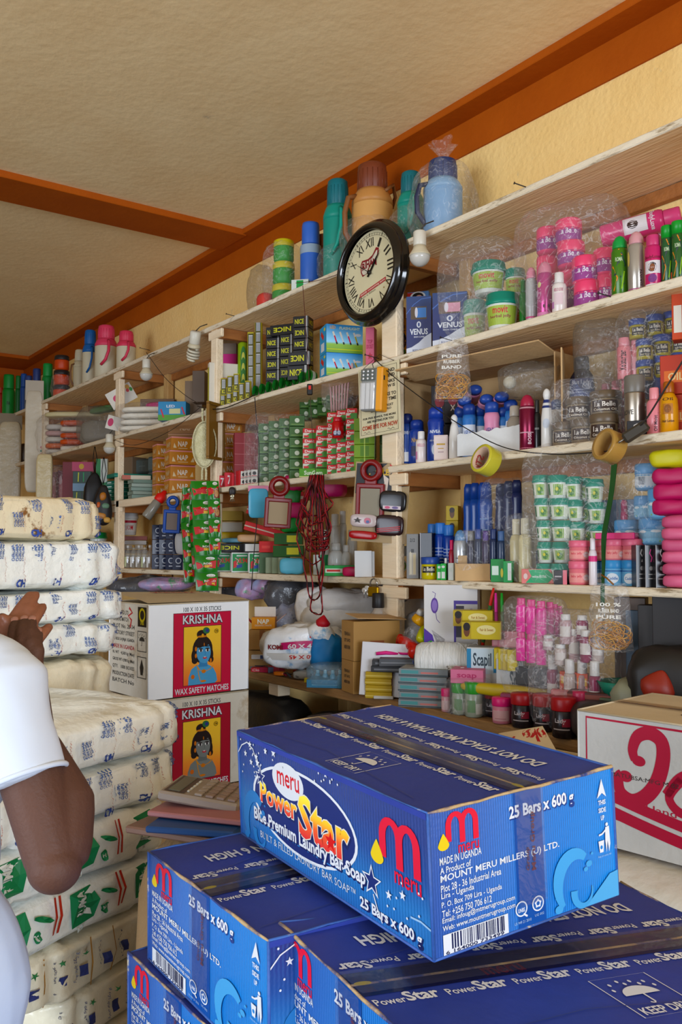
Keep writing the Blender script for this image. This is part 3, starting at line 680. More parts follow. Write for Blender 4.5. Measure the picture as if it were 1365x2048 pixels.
#------------------------------------------------------------------stacked bales of small plastic packs
m_bale=noisy('bale_film','#eaeee8','#f4f7f2',3,r=.24,bump=.8,bscale=20,c3='#e0deca',thr=(.6,.75),dscale=4)
m_bale2=noisy('aged_bale_film','#e0d8bc','#ece6d0',3,r=.26,bump=.7,bscale=18,c3='#cdbb8c',thr=(.55,.75),dscale=3)
m_bdirt=noisy('dirty_bale_film','#e2d6b4','#ece0c0',3,r=.35,bump=.6,bscale=18,c3='#8a5f2c',thr=(.6,.66),dscale=9)
BL,GRN,RD2='#5474b4','#2f8f5c','#c8503c'
def bale(label,L,W,H,loc,rz,kind,seed,mat,pw=.075):
 r=thing('pack_bale',label,'bale',loc,rz,'bales of white plastic packs')
 ns=lambda p:noise.noise(Vector(p)*6+Vector((seed*5.3,seed,0)))
 def pt(u,v,l=0):
  """u round the bale from the back left corner, v from the bottom middle to the top middle"""
  a=2*pi*u;e=.22;sp=lambda x,p:math.copysign(abs(x)**p,x)
  x,y=sp(sin(a),e),sp(-cos(a),e);b=-pi/2+pi*v;ev=.3
  k=abs(cos(b))**ev;z=sp(sin(b),ev)
  px,py=x*L/2*k,y*W/2*k
  n=Vector((sin(a),-cos(a),1.0*sin(b))).normalized()
  rid=0
  if pw:rid=.017*abs(sin(pi*(px/pw+.3*ns((px*2,0,seed)))))**.6*k if abs(y)>.8*abs(x) or True else 0
  d=rid+.014*ns((px*1.4,py*1.4,z*.4))+.007*ns((px*5,py*5,z*2))+.003*ns((px*13,py*13,z*2))-.014
  return Vector((px,py,H/2+z*H/2))+n*(d+l)
 g=G();g.grid(lambda u,v:pt(u,v),120,26,mat,True,True)
 # prints on the front (u about 0=front middle);front face spans u-.115 .. .115
 def fp(x,y,l=0):
  t=(x-.5)*2;s_=math.copysign(min(1,abs(t))**(1/.22),t);a=math.asin(max(-1,min(1,s_)))
  q=(y-.5)*2;b=math.asin(max(-1,min(1,math.copysign(min(1,abs(q))**(1/.3),q))))
  return pt((a/(2*pi)) % 1,(b+pi/2)/pi,l+.0012)
 R=random.Random(seed)
 n=max(3,round(L/.066))
 for i in range(n):
  x=(i+.5)/n+R.uniform(-.01,.01);wd=.55/n
  if abs(x-.5)>.47:continue
  if kind=='blue':
   y0=R.choice([.58,.62,.3]);
   for k in range(4):g.text(fp,'CHIRUMA',x-wd*.5+wd*.26*k,y0,x-wd*.5+wd*.26*k+wd*.2,y0+.30,BL,.03,0,1)
   g.text(fp,'Keep this bag in a cool dry place',x+wd*.62,.22,x+wd*.72,.66,RD2,.01,0,1)
   if i % 2:g.text(fp,'CH',x-.1/n,.12,x+.4/n,.26,'#3c54a0',.05)
  elif kind=='navy':
   g.rect(fp,x-.06/n,.34,x+.24/n,.52,'#34407e',2);g.text(fp,'Fine salt 500 g',x-.22/n,.25,x-.12/n,.78,'#6a6e86',.01,0,1)
   if R.random()<.5:g.shape(fp,star(x+.1/n,.72,.16/n,3.2,.35,R.random()),'#3f8a58')
   if R.random()<.15:g.stroke(fp,[(x+.4/n,.9),(x+.44/n,.5),(x+.38/n,.12)],.05/n,'#b98a4a',3)
  elif kind=='green' and i % 3==1:
   g.shape(fp,[(x-.5/n,.25),(x+.5/n,.30),(x+.62/n,.6),(x+.45/n,.88),(x-.55/n,.84)],GRN)
   g.text(fp,'CHIRUMA',x-.3/n,.12,x+.1/n,.84,'#eef4ee',.04,0,1)
   g.oval(fp,x+.95/n,.38,.14/n,.1,GRN,14);g.oval(fp,x+.95/n,.38,.08/n,.055,'#e8eae0',12);g.oval(fp,x+1.1/n,.66,.2/n,.09,GRN,12,.4)
   for k in (0,.2):g.stroke(fp,[(x+(1.55+k)/n,.9),(x+(1.6+k)/n,.6),(x+(1.5+k)/n,.32)],.1/n,'#cc4438',3)
 g.build('bale_wrap',r);return r
Rp=atz(366,1402,1.107);Lp=atz(60,1470,1.107);fv=(Rp-Lp).normalized();rzb=math.atan2(fv.y,fv.x);bv=Vector((-fv.y,fv.x,0))
HB=1.107/9
kinds=['navy','navy','navy','navy','navy','green','green','blue','blue']
desc=['dusty white bale on the floor at the bottom of the bale stack','yellowed white bale, second from the floor in the front stack','yellowed bale third from the floor, behind the lowest blue carton','yellowed bale with navy squares and rusty streaks, fourth from the floor','bale with navy squares just under the two green printed bales',
  'lower of the two white bales printed with green blocks','upper of the two white bales printed with green blocks and red stripes','white bale with blue print just above the green printed bales','flat topped white bale with blue lettering on the front stack']
for i in range(9):
 L,W=.64+(.0 if i>6 else-.02),(.62 if i>6 else .5)
 off={8:.02,7:.005,6:-.03,5:-.02,4:.1}.get(i,.2)
 c=Rp+fv*(off-L/2)+bv*(W/2) ;c.z=HB*i
 bale(desc[i],L,W,HB*1.06,c,rzb+.02*sin(i*2.1),kinds[i],i+3,m_bale if i>4 else m_bale2,.2 if i in (5,6) else .08)
# taller stack behind it
bs=[(1075,.19,'dirt','stained bale with brown specks on top of the tall rear stack'),(1178,.185,'blue','plump white bale under the stained one in the rear stack'),(1240,.115,'blue','white bale with blue lettering, third from the top of the rear stack'),(1302,.115,'blue','white bale with dense blue print, fourth from the top of the rear stack')]
zc=atd(235,1302,3.0).z;rb=atd(237,1302,3.0)
zs=[zc,zc+.105,zc+.21,zc+.365]
hs=[.112,.112,.168,.15]
for i in range(4):
 k=3-i;L,W=[.9,.92,.9,.78][i],.6
 c=Vector((rb.x,rb.y,0))+fv*([.03,.05,.03,-.05][i]-L/2)+bv*W/2;c.z=zs[i]
 bale(bs[k][3],L,W,hs[i],c,rzb-.15+.02*i,'blue' if k<4 else 'blue',30+i,m_bdirt if k==0 else m_bale,.085)
for i in range(6):
 h=zc/6;c=Vector((rb.x,rb.y,h*i))+fv*(-.45)+bv*.3
 bale('hidden white bale '+ORD[i]+' from the floor in the rear stack',.9,.6,h,c,rzb-.15,'',40+i,m_bale2)
#------------------------------------------------------------------calculator on papers over a brown sack
zc_=.93;pc=atz(415,1580,zc_+.02)
cal=thing('calculator','worn brown grey desk calculator lying on papers beside the soiled match carton','calculator',(pc.x,pc.y,zc_),0,rot=(radians(7),0,rzb+.35))
m_calc=noisy('calculator_plastic','#8c8078','#988c82',8,r=.5,bump=.1,c3='#6a5c50',thr=(.6,.72))
g=G();g.box((0,0,.012),(.15,.19,.022),m_calc,.005);g.build('case',cal)
g=G();mp=plane((-.07,-.09,.0235),(1,0,0),(0,1,0),.14,.18);g.rect(mp,.04,.70,.96,.97,'#5a4a44');g.build('bezel',cal)
g=G();g.box((0,.062,.0245),(.118,.028,.003),C('#6f7064',.2),.001);g.build('display',cal)
for i in range(4):
 for j in range(5):
  g=G();g.box((-.054+j*.027,-.075+i*.026,.0255),(.021,.018,.006),'#a08c84' if i<3 else '#b0a49c',.002);g.build('key',cal)
for j in range(5):
 g=G();g.box((-.044+j*.02,.032,.0245),(.012,.006,.004),'#e6e6e2',.001);g.build('small_key',cal)
g=G();g.box((0,0,.008),(.27,.24,.012),'#b0787a',.003);tag(g.build('notebook',None,(pc.x+.02,pc.y+.03,zc_-.016),(0,0,rzb+.2)),'pinkish worn notebook under the calculator','notebook')
g=G();g.box((0,0,.008),(.3,.2,.014),'#27508e',.003);tag(g.build('notebook',None,(pc.x+.03,pc.y-.0,zc_-.032),(0,0,rzb+.32)),'blue folder sticking out under the pink notebook','folder')
g=G();g.box((0,0,.01),(.33,.27,.016),'#8a6a5c',.004);tag(g.build('folder',None,(pc.x+.01,pc.y+.02,zc_-.052),(0,0,rzb+.1)),'brown paper folder lowest of the papers on the brown sack','folder')
g=G();m_sack=noisy('brown_sack','#8a6c46','#9c7c54',5,r=.85,bump=.5,bscale=60,c3='#5c4630',thr=(.6,.75))
g.blob((0,0,.43),(.28,.3,.86),m_sack,28,.5,.05,5,4);tag(g.build('brown_sack',None,(pc.x+.03,pc.y+.0,0),(0,0,rzb)),'full brown sack carrying the calculator and papers','sack')
#------------------------------------------------------------------the person at the left:back to us,hands pressed together
m_skin=noisy('dark_skin','#4a2e22','#573729',5,r=.6,bump=.15,bscale=200,spec=.3)
m_palm=noisy('palm_skin','#7d4a33','#8a543a',12,r=.45,bump=.15,bscale=120)
m_shirt=noisy('white_jersey','#c2cad6','#cad2de',4,r=.85,bump=.12,bscale=14)
def fuse(G_,voxel,smooth,name,parent):
 """one continuous surface from overlapping volumes"""
 o=G_.build(name);m=o.modifiers.new('r','REMESH');m.mode='VOXEL';m.voxel_size=voxel
 q=o.modifiers.new('s','SMOOTH');q.factor=.5;q.iterations=smooth
 dg=bpy.context.evaluated_depsgraph_get();dg.update()
 me=bpy.data.meshes.new_from_object(o.evaluated_get(dg));mats=list(o.data.materials)
 old=o.data;o.modifiers.clear();o.data=me;bpy.data.meshes.remove(old);me.name=name
 me.materials.clear()
 for x in mats:me.materials.append(x)
 me.polygons.foreach_set('use_smooth',[True]*len(me.polygons));me.polygons.foreach_set('material_index',[0]*len(me.polygons))
 if parent:o.parent=parent
 return o
def limb(g,pts,rs,mat,n=18,sub=5):
 """tapered round limb through joints with rounded ends"""
 P,R_=[],[]
 pts=[Vector(p) for p in pts]
 for i in range(len(pts)-1):
  for k in range(sub):
   t=k/sub;P.append(pts[i].lerp(pts[i+1],t));R_.append(rs[i]*(1-t)+rs[i+1]*t)
 P.append(pts[-1]);R_.append(rs[-1])
 d0=(P[0]-P[1]).normalized();d1=(P[-1]-P[-2]).normalized()
 head=[(P[0]+d0*R_[0]*sin(a),R_[0]*cos(a)) for a in (1.4,1.0,.5)];tail=[(P[-1]+d1*R_[-1]*sin(a),R_[-1]*cos(a)) for a in (.5,1.0,1.4)]
 g.tube([p for p,_ in head]+P+[p for p,_ in tail],[r for _,r in head]+R_+[r for _,r in tail],mat,n)
def ball(g,c,d,mat,n=20):g.blob(c,d,mat,n,1.0,0)
PRZ=math.atan2(RGT.y,RGT.x)
FH=Vector((-sin(PRZ),cos(PRZ),0));pr0=RGT*-.665+FH*1.33
person=thing('person','person in a white short sleeved shirt seen from behind, hands pressed together','person',(pr0.x,pr0.y,0),PRZ)
inv=(Matrix.Translation((pr0.x,pr0.y,0)) @ Matrix.Rotation(PRZ,4,'Z')).inverted()
def pp(px,py,d):return inv @ atd(px,py,d)
g=G();S=m_skin
# trunk,neck,head,legs
limb(g,[(0,0,.88),(0,.0,1.06),(0,.005,1.26)],[.125,.115,.13],S);ball(g,(0,0,1.2),(.33,.2,.42),S);ball(g,(0,0,.9),(.31,.21,.26),S)
limb(g,[(-.14,0,1.31),(0,0,1.36),(.14,0,1.31)],[.05,.058,.05],S)
limb(g,[(0,0,1.33),(0,.02,1.47)],[.06,.055],S)
ball(g,(0,.03,1.545),(.155,.19,.235),S);ball(g,(0,.055,1.485),(.12,.13,.11),S)
limb(g,[(0,.118,1.55),(0,.14,1.515)],[.011,.016],S);limb(g,[(-.024,.122,1.483),(.024,.122,1.483)],[.009,.009],S);limb(g,[(-.022,.12,1.468),(.022,.12,1.468)],[.009,.009],S)
for s_ in (-1,1):
 ball(g,(s_*.08,.015,1.54),(.022,.045,.065),S);limb(g,[(s_*.05,.115,1.572),(s_*.02,.122,1.574)],[.008,.009],S)
 limb(g,[(s_*.085,0,.88),(s_*.095,.01,.47),(s_*.10,-.01,.09)],[.085,.055,.042],S);limb(g,[(s_*.10,-.04,.045),(s_*.105,.12,.03)],[.036,.028],S)
body=fuse(g,.009,4,'body',person)
# near arm:upper arm down,forearm folded up behind it
g=G();SH,EL,WR=Vector((.165,-.01,1.315)),pp(106,1712,1.235),pp(60,1345,1.38)
limb(g,[SH,SH.lerp(EL,.45),EL],[.05,.046,.04],S);limb(g,[EL+Vector((.010,.015,.008)),EL.lerp(WR,.24)+Vector((.020,.016,0)),EL.lerp(WR,.6)+Vector((-.012,.012,0)),WR],[.04,.044,.033,.024],S)
ball(g,EL+Vector((.006,-.012,-.012)),(.075,.07,.07),S)
# near hand:its back to us
def finger(base,tip,r0,r1,bend=(0,0,0)):
 b,t=Vector(base),Vector(tip);bd=Vector(bend)
 limb(g,[b,b.lerp(t,.42)+bd,b.lerp(t,.74)+bd*.7,t],[r0,r0*.95,r0*.86,r1],S,12,4)
kn=[pp(30,1290,1.41),pp(46,1283,1.40),pp(62,1287,1.395),pp(74,1302,1.39)]
tp=[pp(30,1246,1.455),pp(49,1243,1.45),pp(65,1244,1.445),pp(77,1268,1.43)]
for k in range(4):
 limb(g,[WR.lerp(kn[k],.1),WR.lerp(kn[k],.6),kn[k]],[.018,.015,.0125],S,12,4)
 finger(kn[k],tp[k],.0108,.0078,(0,-.006,.002))
finger(WR+(kn[0]-WR)*.25,pp(14,1285,1.44),.013,.009)
nails=[(tp[k],kn[k]) for k in range(4)]
# far hand:palm to us,its longer fingers standing clear above the near one
W2=pp(-30,1320,1.50);pc2=pp(18,1272,1.475)
k2=[pp(22,1245,1.485),pp(40,1243,1.487),pp(60,1252,1.487),pp(70,1285,1.48)]
t2=[pp(60,1190,1.53),pp(72,1190,1.535),pp(86,1214,1.53),pp(98,1254,1.52)]
for k in range(4):
 limb(g,[W2,W2.lerp(k2[k],.55),k2[k]],[.022,.016,.013],S,12,4);finger(k2[k],t2[k],.0105,.0076,(.002,-.004,.002))
ball(g,pc2,(.06,.03,.07),S,14);finger(W2.lerp(pc2,.4),pp(4,1236,1.47),.0135,.0095)
# far arm
SL,E2=Vector((-.165,-.01,1.315)),Vector((-.27,.09,1.10))
limb(g,[SL,SL.lerp(E2,.45),E2],[.057,.054,.046],S);limb(g,[E2,E2.lerp(W2,.3),E2.lerp(W2,.7),W2],[.046,.048,.034,.025],S)
arms=fuse(g,.0034,4,'arms',None);arms.data.materials.append(m_palm);nb=len(body.data.polygons)
hn=[W2,pc2]+k2+t2
for p in arms.data.polygons:
 c=p.center
 if p.normal.y<.15 and c.z>1.33 and c.y>.1 and c.x>.02 and min((c-(a.lerp(b,t))).length for a,b in zip(k2,t2) for t in (0,.25,.5,.75,1))<.017:p.material_index=1
 elif p.normal.y<.2 and (c-pc2).length<.04:p.material_index=1
bm_=G()
for me in (body.data,arms.data):
 b=len(bm_.v);bm_.v+=[v.co.copy() for v in me.vertices]
 for p in me.polygons:bm_.f.append([b+i for i in p.vertices]);bm_.m.append(p.material_index);bm_.sm.append(True);bm_.uv.append(None)
bm_.mats=[m_skin,m_palm]
for o in (body,arms):bpy.data.objects.remove(o)
body=bm_.build('body',person)
for t,k in nails:
 d=(t-k).normalized();g=G();n_=Vector((.25,-1,.45));n_=(n_-d*n_.dot(d)).normalized();s_=d.cross(n_);c=t+n_*.0072+d*.001
 g.grid(lambda u,v:c+s_*((u-.5)*.0115*(1-.25*abs(2*v-1)**3))+d*((v-.5)*.0125)+n_*(.0014-.006*(u-.5)**2-.003*(v-.5)**2),6,6,C('#b58474',.3));g.build('fingernail',person)
# shirt
g=G()
limb(g,[(0,0,.80),(0,.0,1.0),(0,.0,1.22)],[.155,.15,.15],m_shirt,28);ball(g,(0,0,1.22),(.37,.26,.36),m_shirt,28)
ball(g,(.0,-.0,.86),(.40,.29,.42),m_shirt,28);limb(g,[(-.15,0,1.315),(0,0,1.365),(.15,0,1.315)],[.06,.066,.058],m_shirt)
for a,e in ((SH,EL),(SL,E2)):
 d=(e-a).normalized();m1=a.lerp(e,.30);m2=a.lerp(e,.57)
 sd=Vector((-.012 if a.x>0 else .012,0,0))
 g.tube([a-d*.045,a-d*.02,a,m1+sd,m2+sd,a.lerp(e,.60)+sd],[.02,.046,.064,.063,.062,.062],m_shirt,26)
shirt=fuse(g,.006,6,'shirt',person)
for v in shirt.data.vertices:
 c=v.co;k=noise.noise(Vector((c.x*9,c.y*9,c.z*3)))*.006+.004*noise.noise(Vector((c.x*20+c.z*14,c.y*20,c.z*9)))
 v.co=c+v.normal*k
g=G();a,e=SH,EL;d=(e-a).normalized();m2=a.lerp(e,.585)+Vector((-.012,0,0));o_=d.orthogonal().normalized();q_=d.cross(o_)
g.tube([m2+(o_*cos(t)+q_*sin(t))*.061 for t in [2*pi*i/40 for i in range(40)]],.004,m_shirt,8,True);g.build('sleeve_hem',shirt)
g=G();m_tr=C('#3a3f4c',.8)
limb(g,[(0,0,.78),(0,0,.93)],[.15,.155],m_tr,24)
for s_ in (-1,1):limb(g,[(s_*.085,0,.84),(s_*.095,.01,.47),(s_*.10,-.01,.11)],[.105,.078,.066],m_tr)
fuse(g,.008,6,'trousers',person)
for s_ in (-1,1):
 g=G();g.blob((s_*.104,.045,.045),(.1,.27,.09),'#2c2826',20,.7,0);g.build('shoe',person)
g=G();g.lathe([(.0815*sin(a),.118*cos(a)) for a in [pi*(.62-.62*i/12) for i in range(13)]],noisy('short_hair','#171312','#211b19',60,r=.9,bump=.8,bscale=200),28,(0,.02,1.55),1.18);g.build('hair',person)
for s_ in (-1,1):
 g=G();ball(g,(s_*.032,.108,1.553),(.026,.026,.02),C('#e8e2dc',.3),12);ball(g,(s_*.032,.119,1.553),(.011,.008,.011),'#1c1210',10);g.build('eye',person)
#------------------------------------------------------------------goods:builders shared by the shelves
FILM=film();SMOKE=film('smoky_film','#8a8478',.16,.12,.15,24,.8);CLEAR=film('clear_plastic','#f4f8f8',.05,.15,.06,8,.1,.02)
FR={5:YC}
SH={1:Z1,2:Z2,3:Z3,4:Z4,5:ZC}
def at(s,px,py,d):
 """a spot d behind the front edge of shelf s, under the line of sight through px"""
 p=aty(px,py,FR.get(s,YF)+d);return Vector((p.x,p.y,SH[s]+.001))
def size(s,px,ytop,wpx,d,base=None):
 """stand point, height up to the line of sight through ytop, and width"""
 p=aty(px,ytop,FR.get(s,YF)+d);z0=SH[s] if base is None else base
 return Vector((p.x,p.y,z0+.001)),p.z-z0-.001,wpx*depth(p)/FPX
FACE=.55          # most goods are turned a little towards the door
def shape_of(kind,H,R):
 """(body profile, cap profile or None) for a vessel of height H and radius R"""
 if kind=='lotion':return [(R*.9,0),(R,.02*H),(R,.5*H),(R*.92,.66*H),(R*.62,.76*H),(R*.5,.78*H)],[(R*.6,.78*H),(R*.62,.79*H),(R*.58,.97*H),(R*.5,H)]
 if kind=='capped':return [(R*.94,0),(R,.015*H),(R,.74*H),(R*.9,.79*H),(R*.7,.8*H)],[(R*.78,.8*H),(R*.8,.81*H),(R*.78,.98*H),(R*.72,H)]
 if kind=='flip':return [(R*.8,0),(R,.03*H),(R*1.0,.35*H),(R*.86,.6*H),(R*.94,.72*H),(R*.8,.8*H)],[(R*.82,.8*H),(R*.8,.95*H),(R*.55,H)]
 if kind=='spray':return [(R*.9,0),(R,.02*H),(R,.73*H),(R*.86,.78*H),(R*.7,.8*H)],[(R*.86,.79*H),(R*.88,.8*H),(R*.8,.9*H),(R*.5,.975*H),(R*.2,H)]
 if kind=='can':return [(R*.92,0),(R,.015*H),(R,.78*H),(R*.97,.79*H)],[(R,.79*H),(R*1.0,.985*H),(R*.94,H)]
 if kind=='roll':return [(R*.8,0),(R,.03*H),(R*.95,.5*H),(R*.7,.72*H),(R*.5,.8*H)],[(R*.62*sin(a) ,(.885-.105*cos(a))*H) for a in [.55+2.5*i/9 for i in range(10)]]
 if kind=='slim':return [(R*.94,0),(R,.02*H),(R,.66*H),(R*.8,.73*H),(R*.55,.75*H)],[(R*.62,.75*H),(R*.64,.76*H),(R*.62,.98*H),(R*.54,H)]
 if kind=='jar':return [(R*.86,0),(R*.97,.03*H),(R,.2*H),(R*.98,.66*H),(R*.9,.7*H)],[(R*1.03,.68*H),(R*1.05,.7*H),(R*1.05,.96*H),(R*.98,H)]
 if kind=='tub':return [(R*.74,0),(R*.8,.02*H),(R*.97,.66*H),(R*.95,.7*H)],[(R*1.04,.68*H),(R*1.06,.7*H),(R*1.06,.78*H),(R*1.0,.8*H),(R*.96,.98*H),(R*.9,H)]
 if kind=='pot':return [(R*.8,0),(R,.12*H),(R,.55*H),(R*.9,.62*H)],[(R*1.0,.6*H),(R*1.02,.62*H),(R*1.0,.94*H),(R*.9,H)]
 if kind=='flask':return [(R*.96,0),(R,.01*H),(R,.7*H),(R*.98,.72*H)],[(R*.98,.72*H),(R*1.0,.73*H),(R*.97,.98*H),(R*.9,H)]
 return [(R,0),(R,H)],None
def vessel(name,label,cat,loc,H,R,kind='lotion',col='#ffffff',cap='#ffffff',prints=(),rz=FACE,ey=1.0,group=None,rot=None,capname='cap',rough=.22,metal=0,band=None,n=20,mat=None):
 """bottle, jar or can: body, cap and a wrapped label. prints: ('r', x0, y0, x1, y1, colour) or ('t', text, x0, y0, x1, y1, colour, quarter turns) on the front half turn; y in body heights"""
 r=thing(name,label,cat,loc,rz,group,rot);bp,cp=shape_of(kind,H,R)
 g=G();g.lathe(bp,mat or C(col,rough,metal),n,ey=ey);g.build('body',r)
 if cp:g=G();g.lathe(cp,C(cap,.35),n,ey=ey);g.build(capname,r)
 if prints:
  g=G();prf=[(q,z) for q,z in bp if q>.1*R];fb=band or max(q for q,_ in bp)
  def rad(z):
   for (q0,z0),(q1,z1) in zip(bp,bp[1:]):
    if z0<=z<=z1:return q0+(q1-q0)*((z-z0)/max(1e-6,z1-z0))
   return bp[-1][0]
  mp=lambda x,y,l=0:cyl(rad(y*H),0,H,ey=ey)(x,y,l)
  for p in prints:
   if p[0]=='r':g.rect(mp,p[1],p[2],p[3],p[4],p[5],max(4,round(18*(p[3]-p[1]))))
   elif p[0]=='o':g.oval(mp,p[1],p[2],p[3],p[4],p[5],20)
   elif p[0]=='p':g.shape(mp,p[1],p[2])
   elif p[0]=='s':g.stroke(mp,p[1],p[2],p[3],pi*R/H)
   else:g.text(mp,p[1],p[2],p[3],p[4],p[5],p[6],.02,0,p[7] if len(p)>7 else 0)
  g.build('label',r)
 return r
FACES={'f':lambda w,d,h:plane((-w/2,-d/2,0),(1,0,0),(0,0,1),w,h),'r':lambda w,d,h:plane((w/2,-d/2,0),(0,1,0),(0,0,1),d,h),
   'l':lambda w,d,h:plane((-w/2,d/2,0),(0,-1,0),(0,0,1),d,h),'t':lambda w,d,h:plane((-w/2,-d/2,h),(1,0,0),(0,1,0),w,d),
   'u':lambda w,d,h:plane((w/2,-d/2,0),(-1,0,0),(0,1,0),w,d),'b':lambda w,d,h:plane((w/2,d/2,0),(-1,0,0),(0,0,1),w,h)}
def draw(g,mp,p,asp=1):
 if p[0]=='r':g.rect(mp,p[1],p[2],p[3],p[4],p[5])
 elif p[0]=='t':g.text(mp,p[1],p[2],p[3],p[4],p[5],p[6],.025,0,p[7] if len(p)>7 else 0)
 elif p[0]=='o':g.oval(mp,p[1],p[2],p[3],p[4],p[5],22,p[6] if len(p)>6 else 0)
 elif p[0]=='p':g.shape(mp,p[1],p[2])
 elif p[0]=='s':g.stroke(mp,p[1],p[2],p[3],p[4] if len(p)>4 else asp)
 elif p[0]=='bar':
  x=p[1];R=random.Random(4)
  g.rect(mp,p[1],p[2],p[3],p[4],'#f0f0ec')
  while x<p[3]-.03:q=R.uniform(.02,.05)*(p[3]-p[1])*1.4;g.rect(mp,x+.01,p[2]+.02,x+.01+q,p[4]-.02,'#26262a',1);x+=q*2
def packet(name,label,cat,loc,w,d,h,col,prints=(),rz=FACE,group=None,rot=None,cols=None,ch=.0015,rough=.5,mat=None):
 """printed carton: one mesh, its print on the faces f(ront) r(ight) l(eft) t(op) u(nderside)"""
 g=G();g.box((0,0,h/2),(w,d,h),mat or C(col,rough),ch)
 for p in prints:
  draw(g,FACES[p[0]](w,d,h),p[1:],{'f':w/h,'b':w/h,'r':d/h,'l':d/h}.get(p[0],w/d))
 o=g.build(name,None,loc,rot or (0,0,rz));return tag(o,label,cat,group)
def bag(name,label,cat,loc,w,d,h,mat=None,rz=FACE,seed=0,e=.55,amp=.05,neck=True,group=None,lie=False,n=22,rot=None):
 """loose plastic bag: a lumpy body with a gathered, frilled mouth as its own part"""
 r=thing(name,label,cat,loc,rz,group,rot);mat=mat or FILM
 g=G();hb=h*(.8 if neck else 1);g.blob((0,0,hb/2),(w,d,hb),mat,n+14,e,amp,5/max(w,h)*.5+6,seed,top=.75 if neck else 1.0,wr=.05);g.build('film_body',r)
 if neck:
  g=G()
  def fn(u,v):
   a=2*pi*u;rr=(.2-.14*min(1,v*2.2)+.28*max(0,v-.45))*(1+.35*sin(a*5+seed)*v)
   return Vector((rr*w*cos(a),rr*d*sin(a),hb*.93+v*(h-hb*.93)+.02*h*sin(a*3+seed)))
  g.grid(fn,n,7,mat,True,True);g.build('gathered_mouth',r)
 return r
def wrap(label,loc,w,d,h,rz=0,seed=0,mat=None,e=.35,amp=.03,group=None,name='plastic_wrap'):
 """tight clear film round a bundle"""
 g=G();g.blob((0,0,h/2),(w,d,h),mat or FILM,40,e,amp,9,seed,wr=.035);return tag(g.build(name,None,loc,(0,0,rz)),label,'wrap',group)
def rzc(px):d=ray(px,1105);return math.atan2(-d.x,d.y)
def V(s,px,yt,w_,d,name,label,cat,base=None,**k):
 p,h,wd=size(s,px,yt,w_,d,base);k.setdefault('rz',rzc(px)-.15)
 return vessel(name,label,cat,p,h,wd/2,**k)
def K(s,px,yt,w_,d,dp,name,label,cat,col,prints=(),base=None,rz=None,**k):
 p,h,wd=size(s,px,yt,w_,d,base);rz=rzc(px)-.25 if rz is None else rz
 return packet(name,label,cat,p,wd/max(.35,cos(rzc(px)-rz)),dp,h,col,prints,rz,**k)
#------------------------------------------------------------------top shelf:flasks
def thermos(label,px,yt,wpx,d,body,cap,trim,handle,style='jug',s=1,base=None,rz=None,group=None,collar=None):
 p,H,wd=size(s,px,yt,wpx,d,base);R=wd/2;r=thing('vacuum_flask',label,'flask',p,rzc(px)+.2 if rz is None else rz,group)
 g=G();g.lathe([(R*.93,0),(R,.015*H),(R,.62*H),(R*.96,.67*H),(R*.8,.73*H),(R*.72,.745*H)],body,26);g.build('body',r)
 g=G();g.lathe([(R*1.02,0),(R*1.03,.05*H),(R*1.0,.06*H)],trim,26);g.build('foot_ring',r)
 g=G();g.lathe([(R*1.01,.61*H),(R*1.0,.66*H),(R*.86,.72*H),(R*.74,.755*H)],collar or trim,26);g.build('shoulder',r)
 g=G();g.lathe([(R*.70,.74*H),(R*.74,.75*H),(R*.72,.93*H),(R*.68,.985*H),(R*.55,H)],cap,26)
 for k in range(18):a=2*pi*k/18;g.tube([(R*.735*cos(a),R*.735*sin(a),.76*H),(R*.72*cos(a),R*.72*sin(a),.93*H)],R*.02,cap,5)
 g.build('cap',r)
 g=G();hp=[(-R*.85,-R*.3,.68*H),(-R*1.25,-R*.35,.66*H),(-R*1.42,-R*.35,.52*H),(-R*1.38,-R*.3,.34*H),(-R*1.05,-R*.2,.24*H),(-R*.9,-R*.2,.2*H)]
 if style=='front':hp=[(R*.0,-R*.95,.70*H),(R*.0,-R*1.25,.66*H),(-R*.05,-R*1.4,.50*H),(-R*.3,-R*1.3,.34*H),(-R*.6,-R*.82,.26*H)]
 g.tube(hp,[R*.13]*len(hp),handle,10);g.build('handle',r)
 if style=='bail':
  g=G();g.tube([(R*.5,-R*.7,.72*H),(R*.95,-R*.4,.8*H),(R*1.15,0,.72*H),(R*1.0,.1*R,.62*H)],R*.09,handle,8);g.build('carry_strap',r)
 return r
def flask_can(label,px,yt,wpx,d,col,cap,bands=(),s=1,prints=(),**k):
 p,H,wd=size(s,px,yt,wpx,d);R=wd/2;r=thing('drinking_flask',label,'flask',p,rzc(px))
 g=G();g.lathe([(R*.92,0),(R,.02*H),(R,.62*H),(R*.97,.66*H),(R*.86,.7*H)],col,24);g.build('body',r)
 g=G();g.lathe([(R*.84,.7*H),(R*.86,.71*H),(R*.84,.96*H),(R*.78,H)],cap,24);g.build('cap',r)
 for a,b,c in bands:g=G();g.lathe([(R*1.005,a*H),(R*1.02,(a+b)/2*H),(R*1.005,b*H)],c,24,cap=False);g.build('band',r)
 if prints:
  g=G();mp=cyl(R,0,H)
  for q in prints:draw(g,mp,q)
  g.build('print',r)
 return r
TEAL,TEALD='#1f9a86','#1d6f76'
thermos('teal flask between the blue bottle and the brown capped jug',676,362,58,.16,TEAL,TEALD,TEAL,'#2bb09a','front')
thermos('tall cream jug flask with brown ribbed cap above the clock',745,331,82,.18,'#d9a56a','#7c3f2a','#c98f58','#8a5a38','bail')
thermos('teal flask with dark cap between the cream jug and the bagged jug',822,346,54,.2,TEAL,TEALD,TEAL,'#28a58f','front')
jug=thermos('pale blue jug with dark lid inside a knotted clear bag',886,322,78,.17,'#86aacb','#33406a','#8fb2d0','#2a2f48','jug')
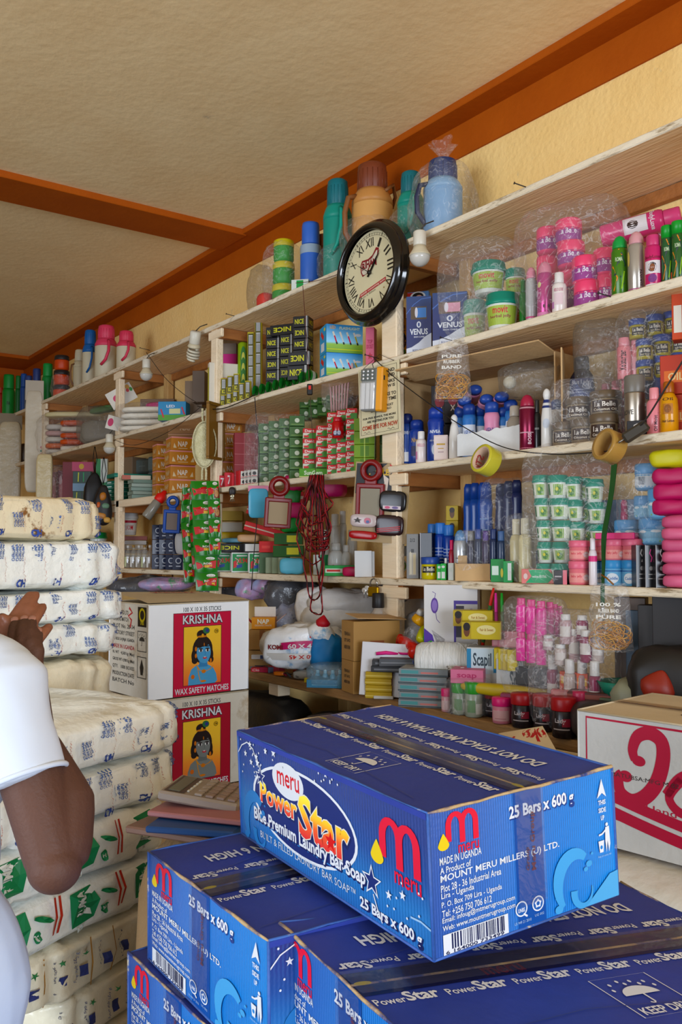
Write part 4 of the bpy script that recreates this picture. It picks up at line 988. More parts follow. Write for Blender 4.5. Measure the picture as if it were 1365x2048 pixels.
thermos('cream flask with bright pink top and curved pink handle on the top shelf',213,652,44,.13,'#d8cfb4','#e0506a','#d8cfb4','#dc4a62','front',collar='#e0506a')
thermos('cream flask with blue cap and blue handle beside the pink topped flask',181,661,30,.15,'#d8cfb4','#2563a8','#d8cfb4','#2563a8','front',collar='#2563a8')
thermos('cream flask with pink lid and straight strap, nearer the bulb than the other pink one',253,663,38,.14,'#d8cfb4','#dc4a62','#d8cfb4','#dc4a62','front',collar='#dc4a62')
thermos('cream flask with brown looped handle standing behind the blue capped flask',160,700,26,.2,'#cfc4a6','#d8cfb4','#cfc4a6','#7a5236','jug')
flask_can('smooth blue bottle with grey band, standing beside the tiffin tower bag',622,448,42,.14,'#3f6cc4','#3f6cc4',[(.56,.68,'#9fb0c0')])
flask_can('bright green flask with black ball print at the far end of the top shelf',18,750,24,.12,'#1f8c3c','#239544',[],prints=[('o',.5,.08,.06,.045,'#14301c'),('t','FA',.42,.34,.58,.42,'#14301c'),('o',.72,.07,.05,.04,'#14301c')])
flask_can('dark green flask next to the bright green one with the ball print',37,752,12,.15,'#1b6a34','#1f7a3c')
flask_can('narrow red flask at the very end of the top shelf',2,758,14,.16,'#b83a22','#c2452a')
flask_can('plain blue flask beside the dark green flask',48,748,14,.16,'#234f9a','#27549f')
flask_can('grey blue flask in cloudy film, nearer the plain blue one',58,752,16,.13,'#5e6c84','#33477e')
flask_can('second grey blue flask in cloudy film, before the green bagged flask',74,738,18,.14,'#5e6a86','#2f417a')
flask_can('green flask half covered in film beside the orange tiffin stack',96,728,22,.14,'#2a8a44','#2f9a4c')
def tiffin(label,px,yt,wpx,d,cols,n):
 p,H,wd=size(1,px,yt,wpx,d);R=wd/2;r=thing('tiffin_tower',label,'tiffin',p,0);h=H/n
 for i in range(n):
  k=1-.06*i;g=G();g.lathe([(R*.85*k,h*i),(R*k,h*(i+.12)),(R*k,h*(i+.62)),(R*.96*k,h*(i+.7))],cols[0],24);g.build('bowl',r)
  g=G();g.lathe([(R*1.0*k,h*(i+.68)),(R*1.03*k,h*(i+.72)),(R*1.0*k,h*(i+.95)),(R*.85*k,h*(i+1))],cols[1],24);g.build('lid',r)
 return r
tiffin('green and yellow tower of food bowls in a clear bag on the top shelf',568,482,46,.15,('#3f9a3c','#d8c81e'),3)
tiffin('orange and black tower of food bowls in a clear bag near the far end',124,712,32,.14,('#d2541c','#2b2626'),3)
bag('plastic_bag','clear peaked bag round the orange tiffin tower','bag',at(1,123,760,.14),.17,.17,.34,FILM,0,2)
bag('plastic_bag','clear open bag round the green and yellow tiffin tower','bag',at(1,566,560,.15),.2,.2,.37,FILM,0,5,neck=False)
bag('plastic_bag','cloudy bag of small red things at the foot of the green tiffin tower','bag',at(1,524,580,.15),.15,.15,.29,SMOKE,0,7,neck=False)
p=at(1,531,580,.10);g=G();g.blob((0,0,.05),(.1,.08,.1),'#d8524a',14,.6,.06,12,3);tag(g.build('red_bundle',None,p),'small red bundle inside the cloudy bag on the top shelf','bundle')
K(1,603,562,34,.06,.06,'small_box','tiny green and white box on the edge of the top shelf','box','#dfe6dc',[('f','r',.3,.1,.7,.9,'#2f9a4a'),('r','r',.1,.1,.9,.9,'#2f9a4a')])
bag('plastic_bag','clear knotted bag round the pale blue jug','bag',at(1,887,430,.17),.27,.25,.45,FILM,0,9)
wrap('crinkled film round the middle of the cream jug flask',at(1,742,480,.18)+Vector((0,0,.06)),.29,.29,.22,0,11,FILM,.8,.04)
wrap('crinkled film round the foot of the teal flask beside the blue bottle',at(1,676,520,.16),.2,.2,.22,0,12,FILM,.8,.04)
wrap('crinkled film round the teal flask by the bagged blue jug',at(1,822,460,.2),.2,.2,.26,0,13,FILM,.8,.04)
V(1,646,470,24,.22,'orange_bottle','dull orange bottle half hidden behind the wrapped teal flask','bottle',kind='capped',col='#b4633c',cap='#b4633c')
#------------------------------------------------------------------second shelf
def S2(px):return rzc(px)-.2
# spare packs and sachets at the post left of the torch boxes
K(2,458,742,40,.22,.10,'grey_box','flat dark grey box under the top shelf near the post','box','#7a6a5c',[('f','t','lace',.3,.35,.7,.6,'#b8a894')],base=Z2+.17)
K(2,458,690,38,.22,.10,'grey_box','upper grey box with faint ornament lying on the pink pack','box','#8a7868',[('f','t','lace',.25,.4,.75,.6,'#c0b09c')],base=Z2+.262)
K(2,460,712,36,.21,.12,'pink_pack','bright pink pack lying between two grey boxes','pack','#c8307c',base=Z2+.21)
K(2,447,728,58,.07,.05,'picture_box','white box with a pink picture panel standing at the post','box','#e2dac8',[('f','r',.30,.32,.95,.68,'#d98a8a'),('f','r',.62,.42,.9,.62,'#8a5a6a'),('f','r',.36,.44,.58,.6,'#e2b0a8'),('l','r',.1,.1,.9,.9,'#c8c45a')],rz=rzc(447)+.2)
# yellow ballast style cartons with barcodes
def ybox(px,yt,base,label,d=.1,w_=17,dp=.05):
 return K(2,px,yt,w_,d,dp,'yellow_box',label,'box','#cdbc1c',[('f','r',.06,.05,.94,.95,'#54521c'),('f','bar',.2,.42,.8,.9),('f','t','BCL',.22,.12,.78,.34,'#e6dc5a'),('r','r',.0,.3,1,.7,'#e0d02a')],base=base,group='yellow barcode boxes')
m_row=['lower','upper']
for j in range(2):
 for i in range(5 if j==0 else 3):
  px=447+i*12.5+j*2
  ybox(px,[780,757][j]-i*4.4,Z2+j*.068,ORD[i]+' small yellow barcode box in the '+m_row[j]+' row at the shelf edge by the post',.05,11,.03)
for j in range(6):
 for i in range(2):
  if j==5 and i==0:continue
  ybox(503+i*15,750-j*21.2-i*5,Z2+j*.0605,('outer' if i==0 else 'inner')+' yellow barcode box, '+ORD[j]+' level of the tall yellow column',.15,13,.03)
for j in range(4):
 p,h,wd=size(2,487,750-j*22,22,.17,Z2+j*.062);g=G();h-=.004;g.lathe([(wd*.34,0),(wd*.5,.012),(wd*.5,h-.012),(wd*.34,h)],'#8fae30',18)
 mp=plane((-.02,-wd*.5-.002,.01),(1,0,0),(0,0,1),.04,h-.02);g.oval(mp,.5,.5,.4,.4,'#3a7a34');g.oval(mp,.5,.5,.25,.22,'#d4d26a')
 tag(g.build('round_pack',None,p,(0,0,rzc(487))),ORD[j]+' green round pack from the shelf, beside the yellow column','pack','green round packs')
# black torch boxes,six levels,three columns
def nice(px,base,h,w_,d,label,flip=False,dp=.085,rz=None):
 p=aty(px,700,YF+d);wd=w_*depth(p)/FPX;rz=rzc(px)-.35 if rz is None else rz
 pr=[('f','t','NICE',.12,.28,.72,.74,'#d8d41e',2 if flip else 0),('f','r',.86,.0,.90,1,'#e6e6e2'),('f','r',.93,0,.95,1,'#e6e6e2'),('r','t','NICE',.2,.3,.8,.7,'#d8d41e',2 if flip else 0),('r','r',.0,.05,.05,.95,'#c8c8c0')]
 return packet('black_box',label,'box',(p.x,p.y,base+.001),wd/cos(rzc(px)-rz),dp,h-.002,'#1d1c1e',pr,rz,'black boxes with yellow lettering',rough=.35)
cn=['post side','middle','wall side']
for j in range(6):
 for i in range(3):
  if j>4 and i==1:continue
  nice([551,578,607][i],Z2+.03+j*.0605 if j else Z2+.001,.0595 if j else .09,[27,25,30][i],[.13,.15,.13][i],ORD[j]+' black lettered box from the shelf in the '+cn[i]+' column',(i+j) % 4==2)
nice(580,Z2+.3335,.06,58,.17,'long black lettered box lying across the top of the black columns',True,.12,rzc(580)-.5)
nice(598,Z2+.03,.075,40,.04,'black lettered box standing at the shelf edge before the columns',False,.04)
nice(602,Z2+.106,.07,44,.05,'upper black lettered box at the shelf edge before the columns',True,.05)
# green spiral packs at the front
for i in range(9):
 p=at(2,515+i*13.5,780,.035);g=G();R_=.03
 g.grid(lambda u,v:Vector((.055*(v-.5),R_*(1-.0)*cos(2*pi*u)*.6,R_+R_*sin(2*pi*u))),14,6,'#2f8a3a',True,True)
 g.grid(lambda u,v:Vector((.055*(v*.45-.25),R_*1.02*cos(2*pi*u)*.6,R_+R_*1.02*sin(2*pi*u))),14,3,'#d8e2d0',True,True)
 tag(g.build('sachet_roll',None,p,(0,.1,rzc(560)+.9)),ORD[i]+' green and white roll pack from the post along the edge below the black boxes','pack','green roll packs')
K(2,372,690+70,20,.06,.04,'red_white_box','little red and white box by the yellow barcode boxes','box','#e6e0d8',[('f','r',.5,.1,.95,.9,'#c83028')],base=Z2+.068) if 0 else None
# torch carton with picture
def torch(px,yt,base,label):
 p,h,wd=size(2,px,yt,72,.1,base);rz=rzc(px)+.28
 pr=[('f','r',0,0,1,1,grad('sky_print',[(0,'#6a9a2a'),(.3,'#8ab83a'),(.38,'#8fd0ec'),(1,'#1482c4')],True,.35))]
 R=random.Random(2)
 if base>Z2+.1:
  pr+=[('f','t','LED',.10,.84,.25,.95,'#f0b04a'),('f','t','FLASHLIGHT',.36,.83,.92,.93,'#e8f0c8')]
 for i,c in enumerate(('#d02a44','#e8e8e4','#e0305a','#c8ba20')):
  x=.16+i*.19
  pr+=[('f','s',[(x+.02,.74),(x+.07,.56)],.05,'#f4ecdc'),('f','s',[(x+.06,.6),(x+.12,.36)],.038,c),('f','s',[(x+.115,.38),(x+.135,.3)],.045,'#2a2a2a')]
 pr+=[('f','o',.87,.66,.08,.05,'#eef2f4'),('f','r',.02,.1,.98,.13,'#d8e04a'),('l','r',0,0,1,1,'#3b9fd0'),('l','s',[(.2,.8),(.6,.55)],.2,'#d03a3a'),('l','o',.75,.85,.12,.06,'#e8d84a'),('l','r',.2,.1,.7,.4,'#e8ecee')]
 return packet('torch_box',label,'box',p,wd/cos(.28),.12,h,'#2f92c8',pr,rz,'blue torch cartons',rough=.35)
torch(683,712,Z2,'lower blue carton printed with torches, under the lettered one')
torch(683,656,aty(683,712,YF+.1).z+.001,'upper blue carton with rainbow lettering and four printed torches')
K(2,743,657,17,.09,.05,'pink_pack','slim pink pack standing beside the white post','pack','#e0708a',[('f','t','TOP',.2,.6,.8,.7,'#b83a5a'),('f','t','SOCKET',.1,.48,.9,.58,'#b83a5a'),('f','p',star(.5,.3,.32,.3,.5),'#c23a4a')])
# right of the post:face lotion tube,two hanging-window cartons,tubs,sprays
def faceprint(mp_key,x,y,w_,h_):
 X=lambda a:x+a*w_;Y=lambda b:y+b*h_
 return [(mp_key,'o',X(.5),Y(.52),.5*w_,.5*h_,'#2a1a14'),(mp_key,'o',X(.5),Y(.45),.36*w_,.42*h_,'#9a5a34'),(mp_key,'o',X(.36),Y(.52),.09*w_,.03*h_,'#1e120e'),(mp_key,'o',X(.64),Y(.52),.09*w_,.03*h_,'#1e120e'),
   (mp_key,'o',X(.5),Y(.22),.13*w_,.035*h_,'#8a2a2a'),(mp_key,'s',[(X(.5),Y(.5)),(X(.53),Y(.36)),(X(.47),Y(.34))],.04*w_,'#7a4226')]
V(2,801,616,29,.06,'lotion_tube','orange lotion bottle with a printed face beside the clock','bottle',kind='capped',col='#e8921c',cap='#e8861a',ey=.7,prints=[p_[1:] for p_ in faceprint('f',.16,.16,.68,.36)]+[('t','MAKE ME',.22,.58,.78,.64,'#5a2a10'),('r',.22,.53,.78,.545,'#7a3a14'),('o',.5,.12,.3,.08,'#6a8a2a'),('o',.42,.12,.14,.06,'#e8c22a')])
# venus cartons
def venus(px,yt,w_,d,label,top):
 p,h,wd=size(2,px,yt,w_,d);rz=rzc(px)-.1;wd/=cos(.1)
 pr=[('f','r',0,0,1,1,grad('night_print',[(0,'#2a3260'),(.55,'#2c3668'),(1,'#28406e')],True,.35)),('f','p',[(0,0),(1,0),(1,.36),(.75,.3),(.5,.2),(.2,.12),(0,.1)],'#dfe2ea'),('f','s',[(0,.7),(.3,.86),(.6,.95),(1,.97)],.03,'#5a78b8'),
   ('f','r',.18,.60,.82,.82,'#6a5a4a'),('f','r',.4,.63,.8,.80,top),('f','o',.4,.72,.06,.09,'#ece8ee'),('f','t','VENUS',.14,.335,.86,.44,'#f2f4f8'),('f','t','SKIN CARE',.3,.285,.72,.31,'#e6e8f0'),('f','o',.5,.51,.09,.055,'#f0f2f8'),('f','o',.5,.51,.04,.035,'#4a5a90'),('f','t','BODY LOTION',.25,.05,.75,.085,'#3a4270'),
   ('r','r',0,.0,1,1,'#232c58')]
 return packet('gift_carton',label,'box',p,wd,.085,h,'#2a3464',pr,rz,'night blue gift cartons',rough=.35)
venus(840,598,49,.09,'narrower night blue carton with a window showing a blue bottle','#5a8ed0')
venus(902,590,68,.09,'wider night blue carton with a window showing a pink bottle','#e6a8b8')
K(2,838,585,42,.17,.03,'picture_card','card with a round picture of a dark haired head behind the gift cartons','card','#5f86b8',[('f','r',.0,.86,.5,.99,'#b83a34'),('f','o',.5,.93,.36,.07,'#eeeae2'),('f','o',.5,.93,.27,.055,'#1e1814'),('f','o',.55,.92,.14,.03,'#e0a890')])
# white and green tubs
TUBP=[('r',.12,.12,.88,.62,'#a8bc5a'),('p',[(.12,.12),(.88,.12),(.88,.3),(.6,.22),(.3,.32),(.12,.22)],'#3f8a3a'),('t','movit',.34,.42,.66,.6,'#c8303a'),('t','herbal jelly',.26,.28,.74,.38,'#8a2a3a')]
def tub(px,yt,w_,d,label,base=None,s=2,pr=TUBP,cap='#148a72',col='#e6e8dc',grp='green lidded tubs',kind='tub',**k):
 return V(s,px,yt,w_,d,'tub',label,'tub',base,kind=kind,col=col,cap=cap,prints=pr,group=grp,capname='lid',**k)
tub(1005,590,66,.07,'large green lidded tub at the shelf edge below the other bagged tub');tub(978,528,68,.12,'green lidded tub on top, beneath the brown strip of the top shelf',base=aty(978,592,YF+.12).z)
tub(950,603,46,.13,'half hidden green lidded tub nearest the gift cartons');tub(1031,540,40,.17,'upper green lidded tub beside the green tube',base=aty(1031,596,YF+.17).z);tub(1030,600,44,.2,'green lidded tub under the upper one beside the green tube')
wrap('clear film round the tubs with green lids on the second shelf',at(2,968,640,.10),.34,.27,.40,.5,21,FILM,.5,.03)
bag('film_tail','gathered film tail hanging over the tub nearest the gift cartons','bag',at(2,950,650,.04),.12,.06,.2,FILM,.5,23)
V(2,1047,560,16,.10,'tube','slim dark green tube between the tubs and the grey spray','tube',kind='slim',col='#2f7a34',cap='#2f7a34')
V(2,1063,535,23,.06,'spray_can','grey spray can with pink dome cap and pink foot','spray can',kind='spray',col='#b9b8b4',cap='#d98a9a',prints=[('r',0,0,1,.1,'#c2527e')])
V(2,1090,524,31,.06,'spray_can','magenta spray can with pink cap and a pale dot','spray can',kind='spray',col='#c24a86',cap='#d98a9a',prints=[('o',.3,.58,.09,.05,'#d8cc8a'),('r',0,.04,1,.1,'#d88ab0'),('o',.5,.2,.04,.03,'#5a1a34'),('o',.7,.2,.05,.03,'#5a1a34')],metal=.3)
V(2,1119,546,29,.05,'lotion_bottle','white lotion bottle with faint pink lettering before the bagged pink jars','bottle',kind='slim',col='#efe6de',cap='#f2ece4',prints=[('t','HELLO LOOK',.3,.52,.72,.6,'#d08a9a'),('r',.3,.2,.7,.48,'#e6cfd0'),('r',.12,.12,.3,.28,'#c48ab8')])
LBP=[('r',.1,.12,.9,.62,'#9a4a8a'),('t','La Belle',.3,.36,.74,.58,'#f4eef2'),('s',[(.45,.3),(.6,.24),(.55,.16)],.03,'#f4eef2')]
def pjar(px,yt,yb,w_,d,label,**k):
 return V(2,px,yt,w_,d,'pink_jar',label,'jar',aty(px,yb,YF+d).z if yb else None,kind='pot',col='#e8587c',cap='#f0587a',prints=LBP,group='bagged pink jars',capname='lid',**k)
pjar(1097,458,512,46,.17,'pink jar at the upper corner of the bagged heap, nearest the tubs');pjar(1138,442,494,52,.15,'topmost pink jar of the bagged heap');pjar(1096,512,0,44,.19,'pink jar under the corner one, behind the magenta spray can')
pjar(1143,486,540,54,.13,'second pink jar down, below the topmost one');pjar(1142,538,0,50,.16,'lowest pink jar behind the white lotion bottle');pjar(1172,516,572,54,.1,'upright pink jar over the one with a film knot');pjar(1176,565,0,54,.1,'lowest pink jar with a film knot, beside the green can')
pjar(1210,500,556,44,.14,'pink jar behind the green can, upper of two');pjar(1212,552,0,44,.14,'pink jar behind the green can, lower of two')
for i,(px,yt,tilt) in enumerate([(1205,474,1.45),(1222,470,1.62)]):
 p=aty(px,yt,YF+.16+.06*i);r=vessel('pink_tube',['pink printed tube lying across the bagged jars, nearer','pink tube lying behind the nearer one on the jars'][i],'tube',p,.27,.04,'capped','#d84a7a','#d8527e',[('r',.25,.3,.75,.6,'#efe6e6'),('o',.5,.42,.12,.07,'#3a2018'),('t','BodyLuxe',.2,.62,.8,.7,'#f4e6ea',0)],rot=(0,tilt,rzc(px)-.2),group='pink printed tubes')
wrap('clear film round the heap of pink jars',at(2,1150,600,.16),.42,.26,.43,.35,31,FILM,.45,.03)
CAMO=[('s',[(.2,.75),(.5,.55),(.35,.35),(.7,.2)],.09,'#2f3a3a'),('s',[(.6,.7),(.75,.5),(.55,.3)],.06,'#2a4a3a'),('s',[(.25,.5),(.45,.3),(.3,.1)],.05,'#e08a2a'),('s',[(.5,.76),(.62,.66)],.05,'#e08a2a'),('s',[(.7,.4),(.6,.12)],.05,'#9ac83a'),('t','ROMA',.38,.56,.64,.63,'#cfe0b8')]
V(2,1240,473,34,.06,'spray_can','green patterned spray can with green cap beside the bagged pink jars','spray can',kind='spray',col='#4a7a2c',cap='#2f9a4c',prints=CAMO+[('r',0,0,1,.05,'#d0c8a0')])
V(2,1273,464,34,.06,'spray_can','silver spray can with pale pink cap between the green can and the pink tube','spray can',kind='spray',col='#bdb6aa',cap='#d8a0a2',prints=[('r',0,0,1,.06,'#a84a7a'),('t','DAWN',.66,.1,.74,.35,'#3a2a2a',1),('o',.2,.55,.08,.12,'#d8c070')],metal=.5)
V(2,1307,472,34,.06,'lotion_tube','pink body lotion with a printed face, standing between spray cans','bottle',kind='capped',col='#c83a6a',cap='#d04a76',prints=[('t','BodyLuxe',.2,.52,.8,.6,'#8a1a3a'),('r',.2,.26,.8,.5,'#e6dcdc'),('o',.5,.38,.16,.09,'#2a1812'),('o',.5,.37,.1,.07,'#8a5030'),('o',.5,.17,.16,.08,'#7a3a7a'),('r',.2,.04,.8,.07,'#e6dcdc')])
V(2,1335,453,24,.07,'spray_can','slim dark green spray can with bright green cap','spray can',kind='can',col='#2f5a34',cap='#1f9a3c',prints=CAMO)
V(2,1357,444,26,.07,'spray_can','nearest slim green spray can at the picture edge of the second shelf','spray can',kind='can',col='#33602f',cap='#1f9a3c',prints=CAMO)
#------------------------------------------------------------------second shelf,far bays:bagged pads,cloths and boxes
m_cloth=noisy('folded_cotton','#cfc6b4','#dcd4c2',6,r=.9,bump=.4,bscale=30)
def pad(s,px,z,w,d,h,col,label,dd=.16,rz=None,name='folded_pack',cat='pack',grp=None,seed=1,fr=10,mat=None):
 p=aty(px,900,FR.get(s,YF)+dd);g=G();g.blob((0,0,h/2),(w,d,h),mat or col,24,.5,.06,fr,seed,wr=.05)
 return tag(g.build(name,None,(p.x,p.y,z),(0,0,rzc(px)-.3 if rz is None else rz)),label,cat,grp)
for i in range(4):
 pad(2,292+i*2,Z2+.002+i*.043,.36,.26,.042,'#d4ccba',ORD[i]+' folded white pack from the board in the pile by the torch box',.14,grp='folded white packs',seed=i,mat=m_cloth)
wrap('glossy film over the pile of folded white packs',at(2,296,850,.15),.42,.33,.21,.7,41,FILM,.4,.05)
K(2,349,806,54,.06,.12,'torch_box','small blue torch box with red printed torches near the pink cloths','box','#2f86b4',[('f','r',0,.0,1,.3,'#5a9a3a'),('f','s',[(.1,.6),(.2,.15)],.05,'#c83040'),('f','s',[(.85,.7),(.95,.3)],.05,'#c83040'),('f','r',.4,.35,.8,.62,'#d8d4a0'),('f','t','LED',.3,.68,.6,.82,'#e8e8f0'),('r','r',0,.2,1,.9,'#3f98c4')],rough=.35)
pad(2,334,Z2+.13,.30,.2,.085,'#c23a72','heap of bright pink cloth lying behind the blue torch box',.25,name='cloth_heap',cat='cloth',fr=16,seed=4)
K(2,318,800,66,.3,.1,'brown_packet','flat brown packet leaning behind the folded white packs','pack','#7a5f48',base=Z2+.1)
def flyer(px,py,d,w,h,rot,label,dots):
 p=aty(px,py,YF+d);g=G();mp=lambda x,y,l=0:Vector(((x-.5)*w,-.006*sin(x*3)-l,(y-.5)*h))
 g.grid(lambda u,v:mp(u,v),8,4,'#e4ddcf');g.grid(lambda u,v:mp(u,v,-.0015),8,4,'#e4ddcf')
 for q in dots:draw(g,mp,q)
 return tag(g.build('label_card',None,p,rot),label,'card')
flyer(243,792,.05,.2,.13,(.15,-.55,rzc(243)),'tilted white card with a pink round mark on the bags',[('o',.3,.5,.13,.2,'#c83a64'),('o',.85,.8,.08,.14,'#d8a030'),('o',.93,.6,.06,.12,'#3f8a3a'),('o',.8,.62,.06,.1,'#c83030')])
flyer(241,850,.02,.2,.1,(.1,.25,rzc(243)),'lower white card with pink mark and fruit print hanging at the board edge',[('o',.14,.5,.1,.3,'#c83a64'),('o',.78,.5,.09,.25,'#d8b020'),('o',.9,.6,.07,.2,'#3f8a3a'),('o',.85,.3,.07,.2,'#c83030')])
bag('plastic_bag','smoky bag of grey goods between the white cloth pile and the orange packs','bag',at(2,208,860,.13),.42,.28,.3,SMOKE,.5,44,neck=False)
pad(2,205,Z2+.004,.34,.16,.2,'#9a9284','grey lumpy goods inside the smoky bag',.17,name='grey_goods',cat='goods',seed=9)
pad(2,205,Z2+.25,.32,.08,.05,'#5f8a5a','long green rolled sheet lying on the smoky bag',.12,rz=.2,name='rolled_sheet',cat='roll',seed=5)
cl=['#d9d0c0','#d46a38','#d9d0c0','#c9a09a','#d8d0c4']
for j in range(5):
 for i in range(2):
  pad(2,118+i*30,Z2+.003+j*.055,.2,.24,.053,[cl[j],'#cf5a2a' if j in (1,2,4) else '#ddd2c2'][i],ORD[j]+' wrapped pad from the board in the '+['far','near'][i]+' column beside the far post',.13+.02*i,name='wrapped_pad',cat='pad',grp='wrapped pads',seed=j*2+i)
pad(2,95,Z2+.003,.12,.2,.03,'#c87a78','salmon folded cloth at the foot of the far post',.08,name='folded_cloth',cat='cloth');pad(2,95,Z2+.035,.12,.2,.03,'#2f8a7a','teal folded cloth in the striped pile by the far post',.08,name='folded_cloth',cat='cloth');pad(2,95,Z2+.067,.12,.2,.03,'#d08a88','upper salmon folded cloth over the teal one',.08,name='folded_cloth',cat='cloth')
bag('plastic_bag','large clear bag over the orange and white pads in the far bay','bag',at(2,140,900,.15),.62,.34,.36,FILM,.4,47,neck=False,e=.4)
pad(2,150,Z2+.29,.5,.22,.05,'#d8cba0','pale yellow sheets on the pads in the far bay',.14,name='sheet_pack',cat='pack',seed=6)
pad(2,55,Z2+.003,.5,.25,.2,'#5a4a3a','dark brown bundle past the far post on the second shelf',.15,name='brown_bundle',cat='bundle',seed=6);pad(2,20,Z2+.003,.6,.25,.15,'#6b4a34','reddish brown bundle at the far end of the second shelf',.16,name='brown_bundle',cat='bundle',seed=16)
K(2,402,745,24,.2,.12,'dark_box','dark box tilted against the wall short of the post','box','#6a5848',base=Z2+.12)
K(2,392,765,34,.22,.12,'kraft_box','small brown box under the tilted dark one','box','#86705a')
#------------------------------------------------------------------third shelf,far bays
K(3,160,925,60,.16,.1,'toy_pack','dark red shiny pack with pink header in the far bay','pack','#7a2c34',[('f','r',.3,.8,1,1,'#c04a6a'),('f','o',.6,.9,.08,.06,'#d8b040')])
bag('plastic_bag','film sheet over the dark red toy packs','bag',at(3,128,960,.1),.5,.2,.38,FILM,.6,51,neck=False)
for i in range(3):K(3,112+i*14,945-i*3,14,.12,.1,'toy_pack',ORD[i]+' upright dark red toy pack from the far side','pack',['#8a343c','#742a34','#8c4048'][i],[('f','o',.5,.5,.3,.3,'#b86a6a'),('f','o',.4,.75,.2,.12,'#c8a0a0')])
for j in range(2):
 K(3,167,[984,944][j],34,.06,.1,'marker_pack',['lower','upper'][j]+' clear pack of coloured markers with a blue label','pack','#3f5a4c',[('f','r',0,.05,1,.42,'#7a9ab4'),('f','r',.35,.1,.6,.38,'#d8cfc8'),('f','s',[(.2,.5),(.22,.95)],.06,'#c8c82a'),('f','s',[(.5,.5),(.5,.95)],.06,'#2a2a34'),('f','s',[(.7,.5),(.7,.95)],.06,'#b83a34'),('f','s',[(.88,.5),(.88,.95)],.06,'#2f8a5a')],base=Z3+.002+j*.14 if 0 else None) if j==0 else K(3,167,944,34,.06,.1,'marker_pack','upper clear pack of coloured markers with a blue label','pack','#3a5048',[('f','r',0,.05,1,.42,'#7a9ab4'),('f','s',[(.3,.5),(.32,.95)],.06,'#d0d02a'),('f','s',[(.6,.5),(.6,.95)],.06,'#2f9a5a')],base=aty(167,985,YF+.06).z)
K(3,205,918,22,.22,.04,'picture_card','green and white card leaning behind the dark hanging bags','card','#dfe4da',[('f','r',0,.6,.4,1,'#2f8a4a'),('f','r',.55,.1,1,.5,'#2f8a4a')])
# green and teal cartons lying in a pile just past the post
tg=['#1f7a66','#1f7a66','#2a8a74','#1f7a66','#7f9488','#8a9c90','#86988c']
for j in range(5):
 K(3,242,0,34,.08,.2,'teal_carton',ORD[j]+' flat teal carton from the board in the pile by the cleat post','carton','#1f7a66',[('f','r',0,.1,1,.2,'#9fc4b4'),('f','r',.1,.4,.35,.7,'#d8e4dc'),('r','r',0,.1,1,.2,'#9fc4b4')],group='flat teal cartons',base=Z3+.03*j) if 0 else packet('teal_carton',ORD[j]+' flat teal carton from the board in the pile by the cleat post','carton',at(3,245,985,.11)+Vector((0,0,.031*j)),.17,.2,.029,'#1f7a66',[('f','r',0,.1,1,.25,'#9fc4b4'),('l','r',.1,.4,.45,.75,'#d8e4dc'),('l','r',0,.1,1,.2,'#9fc4b4')],rzc(245)+.5+.08*sin(j*3),group='flat teal cartons')
 packet('grey_carton',ORD[j]+' flat grey green carton from the board, beside the teal pile','carton',at(3,283,985,.09)+Vector((0,0,.027*j)),.16,.14,.025,'#8a9a8c',[('f','r',0,.1,1,.9,['#7d9284','#9aa89a'][j % 2])],rzc(283)+.2+.1*sin(j*2),group='flat grey green cartons')
packet('cream_carton','cream carton with a brush picture lying on the grey green pile','carton',at(3,272,985,.07)+Vector((0,0,.137)),.2,.12,.03,'#d8cbb4',[('f','r',0,0,.3,1,'#b8604a'),('l','r',.1,.1,.9,.9,'#c8b070')],rzc(272)+.05)
packet('teal_carton','topmost teal carton lying over the cream one','carton',at(3,258,985,.13)+Vector((0,0,.17)),.28,.2,.028,'#23806c',[('f','r',0,.2,1,.5,'#4aa08c')],rzc(258)+.3)
# grey slate bundles against the wall
for j in range(3):
 for i in range(3):
  packet('slate_bundle',['far','middle','near'][i]+' grey paper bundle, '+ORD[j]+' level, behind the orange cartons','bundle',at(3,290+i*26,940,.33)+Vector((0,0,.115*j)),.17,.06,.112,'#66706c',[('f','s',[(.3,.5),(.7,.5)],.03,'#8a9490'),('f','s',[(.5,.2),(.5,.8)],.02,'#8a9490')],.35,group='grey paper bundles',ch=.012)
packet('kraft_box','tall brown box against the wall by the raw rear post','box',at(3,262,940,.28),.2,.14,.36,'#86705a',[],.3)
# orange cartons with white lettering
def nap(px,j,base,h,w_,d,label,rz=None,dp=.13,pink=True,grp='orange lettered cartons'):
 p=aty(px,900,YF+d);rz=rzc(px)+.25 if rz is None else rz;wd=w_*depth(p)/FPX/cos(rzc(px)-rz)
 pr=[('f','t','NAP',.28,.3,.68,.68,'#f0e6d4'),('f','p',[(.08,.2),(.12,.55),(.22,.2)],'#e8d2a8'),('f','p',[(.78,.2),(.88,.55),(.92,.2)],'#e8d2a8'),('f','r',0,.9,1,1,'#e89a94'),('f','r',.3,.16,.68,.2,'#e8d2a8'),('l','r',0,.9,1,1,'#e89a94'),('l','t','NAP',.2,.3,.8,.65,'#e0c49a'),('l','r',.2,.1,.8,.16,'#c8a070'),('t','r',0,0,1,1,'#c9872a')]
 return packet('orange_carton',label,'carton',(p.x,p.y,base+.001),wd,dp,h-.002,'#c4821e',pr,rz,grp,rough=.45)
for j in range(4):
 nap(361,j,Z3+.093*j,.093,[52,48,52,46][j],.08+.015*(j % 2),ORD[j]+' orange lettered carton from the board, nearer the scrubber',dp=.15)
 if j<4:nap(325,j,Z3+.0925*j,.0925,30,.15,ORD[j]+' orange lettered carton from the board in the far column',dp=.12)
for j in range(4):nap(458,j,Z3+.085+.086*j,.086,40,.16,ORD[j]+' orange lettered carton from the bottom of the tall stack behind the scrubber')
